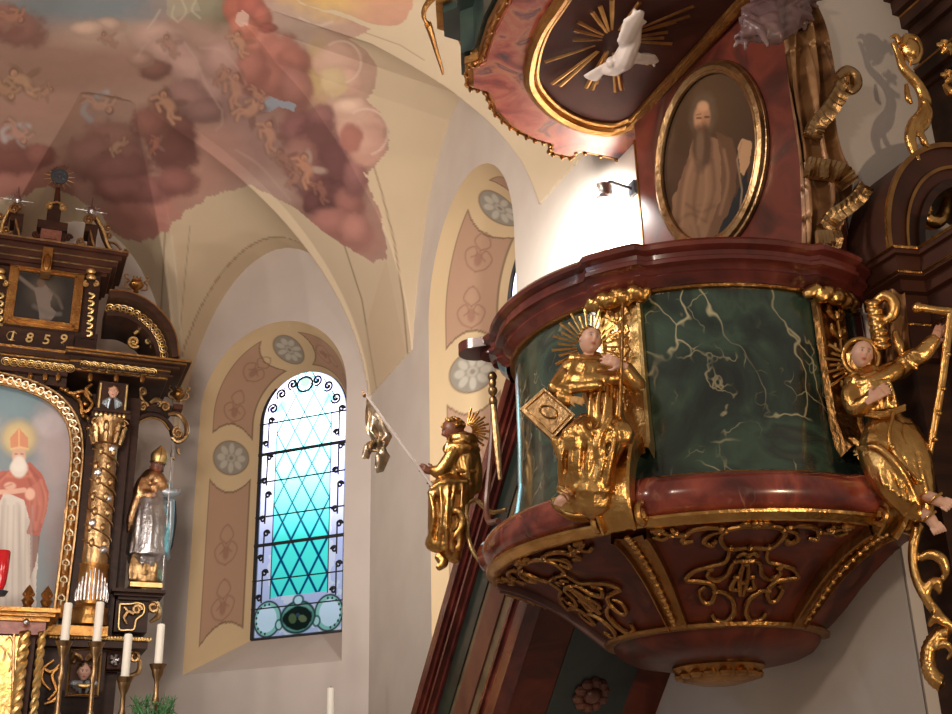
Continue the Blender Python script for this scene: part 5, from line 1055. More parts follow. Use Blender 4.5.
def avol(mb, cx, cy, r0, r1, a0, turns, th, o=AO, n=20):
    """scroll drawn in layout pixels"""
    P_ = [a3(x, y, o) for x, y in [(cx + (r0 + (r1 - r0) * i / n) * math.cos(a0 + turns * 2 * PI * i / n), cy - (r0 + (r1 - r0) * i / n) * math.sin(a0 + turns * 2 * PI * i / n)) for i in range(n + 1)]]
    mb.tube(P_, list(np.linspace(th, th * .6, n + 1)), 6); mb.ell(P_[-1], th * 1.3, 7)
# the retable
ret = thing('altar_retable', 'tall dark wooden altarpiece with gilded ornament and a round-headed central bay', 'altar', AL.pt(-.8, .6, 0))
mb = am(); u_r = LA(131, 520, AO - .1)[0]; mb.bx(-2.6, u_r, .2, AO - .14, 2.2, LA(60, 385)[1]); obj('back_wall', mb, WOOD, ret, smooth=False)
def cornice(name, x0, x1, y0, y1, yb0, o_out, steps, m, trim=None, back=.3):
    """horizontal cornice: top edge at y(x0)=y0, y(x1)=y1"""
    um0, um1 = LA(x0, y0)[0], LA(x1, y1)[0]; zt = LA(x1, y1)[1]; zb = LA(x1, yb0)[1]; H = zt - zb; mb = am(); gm = am()
    for (f0, f1, po) in steps: mb.bx(um0 - .01, um1 + po, back, AO + po, zb + H * f0, zb + H * f1)
    o = obj(name, mb, m, ret, smooth=False); k = 0
    for (f0, f1, po) in steps:
        k += 1
        if k % 2 == 1 or po > .1:
            z = zb + H * f1; gm.bx(um0 - .01, um1 + po + .004, AO + po - .01, AO + po + .006, z - .014, z + .004); gm.bx(um1 + po - .004, um1 + po + .006, back, AO + po, z - .014, z + .004)
    obj('gilt_edge', gm, GOLDB, o, smooth=False); return um0, um1, zb, zt
# central main cornice, with a lower left stretch set back
cornice('main_cornice', 66, 168, 352, 366, 381, .1, [(0, .16, .0), (.16, .28, .05), (.28, .62, .02), (.62, .75, .10), (.75, .9, .15), (.9, 1.0, .19)], WOOD)
um0, um1 = -2.6, LA(70, 352)[0]; zt = LA(70, 352, AO + .10)[1]; mb = am(); mb.bx(um0, um1, .3, AO + .10, zt - .06, zt); mb.bx(um0, um1, .3, AO + .04, zt - .22, zt - .06); mb.bx(um0, um1, .3, AO - .02, zt - .30, zt - .22); obj('centre_cornice', mb, WOOD, ret, smooth=False)
mb = am(); mb.bx(um0, um1, AO + .09, AO + .108, zt - .02, zt + .004); mb.bx(um0, um1, AO + .03, AO + .046, zt - .08, zt - .066); obj('gilt_edge', mb, GOLDB, ret, smooth=False)
# strapwork friezes: interlaced rings
def frieze(x0, y0, x1, y1, o, n, r=.028):
    mb = am(); a, b_ = np.array(a3(x0, y0, o)), np.array(a3(x1, y1, o)); b_[2] = a[2] = (a[2] + b_[2]) / 2
    for i in range(n):
        c = a + (b_ - a) * (i + .5) / n; w_ = abs(b_[0] - a[0]) / n
        for s_ in (1, .5): mb.tube([(c[0] + w_ * .6 * s_ * math.cos(q), o + .004, c[2] + r * 1.5 * s_ * math.sin(q)) for q in np.linspace(0, 2 * PI, 15)[:-1]], .0052, 5, closed=True)
        mb.tube([(c[0] - w_ * .5, o + .004, c[2] + r * 1.5), (c[0], o + .004, c[2] - r * .2), (c[0] + w_ * .5, o + .004, c[2] + r * 1.5)], .0045, 4)
    return obj('frieze_ornament', mb, GOLDP, ret)
frieze(2, 362, 74, 368, AO + .05, 9, .024); frieze(81, 365, 156, 372, AO + .04, 9, .024)
for x in (30, 45, 58, 90, 116, 142): mb = am(); mb.ell(a3(x, 376 + .02 * x, AO + .02), (.028, .03, .05), 8); obj('pendant_knob', mb, GOLDB, ret)
# arch frame with white and gold tracery
cxp, cyp = LA(18, 470)[0], 0
arc = [(-40, 372), (-14, 376), (12, 381), (32, 387), (52, 397), (67, 412), (75, 430), (77, 455), (74, 490), (70, 530), (65, 570), (59, 618)]
ap_ = spline(arc, 8)
def band(name, pts, hw, o, th, m, par):
    mb = am(); P_ = [a3(x, y, o) for x, y in pts]; mb.tube(P_, hw, 4, flat=th / hw, up=(0, 1, 0)); return obj(name, mb, m, par, smooth=False)
af = band('arch_frame', [tuple(q) for q in ap_], .062, AO + .0, .03, GOLDB, ret)
for k_, dx in enumerate((-1, 1)):
    mb = am(); P_ = []
    for i, q in enumerate(ap_):
        a, b_ = ap_[max(i - 1, 0)], ap_[min(i + 1, len(ap_) - 1)]; t0 = (b_ - a) / np.linalg.norm(b_ - a); nn = np.array([-t0[1], t0[0]]) * dx * 5.6; P_.append(a3(q[0] + nn[0], q[1] + nn[1], AO + .03))
    mb.tube(P_, .013, 6); obj('frame_bead', mb, GOLDA, af)
WG = mat('white_gilt', (.80, .70, .50), .35, .8)
for i in range(4, len(ap_) - 2, 3):
    mb = am()
    q = ap_[i]; a, b_ = ap_[i - 1], ap_[i + 1]; t0 = (b_ - a) / np.linalg.norm(b_ - a)
    for sg in (-1, 1):
        nn = np.array([-t0[1], t0[0]]) * sg; P_ = [a3(*(q + t0 * e + nn * f_), AO + .032) for e, f_ in ((-5.6, 0), (-3, 3.2), (0, 3.4), (1, .6), (3, .2), (5.6, 0))]; mb.tube(P_, .008, 5)
    obj('tracery', mb, WG, af)

# altar painting: bishop in red cape against a cloudy sky
def canvas(name, x0, x1, y0, y1, o, nx, ny, paintf, inside, par):
    V = []; XX = []; YY = []; u0_, u1_ = LA(x0, (y0 + y1) / 2, o)[0], LA(x1, (y0 + y1) / 2, o)[0]; zt_, zb_ = LA((x0 + x1) / 2, y0, o)[1], LA((x0 + x1) / 2, y1, o)[1]
    for j in range(ny + 1):
        for i in range(nx + 1): P = AL.pt(u0_ + (u1_ - u0_) * i / nx, o, zt_ + (zb_ - zt_) * j / ny); V.append(P); q = proj(P); XX.append(q[0]); YY.append(q[1])
    Fs = [(j * (nx + 1) + i, j * (nx + 1) + i + 1, (j + 1) * (nx + 1) + i + 1, (j + 1) * (nx + 1) + i) for j in range(ny) for i in range(nx)]
    if inside:
        vi = [inside(x, y) for x, y in zip(XX, YY)]; Fs = [f_ for f_ in Fs if all(vi[q] for q in f_)]; us_ = sorted({q for f_ in Fs for q in f_}); rm = {a: i for i, a in enumerate(us_)}; Fs = [tuple(rm[q] for q in f_) for f_ in Fs]; V = [V[q] for q in us_]; XX = [XX[q] for q in us_]; YY = [YY[q] for q in us_]
    p_ = Paint(np.array(XX), np.array(YY), (120, 132, 138)); paintf(p_); return mesh_obj(name, V, Fs, PAINTING, par, p_.c, True, None)
def bishop(p_):
    p_.ell(10, 400, 60, 24, (118, 142, 152), 0, 1, .8); p_.ell(60, 440, 26, 40, (172, 156, 156), 0, .8, .8, .5); p_.ell(50, 424, 16, 12, (186, 176, 180), 0, .7, .6, .5); p_.ell(62, 500, 20, 60, (158, 142, 142), 0, .8, .7, .5); p_.ell(66, 560, 20, 60, (122, 106, 104), 0, .8, .7, .5); p_.ell(-4, 430, 14, 16, (140, 146, 150), 0, .8, .6)
    p_.ell(19, 438, 18, 18, (188, 166, 118), 0, .5, .75); p_.ell(19, 438, 12, 12, (214, 192, 138), 0, .9, .6)
    p_.poly([(-30, 700), (-30, 500), (2, 484), (34, 488), (38, 540), (36, 606), (40, 700)], (198, 190, 182), 1, 3)
    p_.poly([(8, 470), (-30, 478), (-30, 560), (-6, 520), (4, 492), (24, 500), (30, 520), (27, 534), (40, 536), (47, 510), (49, 492), (42, 474), (30, 462)], (166, 92, 78), 1, 3); p_.poly([(28, 490), (42, 478), (46, 498), (39, 530), (30, 530)], (182, 112, 96), .7, 4)
    p_.poly([(30, 534), (40, 536), (36, 560), (30, 580)], (120, 84, 76), .9, 3)
    for a in range(7): p_.line([(-4 + 6 * a, 506), (-6 + 6.2 * a, 560), (-8 + 6.6 * a, 660)], 1.6, (166, 156, 150), .6, 1)
    for c in ([(6, 474), (-4, 484), (-8, 510)], [(30, 468), (40, 482), (44, 506), (38, 530)], [(26, 472), (32, 490), (31, 512), (33, 532)], [(34, 476), (38, 496), (36, 520)]): p_.line(spline(c, 5), 2.2, (124, 62, 54), .5, 1.4)
    for c in ([(28, 470), (36, 484), (39, 504)], [(10, 472), (0, 482), (-6, 496)], [(40, 480), (46, 498), (42, 522)]): p_.line(spline(c, 5), 1.6, (204, 136, 118), .45, 1.2)
    for c in ([(4, 500), (2, 540), (-2, 600)], [(18, 504), (20, 550), (22, 610)], [(28, 520), (30, 560), (34, 610)]): p_.line(spline(c, 5), 3, (150, 138, 132), .5, 2)
    p_.line([(8, 476), (30, 476)], 3, (196, 128, 96), .5, 1.4)
    p_.ell(19, 468, 8.5, 10, (204, 196, 186), 0, .3, 1, .3); p_.ell(19, 456, 7, 9, (198, 158, 136), 0, .3, 1); p_.poly([(11, 450), (10, 438), (19, 428), (28, 438), (28, 450), (20, 447)], (196, 136, 104), 1, 1); p_.line([(19, 430), (19, 448)], 1.4, (222, 180, 130), .8); p_.line([(11, 449), (20, 447), (28, 449)], 1.8, (214, 176, 130), .9)
    p_.ell(19, 464, 6.5, 8, (212, 206, 198), 0, .4, .9, .3); p_.line([(15, 454), (17, 454)], 1, (90, 60, 50), .9); p_.line([(21, 454), (23, 454)], 1, (90, 60, 50), .9)
    p_.line([(-4, 492), (10, 492), (24, 490)], 5, (206, 164, 144), .9); p_.ell(10, 486, 6, 4, (206, 164, 144), 0, .4, .9); p_.ell(30, 494, 5, 6, (212, 170, 150), 0, .4, .9); p_.line([(2, 488), (12, 484)], 1, (150, 100, 84), .8)
    p_.tint(.12, 10, 14, 2)
ap = thing('altar_painting', 'round-headed painting of a mitred bishop in a red cape under a blue sky', 'painting', AL.pt(LA(20, 620)[0], AO - .05, LA(20, 620)[1])); 
AR = np.array([q for q in ap_]); 
def in_arch(x, y):
    yy = np.interp(x, AR[:70, 0], AR[:70, 1]) if x < 66 else -1
    j = int(np.argmax(AR[:, 0])); i0 = int(np.argmin(np.hypot(AR[:, 0] - x, AR[:, 1] - y))); a, b_ = AR[max(i0 - 1, 0)], AR[min(i0 + 1, len(AR) - 1)]; t0 = b_ - a; return t0[0] * (y - AR[i0, 1]) - t0[1] * (x - AR[i0, 0]) > 0
canvas('canvas', -40, 80, 374, 640, AO - .08, 190, 400, bishop, in_arch, ap)
# column with capital
col = thing('altar_column', 'gilded relief column with a silvered fluted foot beside the altar painting', 'column', AL.pt(LA(92, 622)[0], AO + .1, LA(92, 622)[1]))
OC = AO + .12; uc, zc0 = LA(92, 622, OC); ztop = LA(110, 420, OC)[1]; uc = (LA(104, 470, OC)[0] + LA(91, 600, OC)[0]) / 2
z_sh0 = LA(96, 565, OC)[1]; z_b = LA(92, 606, OC)[1]; z_cap = LA(106, 447, OC)[1]
rc = .112
mb = am(); mb.lathe([(rc * .95, z_sh0), (rc, z_sh0 + .05), (rc * .98, (z_sh0 + z_cap) / 2), (rc * .88, z_cap)], (uc, OC, 0), 40); obj('shaft', mb, GOLDA, col)
mb = am()
for k_ in range(7):
    zz = z_sh0 + .06 + (z_cap - z_sh0 - .1) * k_ / 7; 
    pts = [(uc + (rc + .006) * math.cos(a), OC + (rc + .006) * math.sin(a), zz + (a) * .05) for a in np.linspace(.1, PI - .1, 14)]; mb.tube(pts, .009, 5)
    for q in (1.0, 2.0): mb.ell((uc + rc * math.cos(q + .3 * (k_ % 2)), OC + rc * math.sin(q + .3 * (k_ % 2)), zz + .11), (.026, .02, .04), 8)
obj('vine_relief', mb, GOLDA, col)
mb = am()
for k_ in range(5): q = 1.55 + (.5 if k_ % 2 else -.45); mb.ell((uc + rc * math.cos(q), OC + rc * math.sin(q), z_sh0 + .12 + k_ * .23), (.038, .015, .038), 8)
obj('silver_rosette', mb, SILV, col)
mb = am(); mb.lathe([(rc * 1.12, z_b), (rc * 1.16, z_b + .1), (rc * 1.08, z_sh0 - .03), (rc * 1.14, z_sh0 - .02), (rc * 1.14, z_sh0), (rc, z_sh0)], (uc, OC, 0), 40); f_ = obj('fluted_foot', mb, GOLDB, col)
mb = am()
for i in range(11):
    q = .25 + (PI - .5) * i / 10; h_ = .30 - .012 * abs(i - 5) ** 1.6; x, y = math.cos(q), math.sin(q); mb.tube([(uc + rc * 1.19 * x, OC + rc * 1.19 * y, z_b + .03), (uc + rc * 1.2 * x, OC + rc * 1.2 * y, z_b + .1), (uc + rc * 1.14 * x, OC + rc * 1.14 * y, z_b + h_)], [.010, .014, .007], 6)
obj('silver_fluting', mb, SILV, f_)
mb = am(); mb.lathe([(rc * 1.35, z_b - .17), (rc * 1.4, z_b - .13), (rc * 1.28, z_b - .10), (rc * 1.3, z_b - .05), (rc * 1.36, z_b - .03), (rc * 1.2, z_b)], (uc, OC, 0), 32); obj('base', mb, GOLDB, col)
mb = am(); mb.lathe([(rc * .88, z_cap), (rc * 1.0, z_cap + .012), (rc * .9, z_cap + .03), (rc * .95, z_cap + .12), (rc * 1.25, z_cap + .20), (rc * 1.4, z_cap + .23), (rc * 1.4, z_cap + .25), (0, z_cap + .25)], (uc, OC, 0), 32)
for i in range(8):
    q = i * PI / 4 + .2; x, y = math.cos(q), math.sin(q)
    for (zz, rr) in ((.02, 1.0), (.09, 1.1)): mb.tube([(uc + rc * rr * x, OC + rc * rr * y, z_cap + zz), (uc + rc * (rr + .12) * x, OC + rc * (rr + .12) * y, z_cap + zz + .07), (uc + rc * (rr + .35) * x, OC + rc * (rr + .35) * y, z_cap + zz + .10), (uc + rc * (rr + .40) * x, OC + rc * (rr + .40) * y, z_cap + zz + .08)], [.02, .026, .018, .008], 6)
for q in (PI * .2, PI * .8): x, y = math.cos(q), math.sin(q); mb.tube([(uc + x * (rc * 1.35) + a, OC + y * rc * 1.35, z_cap + .20 + b_) for a, b_ in spiral(0, 0, .04, .008, 0, 1.2)], .011, 6)
obj('capital', mb, GOLDA, col)
# pilaster behind the column
mb = am(); mb.bx(uc - .17, LA(124, 500, AO)[0], .4, AO - .02, zc0 - .1, z_cap + .3); obj('pilaster', mb, WOOD, ret, smooth=False)
# impost block with cherub head
imp = thing('cherub_impost', 'small boxed cherub head with blue wings above the column capital', 'carving', AL.pt(uc, OC, z_cap + .26))
mb = am(); zi = z_cap + .25; mb.bx(uc - .16, uc + .18, AO - .1, OC + .10, zi, zi + .045); mb.bx(uc - .15, uc + .17, AO - .1, OC + .12, zi + .045, zi + .075); mb.bx(uc - .12, uc + .14, AO - .1, OC + .05, zi + .075, zi + .36); obj('block', mb, WOOD, imp, smooth=False)
mb = am(); 
for i in range(7): mb.ell((uc - .12 + .04 * i, OC + .11, zi + .02), (.017, .012, .025), 7)
for x in (-.105, .125): mb.tube([(uc + x, OC + .055, zi + .09), (uc + x, OC + .055, zi + .34)], .012, 6)
obj('gilt_beads', mb, GOLDP, imp)
mb = am()
for sg in (-1, 1):
    for i in range(4): mb.tube([(uc + .01 + sg * .02, OC + .06, zi + .20), (uc + .01 + sg * (.03 + .015 * i), OC + .075, zi + .18 - .01 * i), (uc + .01 + sg * (.035 + .016 * i), OC + .06, zi + .10 + .012 * i)], [.014, .018, .008], 6)
obj('wings', mb, mat('blue_silver', (.36, .42, .47), .4, .6), imp)
H_ = Fig(AL.pt(uc + .01, OC + .07, zi + .25), imp); cx_, cy_ = proj(H_.P); H_.head((cx_, cy_, 2), 6.2, -10, 0, -8); H_.hair(GOLDB, 0, 'hair', .6)
# scroll clusters in the spandrel between arch and column
mb = am()
for pts in ([(60, 388), (72, 394), (84, 392), (90, 400)], [(70, 392), (80, 402), (82, 414), (88, 420)], [(84, 394), (92, 404), (86, 412), (80, 406)], [(86, 416), (92, 426), (88, 436), (91, 446)], [(92, 384), (86, 390), (92, 396)]): atube(mb, pts, [.016, .026, .012], 6, AO - .06)
for x, y in ((66, 390), (78, 396), (86, 404), (84, 416), (88, 428)): mb.ell(a3(x, y, AO - .04), .03, 8)
obj('spandrel_ornament', mb, GOLDB, ret)
# ---- upper storey
up = thing('altar_upper_storey', 'small upper tier of the altar with cornice and pilasters', 'altar', AL.pt(LA(46, 345)[0], .6, LA(46, 345)[1]))
mb = am(); u0_, u1_ = LA(-30, 300, .8)[0], LA(99, 300, .8)[0]; mb.bx(u0_, u1_, .3, .8, LA(50, 340, .8)[1], LA(50, 262, .8)[1]); mb.bx(u0_ - .0, u1_ + .02, .3, .86, LA(50, 352, .8)[1], LA(50, 331, .8)[1]); obj('body', mb, WOOD, up, smooth=False)
mb = am(); zc_ = LA(100, 256, .9)[1]; uu0, uu1 = LA(-30, 240, .9)[0], LA(112, 258, .9)[0]
for h0, h1, po in ((-.20, -.17, -.03), (-.17, -.12, .0), (-.12, -.06, .05), (-.06, -.02, .09), (-.02, 0.02, .13)): mb.bx(uu0, uu1 + po, .3, .9 + po, zc_ + h0, zc_ + h1)
co = obj('cornice', mb, WOODB, up, smooth=False)
mb = am()
for h, po in ((-.12, .005), (-.06, .055), (.02, .135)): mb.bx(uu0, uu1 + po, .9 + po - .01, .9 + po + .004, zc_ + h - .012, zc_ + h + .004); mb.bx(uu1 + po - .004, uu1 + po + .004, .3, .9 + po, zc_ + h - .012, zc_ + h + .004)
obj('gilt_edge', mb, GOLDA, co, smooth=False)
mb = am(); abx(mb, 42, 52, 247, 272, .9, 1.06); mb.ell(a3(47, 262, 1.06), (.04, .03, .09), 8); obj('keystone_bracket', mb, GOLDB, up, angle=30)
mb = am(); P_ = [a3(0, 258, .86), a3(84, 268, .86)]; mb.tube(P_, .022, 8); obj('roll_moulding', mb, GOLDP, up)
for (x0, x1) in ((84, 98), (-4, 5)):
    mb = am(); abx(mb, x0, x1, 266, 340, .8, .87, .85); pi_ = obj('pilaster', mb, WOOD, up, smooth=False)
    mb = am(); xc = (x0 + x1) / 2; dy = .5
    for k_ in range(6):
        y = 293 + k_ * 7.5; xx = xc - .12 * (y - 300) * .5; atube(mb, [(xx - 2.5, y, .88), (xx + 2.5, y + 2, .89), (xx + 1, y + 5, .88), (xx - 2.6, y + 5.5, .88)], [.012, .016, .009], 5)
    for y in (271, 277): mb.ell(a3(xc, y, .9), (.05, .03, .035), 8)
    for sg in (-1, 1): avol(mb, xc + sg * 4.5, 284, 3, .6, PI / 2, -sg * 1.1, .013, .9)
    obj('pilaster_ornament', mb, GOLDP, pi_)
# upper painting in gilded frame
upp = thing('upper_painting', 'dark square painting of a pale figure with raised arm in a gold frame', 'painting', AL.pt(LA(42, 332)[0], .82, LA(42, 332)[1]))
OF = .84; fr_ = [LA(9, 262, OF), LA(83, 272, OF), LA(80, 333, OF), LA(4, 326, OF)]; ua, ub_ = (fr_[0][0] + fr_[3][0]) / 2, (fr_[1][0] + fr_[2][0]) / 2; za, zb_ = (fr_[2][1] + fr_[3][1]) / 2, (fr_[0][1] + fr_[1][1]) / 2
mb = am()
for t0, ou, w_ in ((0, .86, .045), (.045, .885, .022), (.065, .87, .02)):
    for (a0, a1, b0, b1) in ((ua + t0, ub_ - t0, za + t0, za + t0 + w_), (ua + t0, ub_ - t0, zb_ - t0 - w_, zb_ - t0), (ua + t0, ua + t0 + w_, za + t0, zb_ - t0), (ub_ - t0 - w_, ub_ - t0, za + t0, zb_ - t0)): mb.bx(a0, a1, .8, ou, b0, b1)
obj('frame', mb, GOLDB, upp, smooth=False)
def risen(p_):
    p_.c[:] = np.array(srgb(44, 40, 38)); p_.tint(.4, 10, 12, 3); p_.ell(44, 292, 16, 14, (84, 76, 66), 0, 1, .8)
    p_.poly([(34, 288), (46, 285), (52, 292), (50, 306), (56, 312), (50, 322), (40, 322), (38, 306)], (118, 106, 98), .9, 3); p_.line([(36, 290), (28, 284), (18, 276)], 3.6, (118, 106, 98), .85, 1); p_.ell(41, 283, 4, 4.6, (104, 84, 70), 0, .4, .9); p_.line([(50, 290), (58, 298), (62, 308)], 3, (96, 86, 78), .7, 1); p_.line([(46, 318), (52, 328), (58, 332)], 4, (108, 96, 88), .8, 1); p_.line([(34, 306), (48, 314), (60, 314)], 4, (98, 92, 88), .7, 1.4)
canvas('canvas', 14, 78, 264, 333, .845, 110, 120, risen, None, upp)
# inscription band with the gilt year
ins = thing('inscription_board', 'dark board with gilt numerals below the upper painting', 'sign', AL.pt(LA(40, 345)[0], .9, LA(40, 345)[1]))
mb = am(); OB = .92; abx(mb, -12, 74, 329.5, 348, .8, OB, OB); obj('board', mb, WOOD, ins, smooth=False)
for ch, x, y in (('1', 12, 336), ('8', 29, 338), ('5', 46, 340), ('9', 63, 339.5)):
    cu = bpy.data.curves.new('numeral', 'FONT'); cu.body = ch; cu.size = .135; cu.extrude = .004; cu.bevel_depth = .0022; cu.align_x = 'CENTER'; cu.align_y = 'CENTER'; cu.shear = .12
    o = bpy.data.objects.new('tmp', cu); COL.objects.link(o); dg = bpy.context.evaluated_depsgraph_get(); me = bpy.data.meshes.new_from_object(o.evaluated_get(dg)); bpy.data.objects.remove(o, do_unlink=True)
    V = [Vector(v.co) for v in me.vertices]; Fs = [tuple(p.vertices) for p in me.polygons]; c = a3(x, y, OB + .006); mb = am(); mb.add([(c[0] + v.x, c[1] + v.z, c[2] + v.y) for v in V], Fs)
    if ch == '1': mb.tube([(c[0] - .03, c[1] + .003, c[2] - .05), (c[0], c[1] + .003, c[2] - .03), (c[0] + .03, c[1] + .003, c[2] - .05)], .006, 5); mb.tube([(c[0] + .045 * math.cos(q), c[1] + .003, c[2] + .045 * math.sin(q)) for q in np.linspace(.6, 5.2, 12)], .005, 5)
    obj('numeral', mb, GOLDP, ins, angle=None)
# ---- crowning pieces
def pinnacle(dx, dy, lab, full=True):
    t_ = thing('volute_finial', lab, 'finial', AL.pt(LA(92 + dx, 255 + dy)[0], .8, LA(92 + dx, 255 + dy)[1])); o = .92
    mb = am()
    for (x0, x1, y0, y1) in ((85, 98, 224, 232), (88, 96, 232, 250), (84, 104, 248, 254)): abx(mb, x0 + dx, x1 + dx, y0 + dy, y1 + dy, .7, o)
    obj('block', mb, WOOD, t_, smooth=False)
    mb = am(); avol(mb, 89 + dx, 220 + dy, 5.5, 1, 0, 1.6, .016, o + .02); atube(mb, [(90 + dx, 230 + dy), (92 + dx, 240 + dy), (95 + dx, 250 + dy)], [.012, .02, .012], 6, o + .01); avol(mb, 81 + dx, 241 + dy, 4.5, 1, -.5, -1.3, .014, o); obj('small_volute', mb, GOLDA, t_)
    sg = 1 if dx == 0 else -1
    def X(x): return 91 + sg * (x - 91) + dx * (1 if sg > 0 else 1)
    mb = am(); atube(mb, [(X(95), 218 + dy), (X(101), 228 + dy), (X(105), 240 + dy), (X(113), 256 + dy)], [.024, .03, .03], 6, .9); sl_ = obj('sloping_rail', mb, WOODB, t_)
    mb = am()
    for q in spline([(97, 218), (104, 232), (107, 243), (114, 255)], 8): mb.ell(a3(X(q[0]), q[1] + dy, .93), .018, 6)
    obj('beading', mb, GOLDP, sl_)
    mb = am(); avol(mb, X(108), 228 + dy, 3.5, .8, PI / 2, 1.1 * sg, .012, .9); avol(mb, X(109), 236 + dy, 3.5, .8, PI, -1.1 * sg, .012, .9); atube(mb, [(X(109), 242 + dy), (X(116), 244 + dy), (X(121), 250 + dy)], [.012, .016, .012], 6, .9); avol(mb, X(124), 254 + dy, 4.5, 1, PI / 2, -1.3 * sg, .014, .9); obj('leaf_scroll', mb, GOLDA, t_)
    mb = am(); c = a3(91.5 + dx, 211 + dy, .92); mb.ell(c, .045, 12)
    for q in range(12):
        a = q * PI / 6; L = .15 if q % 3 == 0 else .09; mb.tube([c, (c[0] + L * math.cos(a), c[1], c[2] + L * math.sin(a))], [.012, .003], 4)
    obj('silver_star', mb, SILV, t_, angle=30)
pinnacle(0, 0, 'gilded volute with silver star, right of the red tablet on the altar top'); pinnacle(-74.5, -11, 'gilded volute with silver star, left of the red tablet on the altar top')
tb = thing('crowning_tablet', 'dark plinth with red tablet and rayed disc on top of the altar', 'finial', AL.pt(LA(52, 250)[0], .8, LA(52, 250)[1]))
mb = am(); abx(mb, 37, 68, 221, 229, .75, .98); abx(mb, 39, 65, 229, 252, .75, .93); abx(mb, 47, 61, 204, 222, .78, .92); obj('plinth', mb, WOOD, tb, smooth=False)
mb = am(); abx(mb, 40, 61, 229, 248, .9, .965); obj('tablet', mb, mat('red_tablet', (.17, .055, .04), .4, base2=(.23, .09, .06), scale=30), tb, smooth=False)
mb = am()
for y in (233, 238, 243): atube(mb, [(44, y, .97), (50, y + .6, .97), (56, y + 1.4, .97)], .004, 4)
obj('gilt_lines', mb, GOLDB, tb)
for sg in (-1, 1):
    mb = am(); avol(mb, 52 + sg * 16 + (0), 236 + sg * 2, 4, 1, 0, sg * 1.1, .016, .93); avol(mb, 52 + sg * 14.5, 245 + sg * 2, 4, 1, 0, -sg * 1.1, .016, .93); obj('side_scroll', mb, WOODB, tb)
    mb = am(); avol(mb, 56 + sg * 7.5, 207 + sg, 3.6, .8, PI / 2, sg * 1.3, .014, .93); atube(mb, [(56 + sg * 5, 203.5, .93), (56.5, 202, .93)], .012, 6); obj('top_scroll', mb, GOLDP, tb)
mb = am(); atube(mb, [(57, 203, .9), (58, 188, .9)], [.035, .02], 8); obj('post', mb, WOODB, tb)
mb = am(); c = a3(59.5, 177, .9); mb.tube([(c[0], .885, c[2]), (c[0], .915, c[2])], .078, 20); mb.tube([(c[0] + .078 * math.cos(q), .92, c[2] + .078 * math.sin(q)) for q in np.linspace(0, 2 * PI, 20)], .008, 6)
for pts in ([(-.04, -.03), (-.04, .035)], [(-.015, -.03), (-.015, .03)], [(.012, -.03), (.012, .03)], [(-.015, 0), (.012, 0)], [(.055, .025), (.035, .03), (.035, .005), (.055, -.005), (.05, -.03), (.035, -.025)], [(-.002, 0), (-.002, .052)], [(-.014, .04), (.010, .04)]): mb.tube([(c[0] + a, .918, c[2] + b_) for a, b_ in pts], .006, 5)
obj('disc', mb, mat('grey_metal', (.10, .11, .13), .45, .6), tb)
for a in range(0, 360, 24):
    q = math.radians(a + 8); mb = am(); mb.tube([(c[0] + .08 * math.cos(q), .90, c[2] + .08 * math.sin(q)), (c[0] + .15 * math.cos(q), .90, c[2] + .15 * math.sin(q))], [.004, .0015], 4); obj('ray', mb, GOLDP, tb)
# ---- arched half pediment with urn
pd = thing('curved_pediment', 'quarter-round dark pediment with gold lattice at the right end of the altar cornice', 'pediment', AL.pt(LA(150, 365)[0], .8, LA(150, 365)[1]))
oarc = spline([(108, 299), (128, 301), (148, 311), (163, 326), (171, 342), (174, 362)], 8)
def arcband(name, d0, d1, o0, o1, m, par):
    mb = am(); V = []
    for i, q in enumerate(oarc):
        a, b_ = oarc[max(i - 1, 0)], oarc[min(i + 1, len(oarc) - 1)]; t0 = (b_ - a) / np.linalg.norm(b_ - a); nn = np.array([-t0[1], t0[0]])
        for d_, o in ((d0, o0), (d0, o1), (d1, o1), (d1, o0)): u, z = LA(*(q + nn * d_), AO + .06); V.append((u, o, z))
    n_ = len(oarc); mb.add(V, [(4 * i + j, 4 * i + (j + 1) % 4, 4 * i + 4 + (j + 1) % 4, 4 * i + 4 + j) for i in range(n_ - 1) for j in range(4)] + [(3, 2, 1, 0), tuple(4 * (n_ - 1) + j for j in range(4))]); return obj(name, mb, m, par, angle=30)
arcband('outer_moulding', -2.5, 4, .5, AO + .20, WOOD, pd); e_ = arcband('gilt_edge', -3.4, -2.4, .9, AO + .21, GOLDB, pd); arcband('band', 4, 14, .5, AO + .06, WOODB, pd); arcband('inner_moulding', 14, 18, .5, AO + .10, WOOD, pd)
mb = am()
for i in range(1, len(oarc) - 1, 3):
    q = oarc[i]; a, b_ = oarc[i - 1], oarc[i + 1]; t0 = (b_ - a) / np.linalg.norm(b_ - a); nn = np.array([-t0[1], t0[0]]); c = q + nn * 9
    for s_ in (3.9, 1.8): mb.tube([a3(*(c + t0 * s_ * 1.15 * math.cos(w_) + nn * s_ * math.sin(w_)), AO + .07) for w_ in np.linspace(0, 2 * PI, 13)[:-1]], .0055, 5, closed=True)
obj('lattice_ornament', mb, GOLDP, pd)
mb = am(); avol(mb, 134, 342, 6.5, 1.4, -.8, -1.4, .02, .95); atube(mb, [(134, 334), (142, 330), (150, 336), (152, 346)], [.02, .03, .02], 6, .95); avol(mb, 148, 342, 3.5, .8, 0, 1.1, .014, .95); atube(mb, [(150, 346), (156, 350), (155, 357)], [.02, .03, .014], 6, .95); obj('inner_scroll', mb, GOLDP, pd)
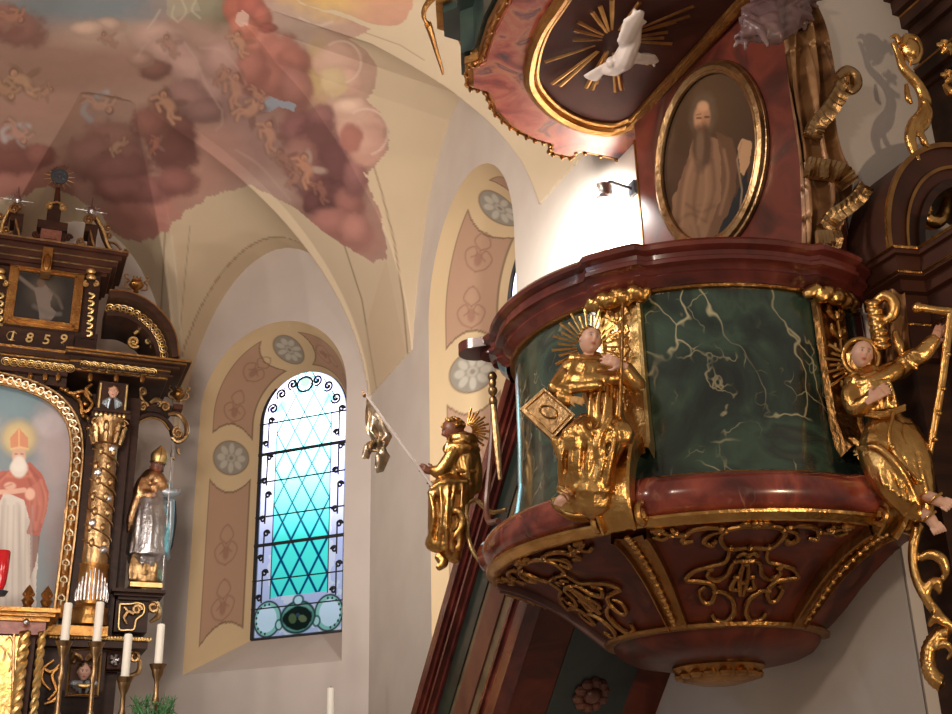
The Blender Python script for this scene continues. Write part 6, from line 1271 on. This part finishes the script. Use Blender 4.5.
def urn(x, y, s, lab, o=.9, handles=True):
    t_ = thing('urn_finial', lab, 'urn', AL.pt(LA(x, y + 9 * s, o)[0], o, LA(x, y + 9 * s, o)[1])); c = a3(x, y, o); mb = am(); k = .0095 * s
    mb.lathe([(0, -8 * k), (3 * k, -8 * k), (2 * k, -6 * k), (6 * k, -3 * k), (7.5 * k, 0), (6.5 * k, 2.5 * k), (3.5 * k, 4 * k), (5 * k, 5.5 * k), (3 * k, 7 * k), (0, 9 * k)], c, 20); obj('bowl', mb, GOLDB, t_)
    if handles:
        for sg in (-1, 1): mb = am(); mb.tube([(c[0] + sg * a * k, c[1], c[2] + b_ * k) for a, b_ in spline([(5, -5), (10, -4), (11, 1), (8, 4), (11, 7), (12, 10), (9, 10)], 4)], 1.1 * k, 6); obj('handle', mb, GOLDA, t_)
        mb = am()
        for a in (-3, 0, 3): mb.tube([(c[0] + a * k * .6, c[1], c[2] + 5 * k), (c[0] + a * k * 1.3, c[1], c[2] + 10 * k)], [1.4 * k, .6 * k], 6)
        obj('flame', mb, GOLDA, t_)
urn(136.5, 285, 1.0, 'gilded urn with curled handles above the curved pediment'); urn(178.5, 395, .9, 'gilded urn on the outer edge of the niche above the bishop figure', .7, True)
# ---- side wing arch with scrolls
wg = thing('altar_side_niche', 'open dark arch with gilded scrolls framing the standing bishop figure', 'niche', AL.pt(LA(150, 440)[0], .75, LA(150, 440)[1])); ow = .78
mb = am(); atube(mb, [(132, 436), (135, 424), (142, 417), (152, 415), (163, 419), (171, 428), (173, 436)], .03, 6, ow); P_ = mb; abx(mb, 134, 172, 404, 411, .6, ow); obj('arch', mb, WOOD, wg, angle=30)
mb = am(); atube(mb, [(134, 432), (138, 424), (146, 419), (154, 418), (163, 422), (169, 430)], .010, 5, ow + .04); obj('arch_edge', mb, GOLDP, wg)
for pts, v in (([(150, 403), (156, 400), (162, 402)], None), ([(168, 414), (178, 414), (186, 424), (186, 436), (178, 442), (172, 438)], None)):
    mb = am(); atube(mb, pts, [.016, .028, .02], 7, ow + .03); obj('scroll_band', mb, GOLDA, wg)
for (cx, cy, r, a0, tn) in ((143, 407, 5, 0, 1.4), (165, 407, 5.5, PI, -1.4), (178, 433, 6, PI / 2, 1.5), (142, 391, 4, -1.5, 1.2), (160, 379, 4, 0, 1.5)): mb = am(); avol(mb, cx, cy, r, 1, a0, tn, .018, ow + .03); obj('volute', mb, GOLDA, wg)
mb = am(); atube(mb, [(140, 391), (141, 398), (144, 402)], [.016, .02, .014], 6, ow + .02); obj('small_scroll', mb, GOLDA, wg); mb = am(); atube(mb, [(173, 448), (172, 456), (175, 460)], [.012, .016, .01], 6, ow + .02); obj('small_scroll', mb, GOLDA, wg); mb = am(); atube(mb, [(178, 448), (178, 452), (180, 455)], [.012, .014, .01], 6, ow + .02); obj('small_scroll', mb, GOLDA, wg)
mb = am(); abx(mb, 174, 183, 404, 409, .6, ow + .05); obj('urn_plinth', mb, WOODB, wg, smooth=False)
# console under the bishop
cs = thing('console_bracket', 'dark wooden console with gold scroll under the standing bishop', 'bracket', AL.pt(LA(135, 625)[0], .8, LA(135, 625)[1]))
mb = am(); abx(mb, 112, 166, 589, 592, .4, 1.12); abx(mb, 114, 163, 592, 596, .4, 1.06); abx(mb, 118, 158, 596, 600, .4, 1.02); abx(mb, 115, 148, 600, 632, .4, .98); obj('shelf', mb, WOOD, cs, smooth=False)
mb = am(); atube(mb, [(120, 604), (119, 616), (119, 629), (127, 630), (134, 629), (136, 620), (143, 614), (144, 606), (138, 603), (130, 604), (120, 604)], .010, 6, 1.0, 4); obj('gilt_border', mb, GOLDP, cs)
mb = am(); avol(mb, 137, 610, 5, 1, 0, 1.4, .018, 1.0); atube(mb, [(134, 614), (128, 612), (124, 618), (127, 624)], [.018, .022, .01], 6, 1.0); atube(mb, [(124, 607), (128, 612)], [.01, .018], 6, 1.0); obj('gilt_leaf', mb, GOLDA, cs)
mb = am(); avol(mb, 153, 607, 6.5, 1, PI / 2 + .4, -1.5, .022, .98); atube(mb, [(159, 606), (158, 616), (150, 622)], [.022, .028, .014], 7, .98); obj('side_volute', mb, GOLDA, cs)
# ---- predella
pr = thing('altar_predella', 'dark lower stage of the altar with gilded beading and cherub panel', 'altar', AL.pt(LA(80, 714)[0], .8, 2.0))
mb = am(); abx(mb, -30, 108, 624, 634, .3, 1.2); obj('column_plinth', mb, GOLDB, pr, smooth=False)
mb = am(); abx(mb, -30, 148, 634, 646, .3, 1.1, 1.1); abx(mb, -30, 104, 646, 714, .3, 1.0, 1.0); mb.bx(-2.6, LA(104, 680, 1.0)[0], .3, 1.0, 1.0, LA(50, 690, 1.0)[1]); abx(mb, 104, 124, 646, 672, .3, .9, .9); obj('body', mb, WOOD, pr, smooth=False)
mb = am(); a, b_ = a3(50, 635, 1.11), a3(150, 641, 1.11)
for i in range(34): s_ = i / 33; mb.ell((a[0] + (b_[0] - a[0]) * s_, 1.115, (a[2] + b_[2]) / 2), (.018, .016, .022), 7)
obj('beaded_edge', mb, GOLDP, pr)
pc = thing('cherub_relief', 'framed cherub face with gold curls and wings low on the altar', 'carving', AL.pt(LA(84, 697, 1.02)[0], 1.0, LA(84, 697, 1.02)[1]))
mb = am(); abx(mb, 67, 101, 648, 697, 1.0, 1.03, 1.03); obj('panel', mb, WOODB, pc, smooth=False)
mb = am(); c4 = [a3(71, 649, 1.04), a3(101, 649, 1.04), a3(97, 695, 1.04), a3(67, 695, 1.04)]; mb.tube(c4, .014, 4, closed=True); obj('gilt_frame', mb, GOLDP, pc, smooth=False)
H_ = Fig(AL.pt(LA(84, 672, 1.06)[0], 1.07, LA(84, 672, 1.06)[1]), pc); H_.head((84, 672, 0), 8.5, 5, 0, -5, skin=(204, 164, 148)); H_.hair(BRASS, -.1, 'hair', .55)
for sg in (-1, 1):
    mb = am()
    for i in range(3): atube(mb, [(84 + sg * 2, 660, 1.09), (84 + sg * (5 + 2 * i), 656 - i, 1.1), (84 + sg * (9 + i * 1.5), 654 + 3 * i, 1.06), (84 + sg * (8 + i), 659 + 2 * i, 1.05)], [.016, .024, .014], 6)
    obj('gold_leaf', mb, GOLDA, pc)
    mb = am()
    for i in range(4): atube(mb, [(84 + sg * 2, 682, 1.06), (84 + sg * (4 + 2.4 * i), 685 - i * .6, 1.09), (83 + sg * (3 + 3 * i), 693 - i * 2.4, 1.05)], [.016, .024, .01], 6)
    obj('wing', mb, MATS['blue_silver'], pc)
mb = am(); atube(mb, [(72, 682, 1.06), (78, 685, 1.1), (84, 686, 1.11), (90, 685, 1.1), (96, 682, 1.06)], [.014, .02, .014], 7); obj('collar', mb, GOLDP, pc)
sp_ = thing('flower_panel', 'small dark panel with silver flower and gold curl beside the cherub panel', 'carving', AL.pt(LA(115, 670, .95)[0], .9, LA(115, 670, .95)[1]))
mb = am(); abx(mb, 107, 123, 650, 669, .9, .95, .95); obj('panel', mb, WOODB, sp_, smooth=False)
mb = am(); mb.tube([a3(107, 650, .96), a3(123, 650, .96), a3(122, 669, .96), a3(106, 669, .96)], .008, 4, closed=True); obj('gilt_frame', mb, GOLDB, sp_, smooth=False)
mb = am()
for q in range(5): a = q * 2 * PI / 5; atube(mb, [(114.5, 660, .97), (114.5 + 5 * math.cos(a), 660 + 6 * math.sin(a), .98)], [.012, .02], 6)
obj('silver_flower', mb, SILV, sp_)
mb = am(); avol(mb, 134, 657, 6.5, 1, PI, -1.5, .020, .9); atube(mb, [(140, 660, .9), (138, 672, .9), (128, 676, .9)], [.02, .026, .012], 7); obj('gilt_curl', mb, GOLDA, sp_)
mb = am()
for pts in ([(50, 690), (42, 680), (44, 668), (54, 660)], [(48, 700), (56, 690), (52, 676), (58, 668)], [(40, 664), (50, 672), (60, 664)], [(44, 704), (54, 700), (60, 690)]): atube(mb, pts, [.01, .02, .01], 6, 1.02)
obj('carved_leafwork', mb, GOLDB, pr)
# ---- tabernacle in front, left edge
tn = thing('tabernacle', 'gold-panelled tabernacle with twisted columns at the left edge', 'tabernacle', AL.pt(LA(20, 714, 1.6)[0], 1.5, 1.4))
oT = 1.6
mb = am(); abx(mb, -40, 32, 633, 714, 1.1, oT - .1, oT); mb.bx(-2.2, LA(32, 700, oT)[0], 1.1, oT - .1, 1.2, 2.3); obj('body', mb, WOODB, tn, smooth=False)
mb = am(); abx(mb, -40, 14, 634, 740, 1.1, oT - .05, oT); obj('gold_door', mb, mat('hammered_gold', (.78, .55, .22), .35, 1, base2=(.62, .40, .13), scale=14, bump=.5, bscale=22), tn, smooth=False)
mb = am()
for q in ([(6, 640), (10, 636), (13, 642), (12, 650)], [(0, 645), (5, 650), (3, 660)], [(8, 652), (12, 662), (9, 672)]): atube(mb, q, [.006, .01, .006], 6, oT - .04)
mb.tube([a3(14, 634, oT - .04), a3(12, 712, oT - .04)], .012, 6); obj('door_relief', mb, GOLDA, tn)
mb = am()
for (x1, y0, y1, po) in ((60, 609, 613, .16), (55, 613, 616, .10), (50, 616, 620, .05)): abx(mb, -40, x1, y0, y1, 1.1, oT + po - .05, oT)
obj('cornice', mb, GOLDB, tn, smooth=False)
mb = am(); abx(mb, -40, 46, 620, 633, 1.1, oT - .03, oT); obj('frieze', mb, mat('red_frieze', (.20, .035, .03), .35, base2=(.32, .10, .06), scale=20), tn, smooth=False)
mb = am(); mb.ell(a3(26, 622, oT + .05), (.028, .028, .028), 12); obj('silver_knob', mb, SILV, tn)
for (x0, x1) in ((22, 17), (41, 33)):
    mb = am(); A_, B_ = np.array(a3(x0, 632, oT + .02)), np.array(a3(x1, 730, oT + .02)); B_[0] = A_[0] = (A_[0] + B_[0]) / 2; n_ = 70; w_ = .035 if x0 == 22 else .026
    for ph in (0, PI): mb.tube([(A_[0] + w_ * .55 * math.cos(i * .42 + ph), oT + .02 + w_ * .55 * math.sin(i * .42 + ph), A_[2] + (B_[2] - A_[2]) * i / n_) for i in range(n_ + 1)], w_ * .8, 7)
    obj('twisted_column', mb, GOLDP, tn)
for x, y in ((27, 599), (45.5, 600)):
    mb = am(); c = a3(x, y + 9, 1.6); mb.lathe([(0, 0), (.045, 0), (.03, .02), (.05, .06), (.022, .10), (.04, .13), (.02, .165), (.0, .19)], c, 14); mb.ell((c[0] - .03, c[1], c[2] + .11), .02, 7); mb.ell((c[0] + .03, c[1], c[2] + .11), .02, 7); f_ = obj('finial', mb, GOLDB, None); tag(f_, 'small gilded finial on the tabernacle cornice, ' + ('left one' if x < 30 else 'right one'), 'finial', 'finials on the tabernacle')
mb = am(); c = a3(-1, 590, 1.9); mb.lathe([(0, 0), (.03, 0), (.045, .05), (.052, .14), (.052, .30), (.045, .31), (0, .31)], c, 20); f_ = thing('sanctuary_lamp', 'red glass lamp cut by the left edge of the picture', 'lamp', AL.pt(c[0], c[1], c[2] - .05)); obj('red_glass', mb, REDG, f_)
mb = am(); mb.lathe([(0, -.05), (.05, -.045), (.07, -.01), (.03, 0), (.0, .0)], c, 20); obj('holder', mb, IRON, f_)
# ---- candles and candlesticks
def candle(x, yt, yb, o, lab, stick=True, hw=.034, glab=''):
    ct, cb = a3(x + (.8 if x < 120 else .4), yt, o), a3(x, yb, o); u = (ct[0] + cb[0]) / 2
    mb = am(); mb.lathe([(hw, cb[2]), (hw * .96, ct[2] - .01), (hw * .8, ct[2]), (0, ct[2] - .004)], (u, o, 0), 20); cn = thing('candle', 'unlit white candle, ' + lab, 'candle', AL.pt(u, o, cb[2])); cn['group'] = 'white altar candles'
    obj('wax', mb, WAX, cn); mb = am(); mb.tube([(u, o, ct[2] - .005), (u + .002, o, ct[2] + .016)], .003, 5); obj('wick', mb, IRON, cn)
    if stick:
        zb_ = 1.25; st_ = thing('candlestick', glab, 'candlestick', AL.pt(u, o, zb_)); st_['group'] = 'brass altar candlesticks'; z = cb[2]
        mb = am(); mb.lathe([(0, z - .03), (.05, z - .03), (.062, z), (.068, z + .012), (.058, z + .012), (.03, z - .01), (0, z - .01)], (u, o, 0), 24); obj('drip_pan', mb, BRASS, st_)
        mb = am(); H = z - zb_; prf = [(0.0, 0), (.12, 0), (.11, .03), (.05, .06), (.03, .12), (.045, .18), (.024, .24), (.020, .45)]; top = [(.020, -.62), (.034, -.58), (.036, -.55), (.020, -.51), (.017, -.30), (.030, -.26), (.020, -.22), (.018, -.12), (.040, -.07), (.048, -.03), (0, -.03)]; mb.lathe([(r, zb_ + H * q) for r, q in prf] + [(r, z + q) for r, q in top], (u, o, 0), 24); obj('stem', mb, BRASS, st_)
candle(66, 603, 643, 1.9, 'leftmost, tall, in front of the altar column', glab='tall brass candlestick nearest the tabernacle')
candle(98, 602, 644, 1.9, 'tall, covering the foot of the altar column', glab='tall brass candlestick in front of the cherub panel')
candle(126.5, 634, 679, 2.2, 'lower one, below the console of the bishop', glab='lower brass candlestick, third from the left', hw=.032)
candle(159.5, 624, 666, 2.2, 'standing alone against the pale wall', glab='brass candlestick standing alone against the pale wall', hw=.032)
candle(330, 688, 735, 2.0, 'cut by the lower edge under the stained window', stick=False, hw=.034)
# leafy sprig
pl_ = thing('greenery', 'tuft of green sprigs between the two lower candlesticks', 'plant', a3w := AL.pt(LA(150, 735, 2.4)[0], 2.4, 1.9)); rs_ = np.random.RandomState(4)
for k_ in range(70):
    mb = am(); x = rs_.uniform(128, 176); c = a3(x * .35 + 98, 728, 2.4 + rs_.uniform(-.12, .12)); e = a3(x, rs_.uniform(697, 722), 2.4 + rs_.uniform(-.2, .2)); m = tuple((np.array(c) + np.array(e)) / 2 + np.array([0, 0, .03])); mb.tube([c, m, e], [.006, .009, .002], 4, flat=.4, up=(0, 1, 0))
    for s_ in (.5, .7, .85):
        p = np.array(m) * (1 - s_) + np.array(e) * s_; q = p + rs_.uniform(-.05, .05, 3) + [0, 0, .03]; mb.tube([tuple(p), tuple(q)], [.005, .0015], 4)
    obj('sprig', mb, LEAF, pl_, angle=None)
# altar table below everything
tbm = am(); tbm.bx(-2.6, .9, 1.1, 2.6, .95, 1.25); tbm.bx(-2.5, .8, 1.1, 2.5, 0, .95); tbo = obj('altar_table', tbm, PLAW, None, smooth=False); tag(tbo, 'stone altar table below the candlesticks', 'table')
# standing bishop figure
bs = thing('bishop_statue', 'silver and gold bishop figure with mitre and crozier on a console', 'statue', AL.pt(LA(145, 588, .85)[0], .85, LA(145, 588, .85)[1])); G = Fig(AL.pt(LA(150, 520, .85)[0], .86, LA(150, 520, .85)[1]), bs)
mb = MB(); G.T(mb, [(152, 488, 2), (150, 504, 3), (149, 530, 3), (147, 556, 2)], [13, 17, 20, 21], 16); G.folds(mb, [(138, 500, 14), (150, 498, 18), (164, 502, 12)], [(130, 556, 16), (148, 558, 22), (166, 558, 14)], 12, 1.6, 3, 3, 2.4); V, Fq = remeshed(mb, .013, 2); mesh_obj('surplice', V, Fq, SILV, bs, None, True, None)
mb = MB(); G.T(mb, [(147, 552, 0), (146, 574, 0), (146, 584, 0)], [16, 15.5, 16], 14); G.folds(mb, [(132, 558, 14), (160, 558, 12)], [(130, 582, 14), (160, 583, 12)], 9, 2.2, 5, 3, 2); V, Fq = remeshed(mb, .013, 2); mesh_obj('cassock', V, Fq, GOLDA, bs, None, True, None)
mb = am(); mb.bx(LA(129, 586, .9)[0], LA(161, 586, .9)[0], .68, 1.0, LA(145, 589, .9)[1], LA(145, 584.5, .9)[1]); obj('plinth', mb, GOLDP, bs, smooth=False)
mb = MB(); G.T(mb, [(150, 477, 3), (144, 487, 6), (140, 496, 10), (150, 500, 16)], [8, 9, 7, 5], 12); G.T(mb, [(152, 478, 6), (158, 484, 8), (162, 490, 8)], [9, 9, 8], 12); G.T(mb, [(140, 494, 8), (136, 508, 10), (131, 522, 8), (129, 532, 6)], [8, 8, 6.5, 3], 10, flat=.7); G.folds(mb, [(142, 480, 14), (162, 482, 12)], [(138, 500, 16), (160, 496, 16)], 6, 1.6, 7, 2, 2); V, Fq = remeshed(mb, .013, 2); mesh_obj('cope', V, Fq, mat('gilt_cope', (.62, .38, .20), .34, 1, base2=(.45, .24, .11), scale=6, bump=.3), bs, None, True, None)
mb = MB(); G.T(mb, [(166, 486, 0), (170, 496, 0), (170, 530, -2), (166, 556, -4)], [7, 8, 6, 5], 10, flat=.6); G.T(mb, [(160, 492, 8), (170, 495, 8), (177, 494, 8)], [6, 6, 4], 10); V, Fq = remeshed(mb, .013, 2); mesh_obj('mantle', V, Fq, MATS['blue_silver'], bs, None, True, None)
mb = MB(); G.T(mb, [(127, 520, -4), (128, 535, -4), (131, 546, -4)], [4, 5, 4], 8); G.T(mb, [(172, 500, -6), (172, 520, -6), (169, 545, -6)], [4, 5, 4], 8); obj('lining', mb, IRON, bs)
G.head((157, 469, 8), 8.6, 8, 6, -10, skin=(112, 74, 60)); G.hair(mat('dark_hair', (.05, .028, .02), .5), -.75, 'hair', .5)
c, R3, F2, U3, H = G.axes; mb = MB(); V = []; 
for j in range(9):
    s_ = j / 8
    for i in range(20):
        a = 2 * PI * i / 20; x, y = math.sin(a), math.cos(a); w_ = .86 + .22 * math.sin(PI * min(s_ * .8, 1)) * 1; taper = 1 - max(0, s_ - .45) * 1.55; V.append(c + H * ((x * w_ * max(taper, .08)) * R3 + (y * .8 * max(taper, .12)) * F2 + (.42 + s_ * 2.1) * U3))
mb.add(V, [(j * 20 + i, j * 20 + (i + 1) % 20, (j + 1) * 20 + (i + 1) % 20, (j + 1) * 20 + i) for j in range(8) for i in range(20)] + [tuple(range(20)), tuple(160 + i for i in range(20))]); mi = obj('mitre', mb, GOLDP, bs)
mb = MB(); mb.tube([c + H * (.92 * math.sin(a) * R3 + .86 * math.cos(a) * F2 + .48 * U3) for a in np.linspace(0, 2 * PI, 20)[:-1]], .09 * H, 6, closed=True); mb.tube([c + H * (.86 * F2 + .5 * U3), c + H * (.95 * F2 + 1.3 * U3), c + H * (.45 * F2 + 2.2 * U3)], .08 * H, 6); obj('mitre_band', mb, GOLDA, mi)
G.hand((170, 495, 10), (177, 493, 12), 1, 9, side=1, skin=(150, 128, 120)); G.hand((148, 499, 18), (154, 500, 20), 1, 9, side=1, skin=(150, 110, 90))
mb = MB(); G.T(mb, [(172.5, 444, 12), (169, 490, 13), (162, 583, 12)], .85, 8); obj('crozier', mb, SILV, bs)
# ================================================================ SIDE ALTAR at the right edge
M3 = W3.M()
def r3(x, y, o=.3): u, z = W3.loc(x, y, o); return (u, o, z)
def rtube(mb, pts, r, n=8, o=.3, sp=5, **k):
    P_ = [r3(p[0], p[1], p[2] if len(p) > 2 else o) for p in pts]; P_ = spline(P_, sp) if len(P_) > 2 else P_; rs = r if not hasattr(r, '__len__') else list(np.interp(np.linspace(0, 1, len(P_)), np.linspace(0, 1, len(r)), r)); mb.tube(P_, rs, n, **k)
sa = thing('side_altar', 'dark brown side altar with stepped cornices cut by the right edge', 'altar', (Cn + np.array([.6, .2, 0])))
def plan(o):     # outline seen from above, stepping forward and to the right
    return [(-.03 - o, 0.002), (-.03 - o, .28 + o), (.075 - o, .30 + o), (.075 - o, .60 + o), (2.2, .60 + o), (2.2, 0.002)]
def rlay(mb, off, z0_, z1_):
    P_ = plan(off); n_ = len(P_); V = [(a, b_, z0_) for a, b_ in P_] + [(a, b_, z1_) for a, b_ in P_]; mb.add(V, [tuple(range(n_)), tuple(range(2 * n_ - 1, n_ - 1, -1))] + [(i, (i + 1) % n_, (i + 1) % n_ + n_, i + n_) for i in range(n_)])
def rstack(name, steps, m, gold):
    mb = MB(M3); 
    for off, a, b_ in steps: rlay(mb, off, a, b_)
    o = obj(name, mb, m, sa, smooth=False); mb = MB(M3)
    for off, z in gold:
        P_ = [(a, b_, z) for a, b_ in plan(off + .004)[:-1]]; mb.tube(P_[:], .0065, 4)
    obj('gilt_line', mb, GOLDB, o, smooth=False)
z1 = 3.78
rstack('entablature', [(0.0, z1 - .03, z1), (-.02, z1 - .09, z1 - .03), (-.015, z1 - .12, z1 - .09), (-.05, z1 - .17, z1 - .12), (-.08, z1 - .42, z1 - .17), (-.05, z1 - .46, z1 - .42)], WOODB, [(0, z1 - .004), (-.015, z1 - .105), (-.08, z1 - .30)])
rstack('lower_body', [(-.10, 0, z1 - .46)], WOOD, [])
# arched pediment: solid ring standing on the entablature
cu_, cz_ = .47, z1 + .0; mb = MB(M3)
def ring(ri, ro, o0, o1, name, m, par=sa, a0=0, a1=PI, n=48, cx=.47, sz=1.18):
    V = []
    for i in range(n + 1):
        a = a0 + (a1 - a0) * i / n
        for r, o in ((ri, o0), (ro, o0), (ro, o1), (ri, o1)): V.append((cx - r * math.cos(a), o, z1 + r * sz * math.sin(a)))
    mb = MB(M3); mb.add(V, [(4 * i + j, 4 * i + (j + 1) % 4, 4 * i + 4 + (j + 1) % 4, 4 * i + 4 + j) for i in range(n) for j in range(4)] + [(3, 2, 1, 0), tuple(4 * n + j for j in range(4))]); return obj(name, mb, m, par, angle=40)
pdm = ring(.33, .50, .0, .25, 'arched_pediment', WOODB); ring(.485, .505, .245, .262, 'gilt_ring', GOLDB, pdm); ring(.395, .408, .245, .262, 'gilt_ring', GOLDB, pdm); ring(.32, .35, .0, .27, 'inner_ring', WOOD, pdm)
mb = MB(M3); rtube(mb, [(912, 208), (920, 214), (930, 222), (940, 220), (946, 205), (948, 195)], [.012, .03, .035, .03, .022, .012], 9, .16); mb.ell(r3(924, 212, .18), (.035, .03, .03), 10); rtube(mb, [(915, 216), (912, 240), (918, 250), (930, 250), (934, 238)], [.02, .03, .03, .028, .015], 9, .10); rtube(mb, [(918, 215), (926, 205), (930, 212)], [.01, .02, .012], 8, .2); rem = obj('tympanum_leaf', mb, GOLD, sa)
# upper shaft and its cornice
mb = MB(M3); mb.bx(.60, 2.2, 0, .26, z1, 5.5); obj('upper_shaft', mb, WOOD, sa, smooth=False)
mb = MB(M3); gm = MB(M3)
for i, (z, e) in enumerate(((4.86, .015), (4.90, .04), (5.14, .03), (5.20, .07), (5.27, .11), (5.34, .15))):
    for (ua, ob) in ((.60, .26), (.70, .38)): mb.bx(ua - e, 2.2, 0, ob + e, z, z + .07)
    if i in (1, 3, 5):
        P_ = [(.60 - e, 0, z + .068), (.60 - e, .26 + e, z + .068), (.70 - e, .26 + e, z + .068), (.70 - e, .38 + e, z + .068), (2.2, .38 + e, z + .068)]; gm.tube(P_, .006, 4)
uc_ = obj('upper_cornice', mb, WOOD, sa, smooth=False); obj('gilt_line', gm, GOLDB, uc_, smooth=False)
for (x, y) in ((944, 48), (948, 78)):
    mb = MB(M3)
    for q in range(5): a = q * 2 * PI / 5 + .4; c = r3(x, y, .40); mb.tube([(c[0], c[1], c[2]), (c[0] + .025 * math.cos(a), c[1] + .012, c[2] + .025 * math.sin(a)), (c[0] + .04 * math.cos(a), c[1], c[2] + .04 * math.sin(a))], [.008, .015, .006], 6)
    obj('gilt_rosette', mb, GOLD, sa)
mb = MB(M3); rtube(mb, [(944, 84), (950, 92), (958, 96)], [.01, .02, .01], 7, .40); obj('gilt_leaf', mb, GOLD, sa)
# large free gilded scroll leaning on the shaft
g3 = thing('gilded_scroll', 'long wavy gilded scroll leaning between white wall and dark upper shaft', 'ornament', W3.px(917, 160, .25)); 
mb = MB(M3); rtube(mb, [(893, 42), (899, 56), (903, 68), (912, 78), (920, 88), (925, 102), (922, 114), (914, 124), (910, 138), (914, 152), (918, 162)], [.012, .018, .02, .024, .024, .03, .028, .030, .026, .02, .014], 10, .24)
rtube(mb, [(924, 100), (929, 112), (926, 124), (921, 132), (924, 142), (929, 148)], [.012, .018, .02, .014, .018, .008], 8, .26); rtube(mb, [(900, 44), (896, 36), (890, 38)], [.016, .014, .006], 8, .24); rtube(mb, [(906, 84), (908, 98), (912, 104)], [.010, .016, .008], 8, .22)
V, Fq = remeshed(mb, .0055, 2); mesh_obj('stem', V, Fq, GOLD, g3, None, True, None)
mb = MB(M3); mb.ell(r3(910, 50, .26), (.045, .045, .055), 16); rtube(mb, [(903, 46), (906, 38), (914, 40), (919, 50), (917, 60), (910, 64)], [.014, .02, .022, .02, .014, .008], 9, .27)
for i in range(4): rtube(mb, [(908 + i * 2, 56, .31), (910 + i * 1.8, 62 - i, .30)], .007, 6)
obj('knob', mb, GOLD, g3)
# ceiling_light etc. are outside the picture
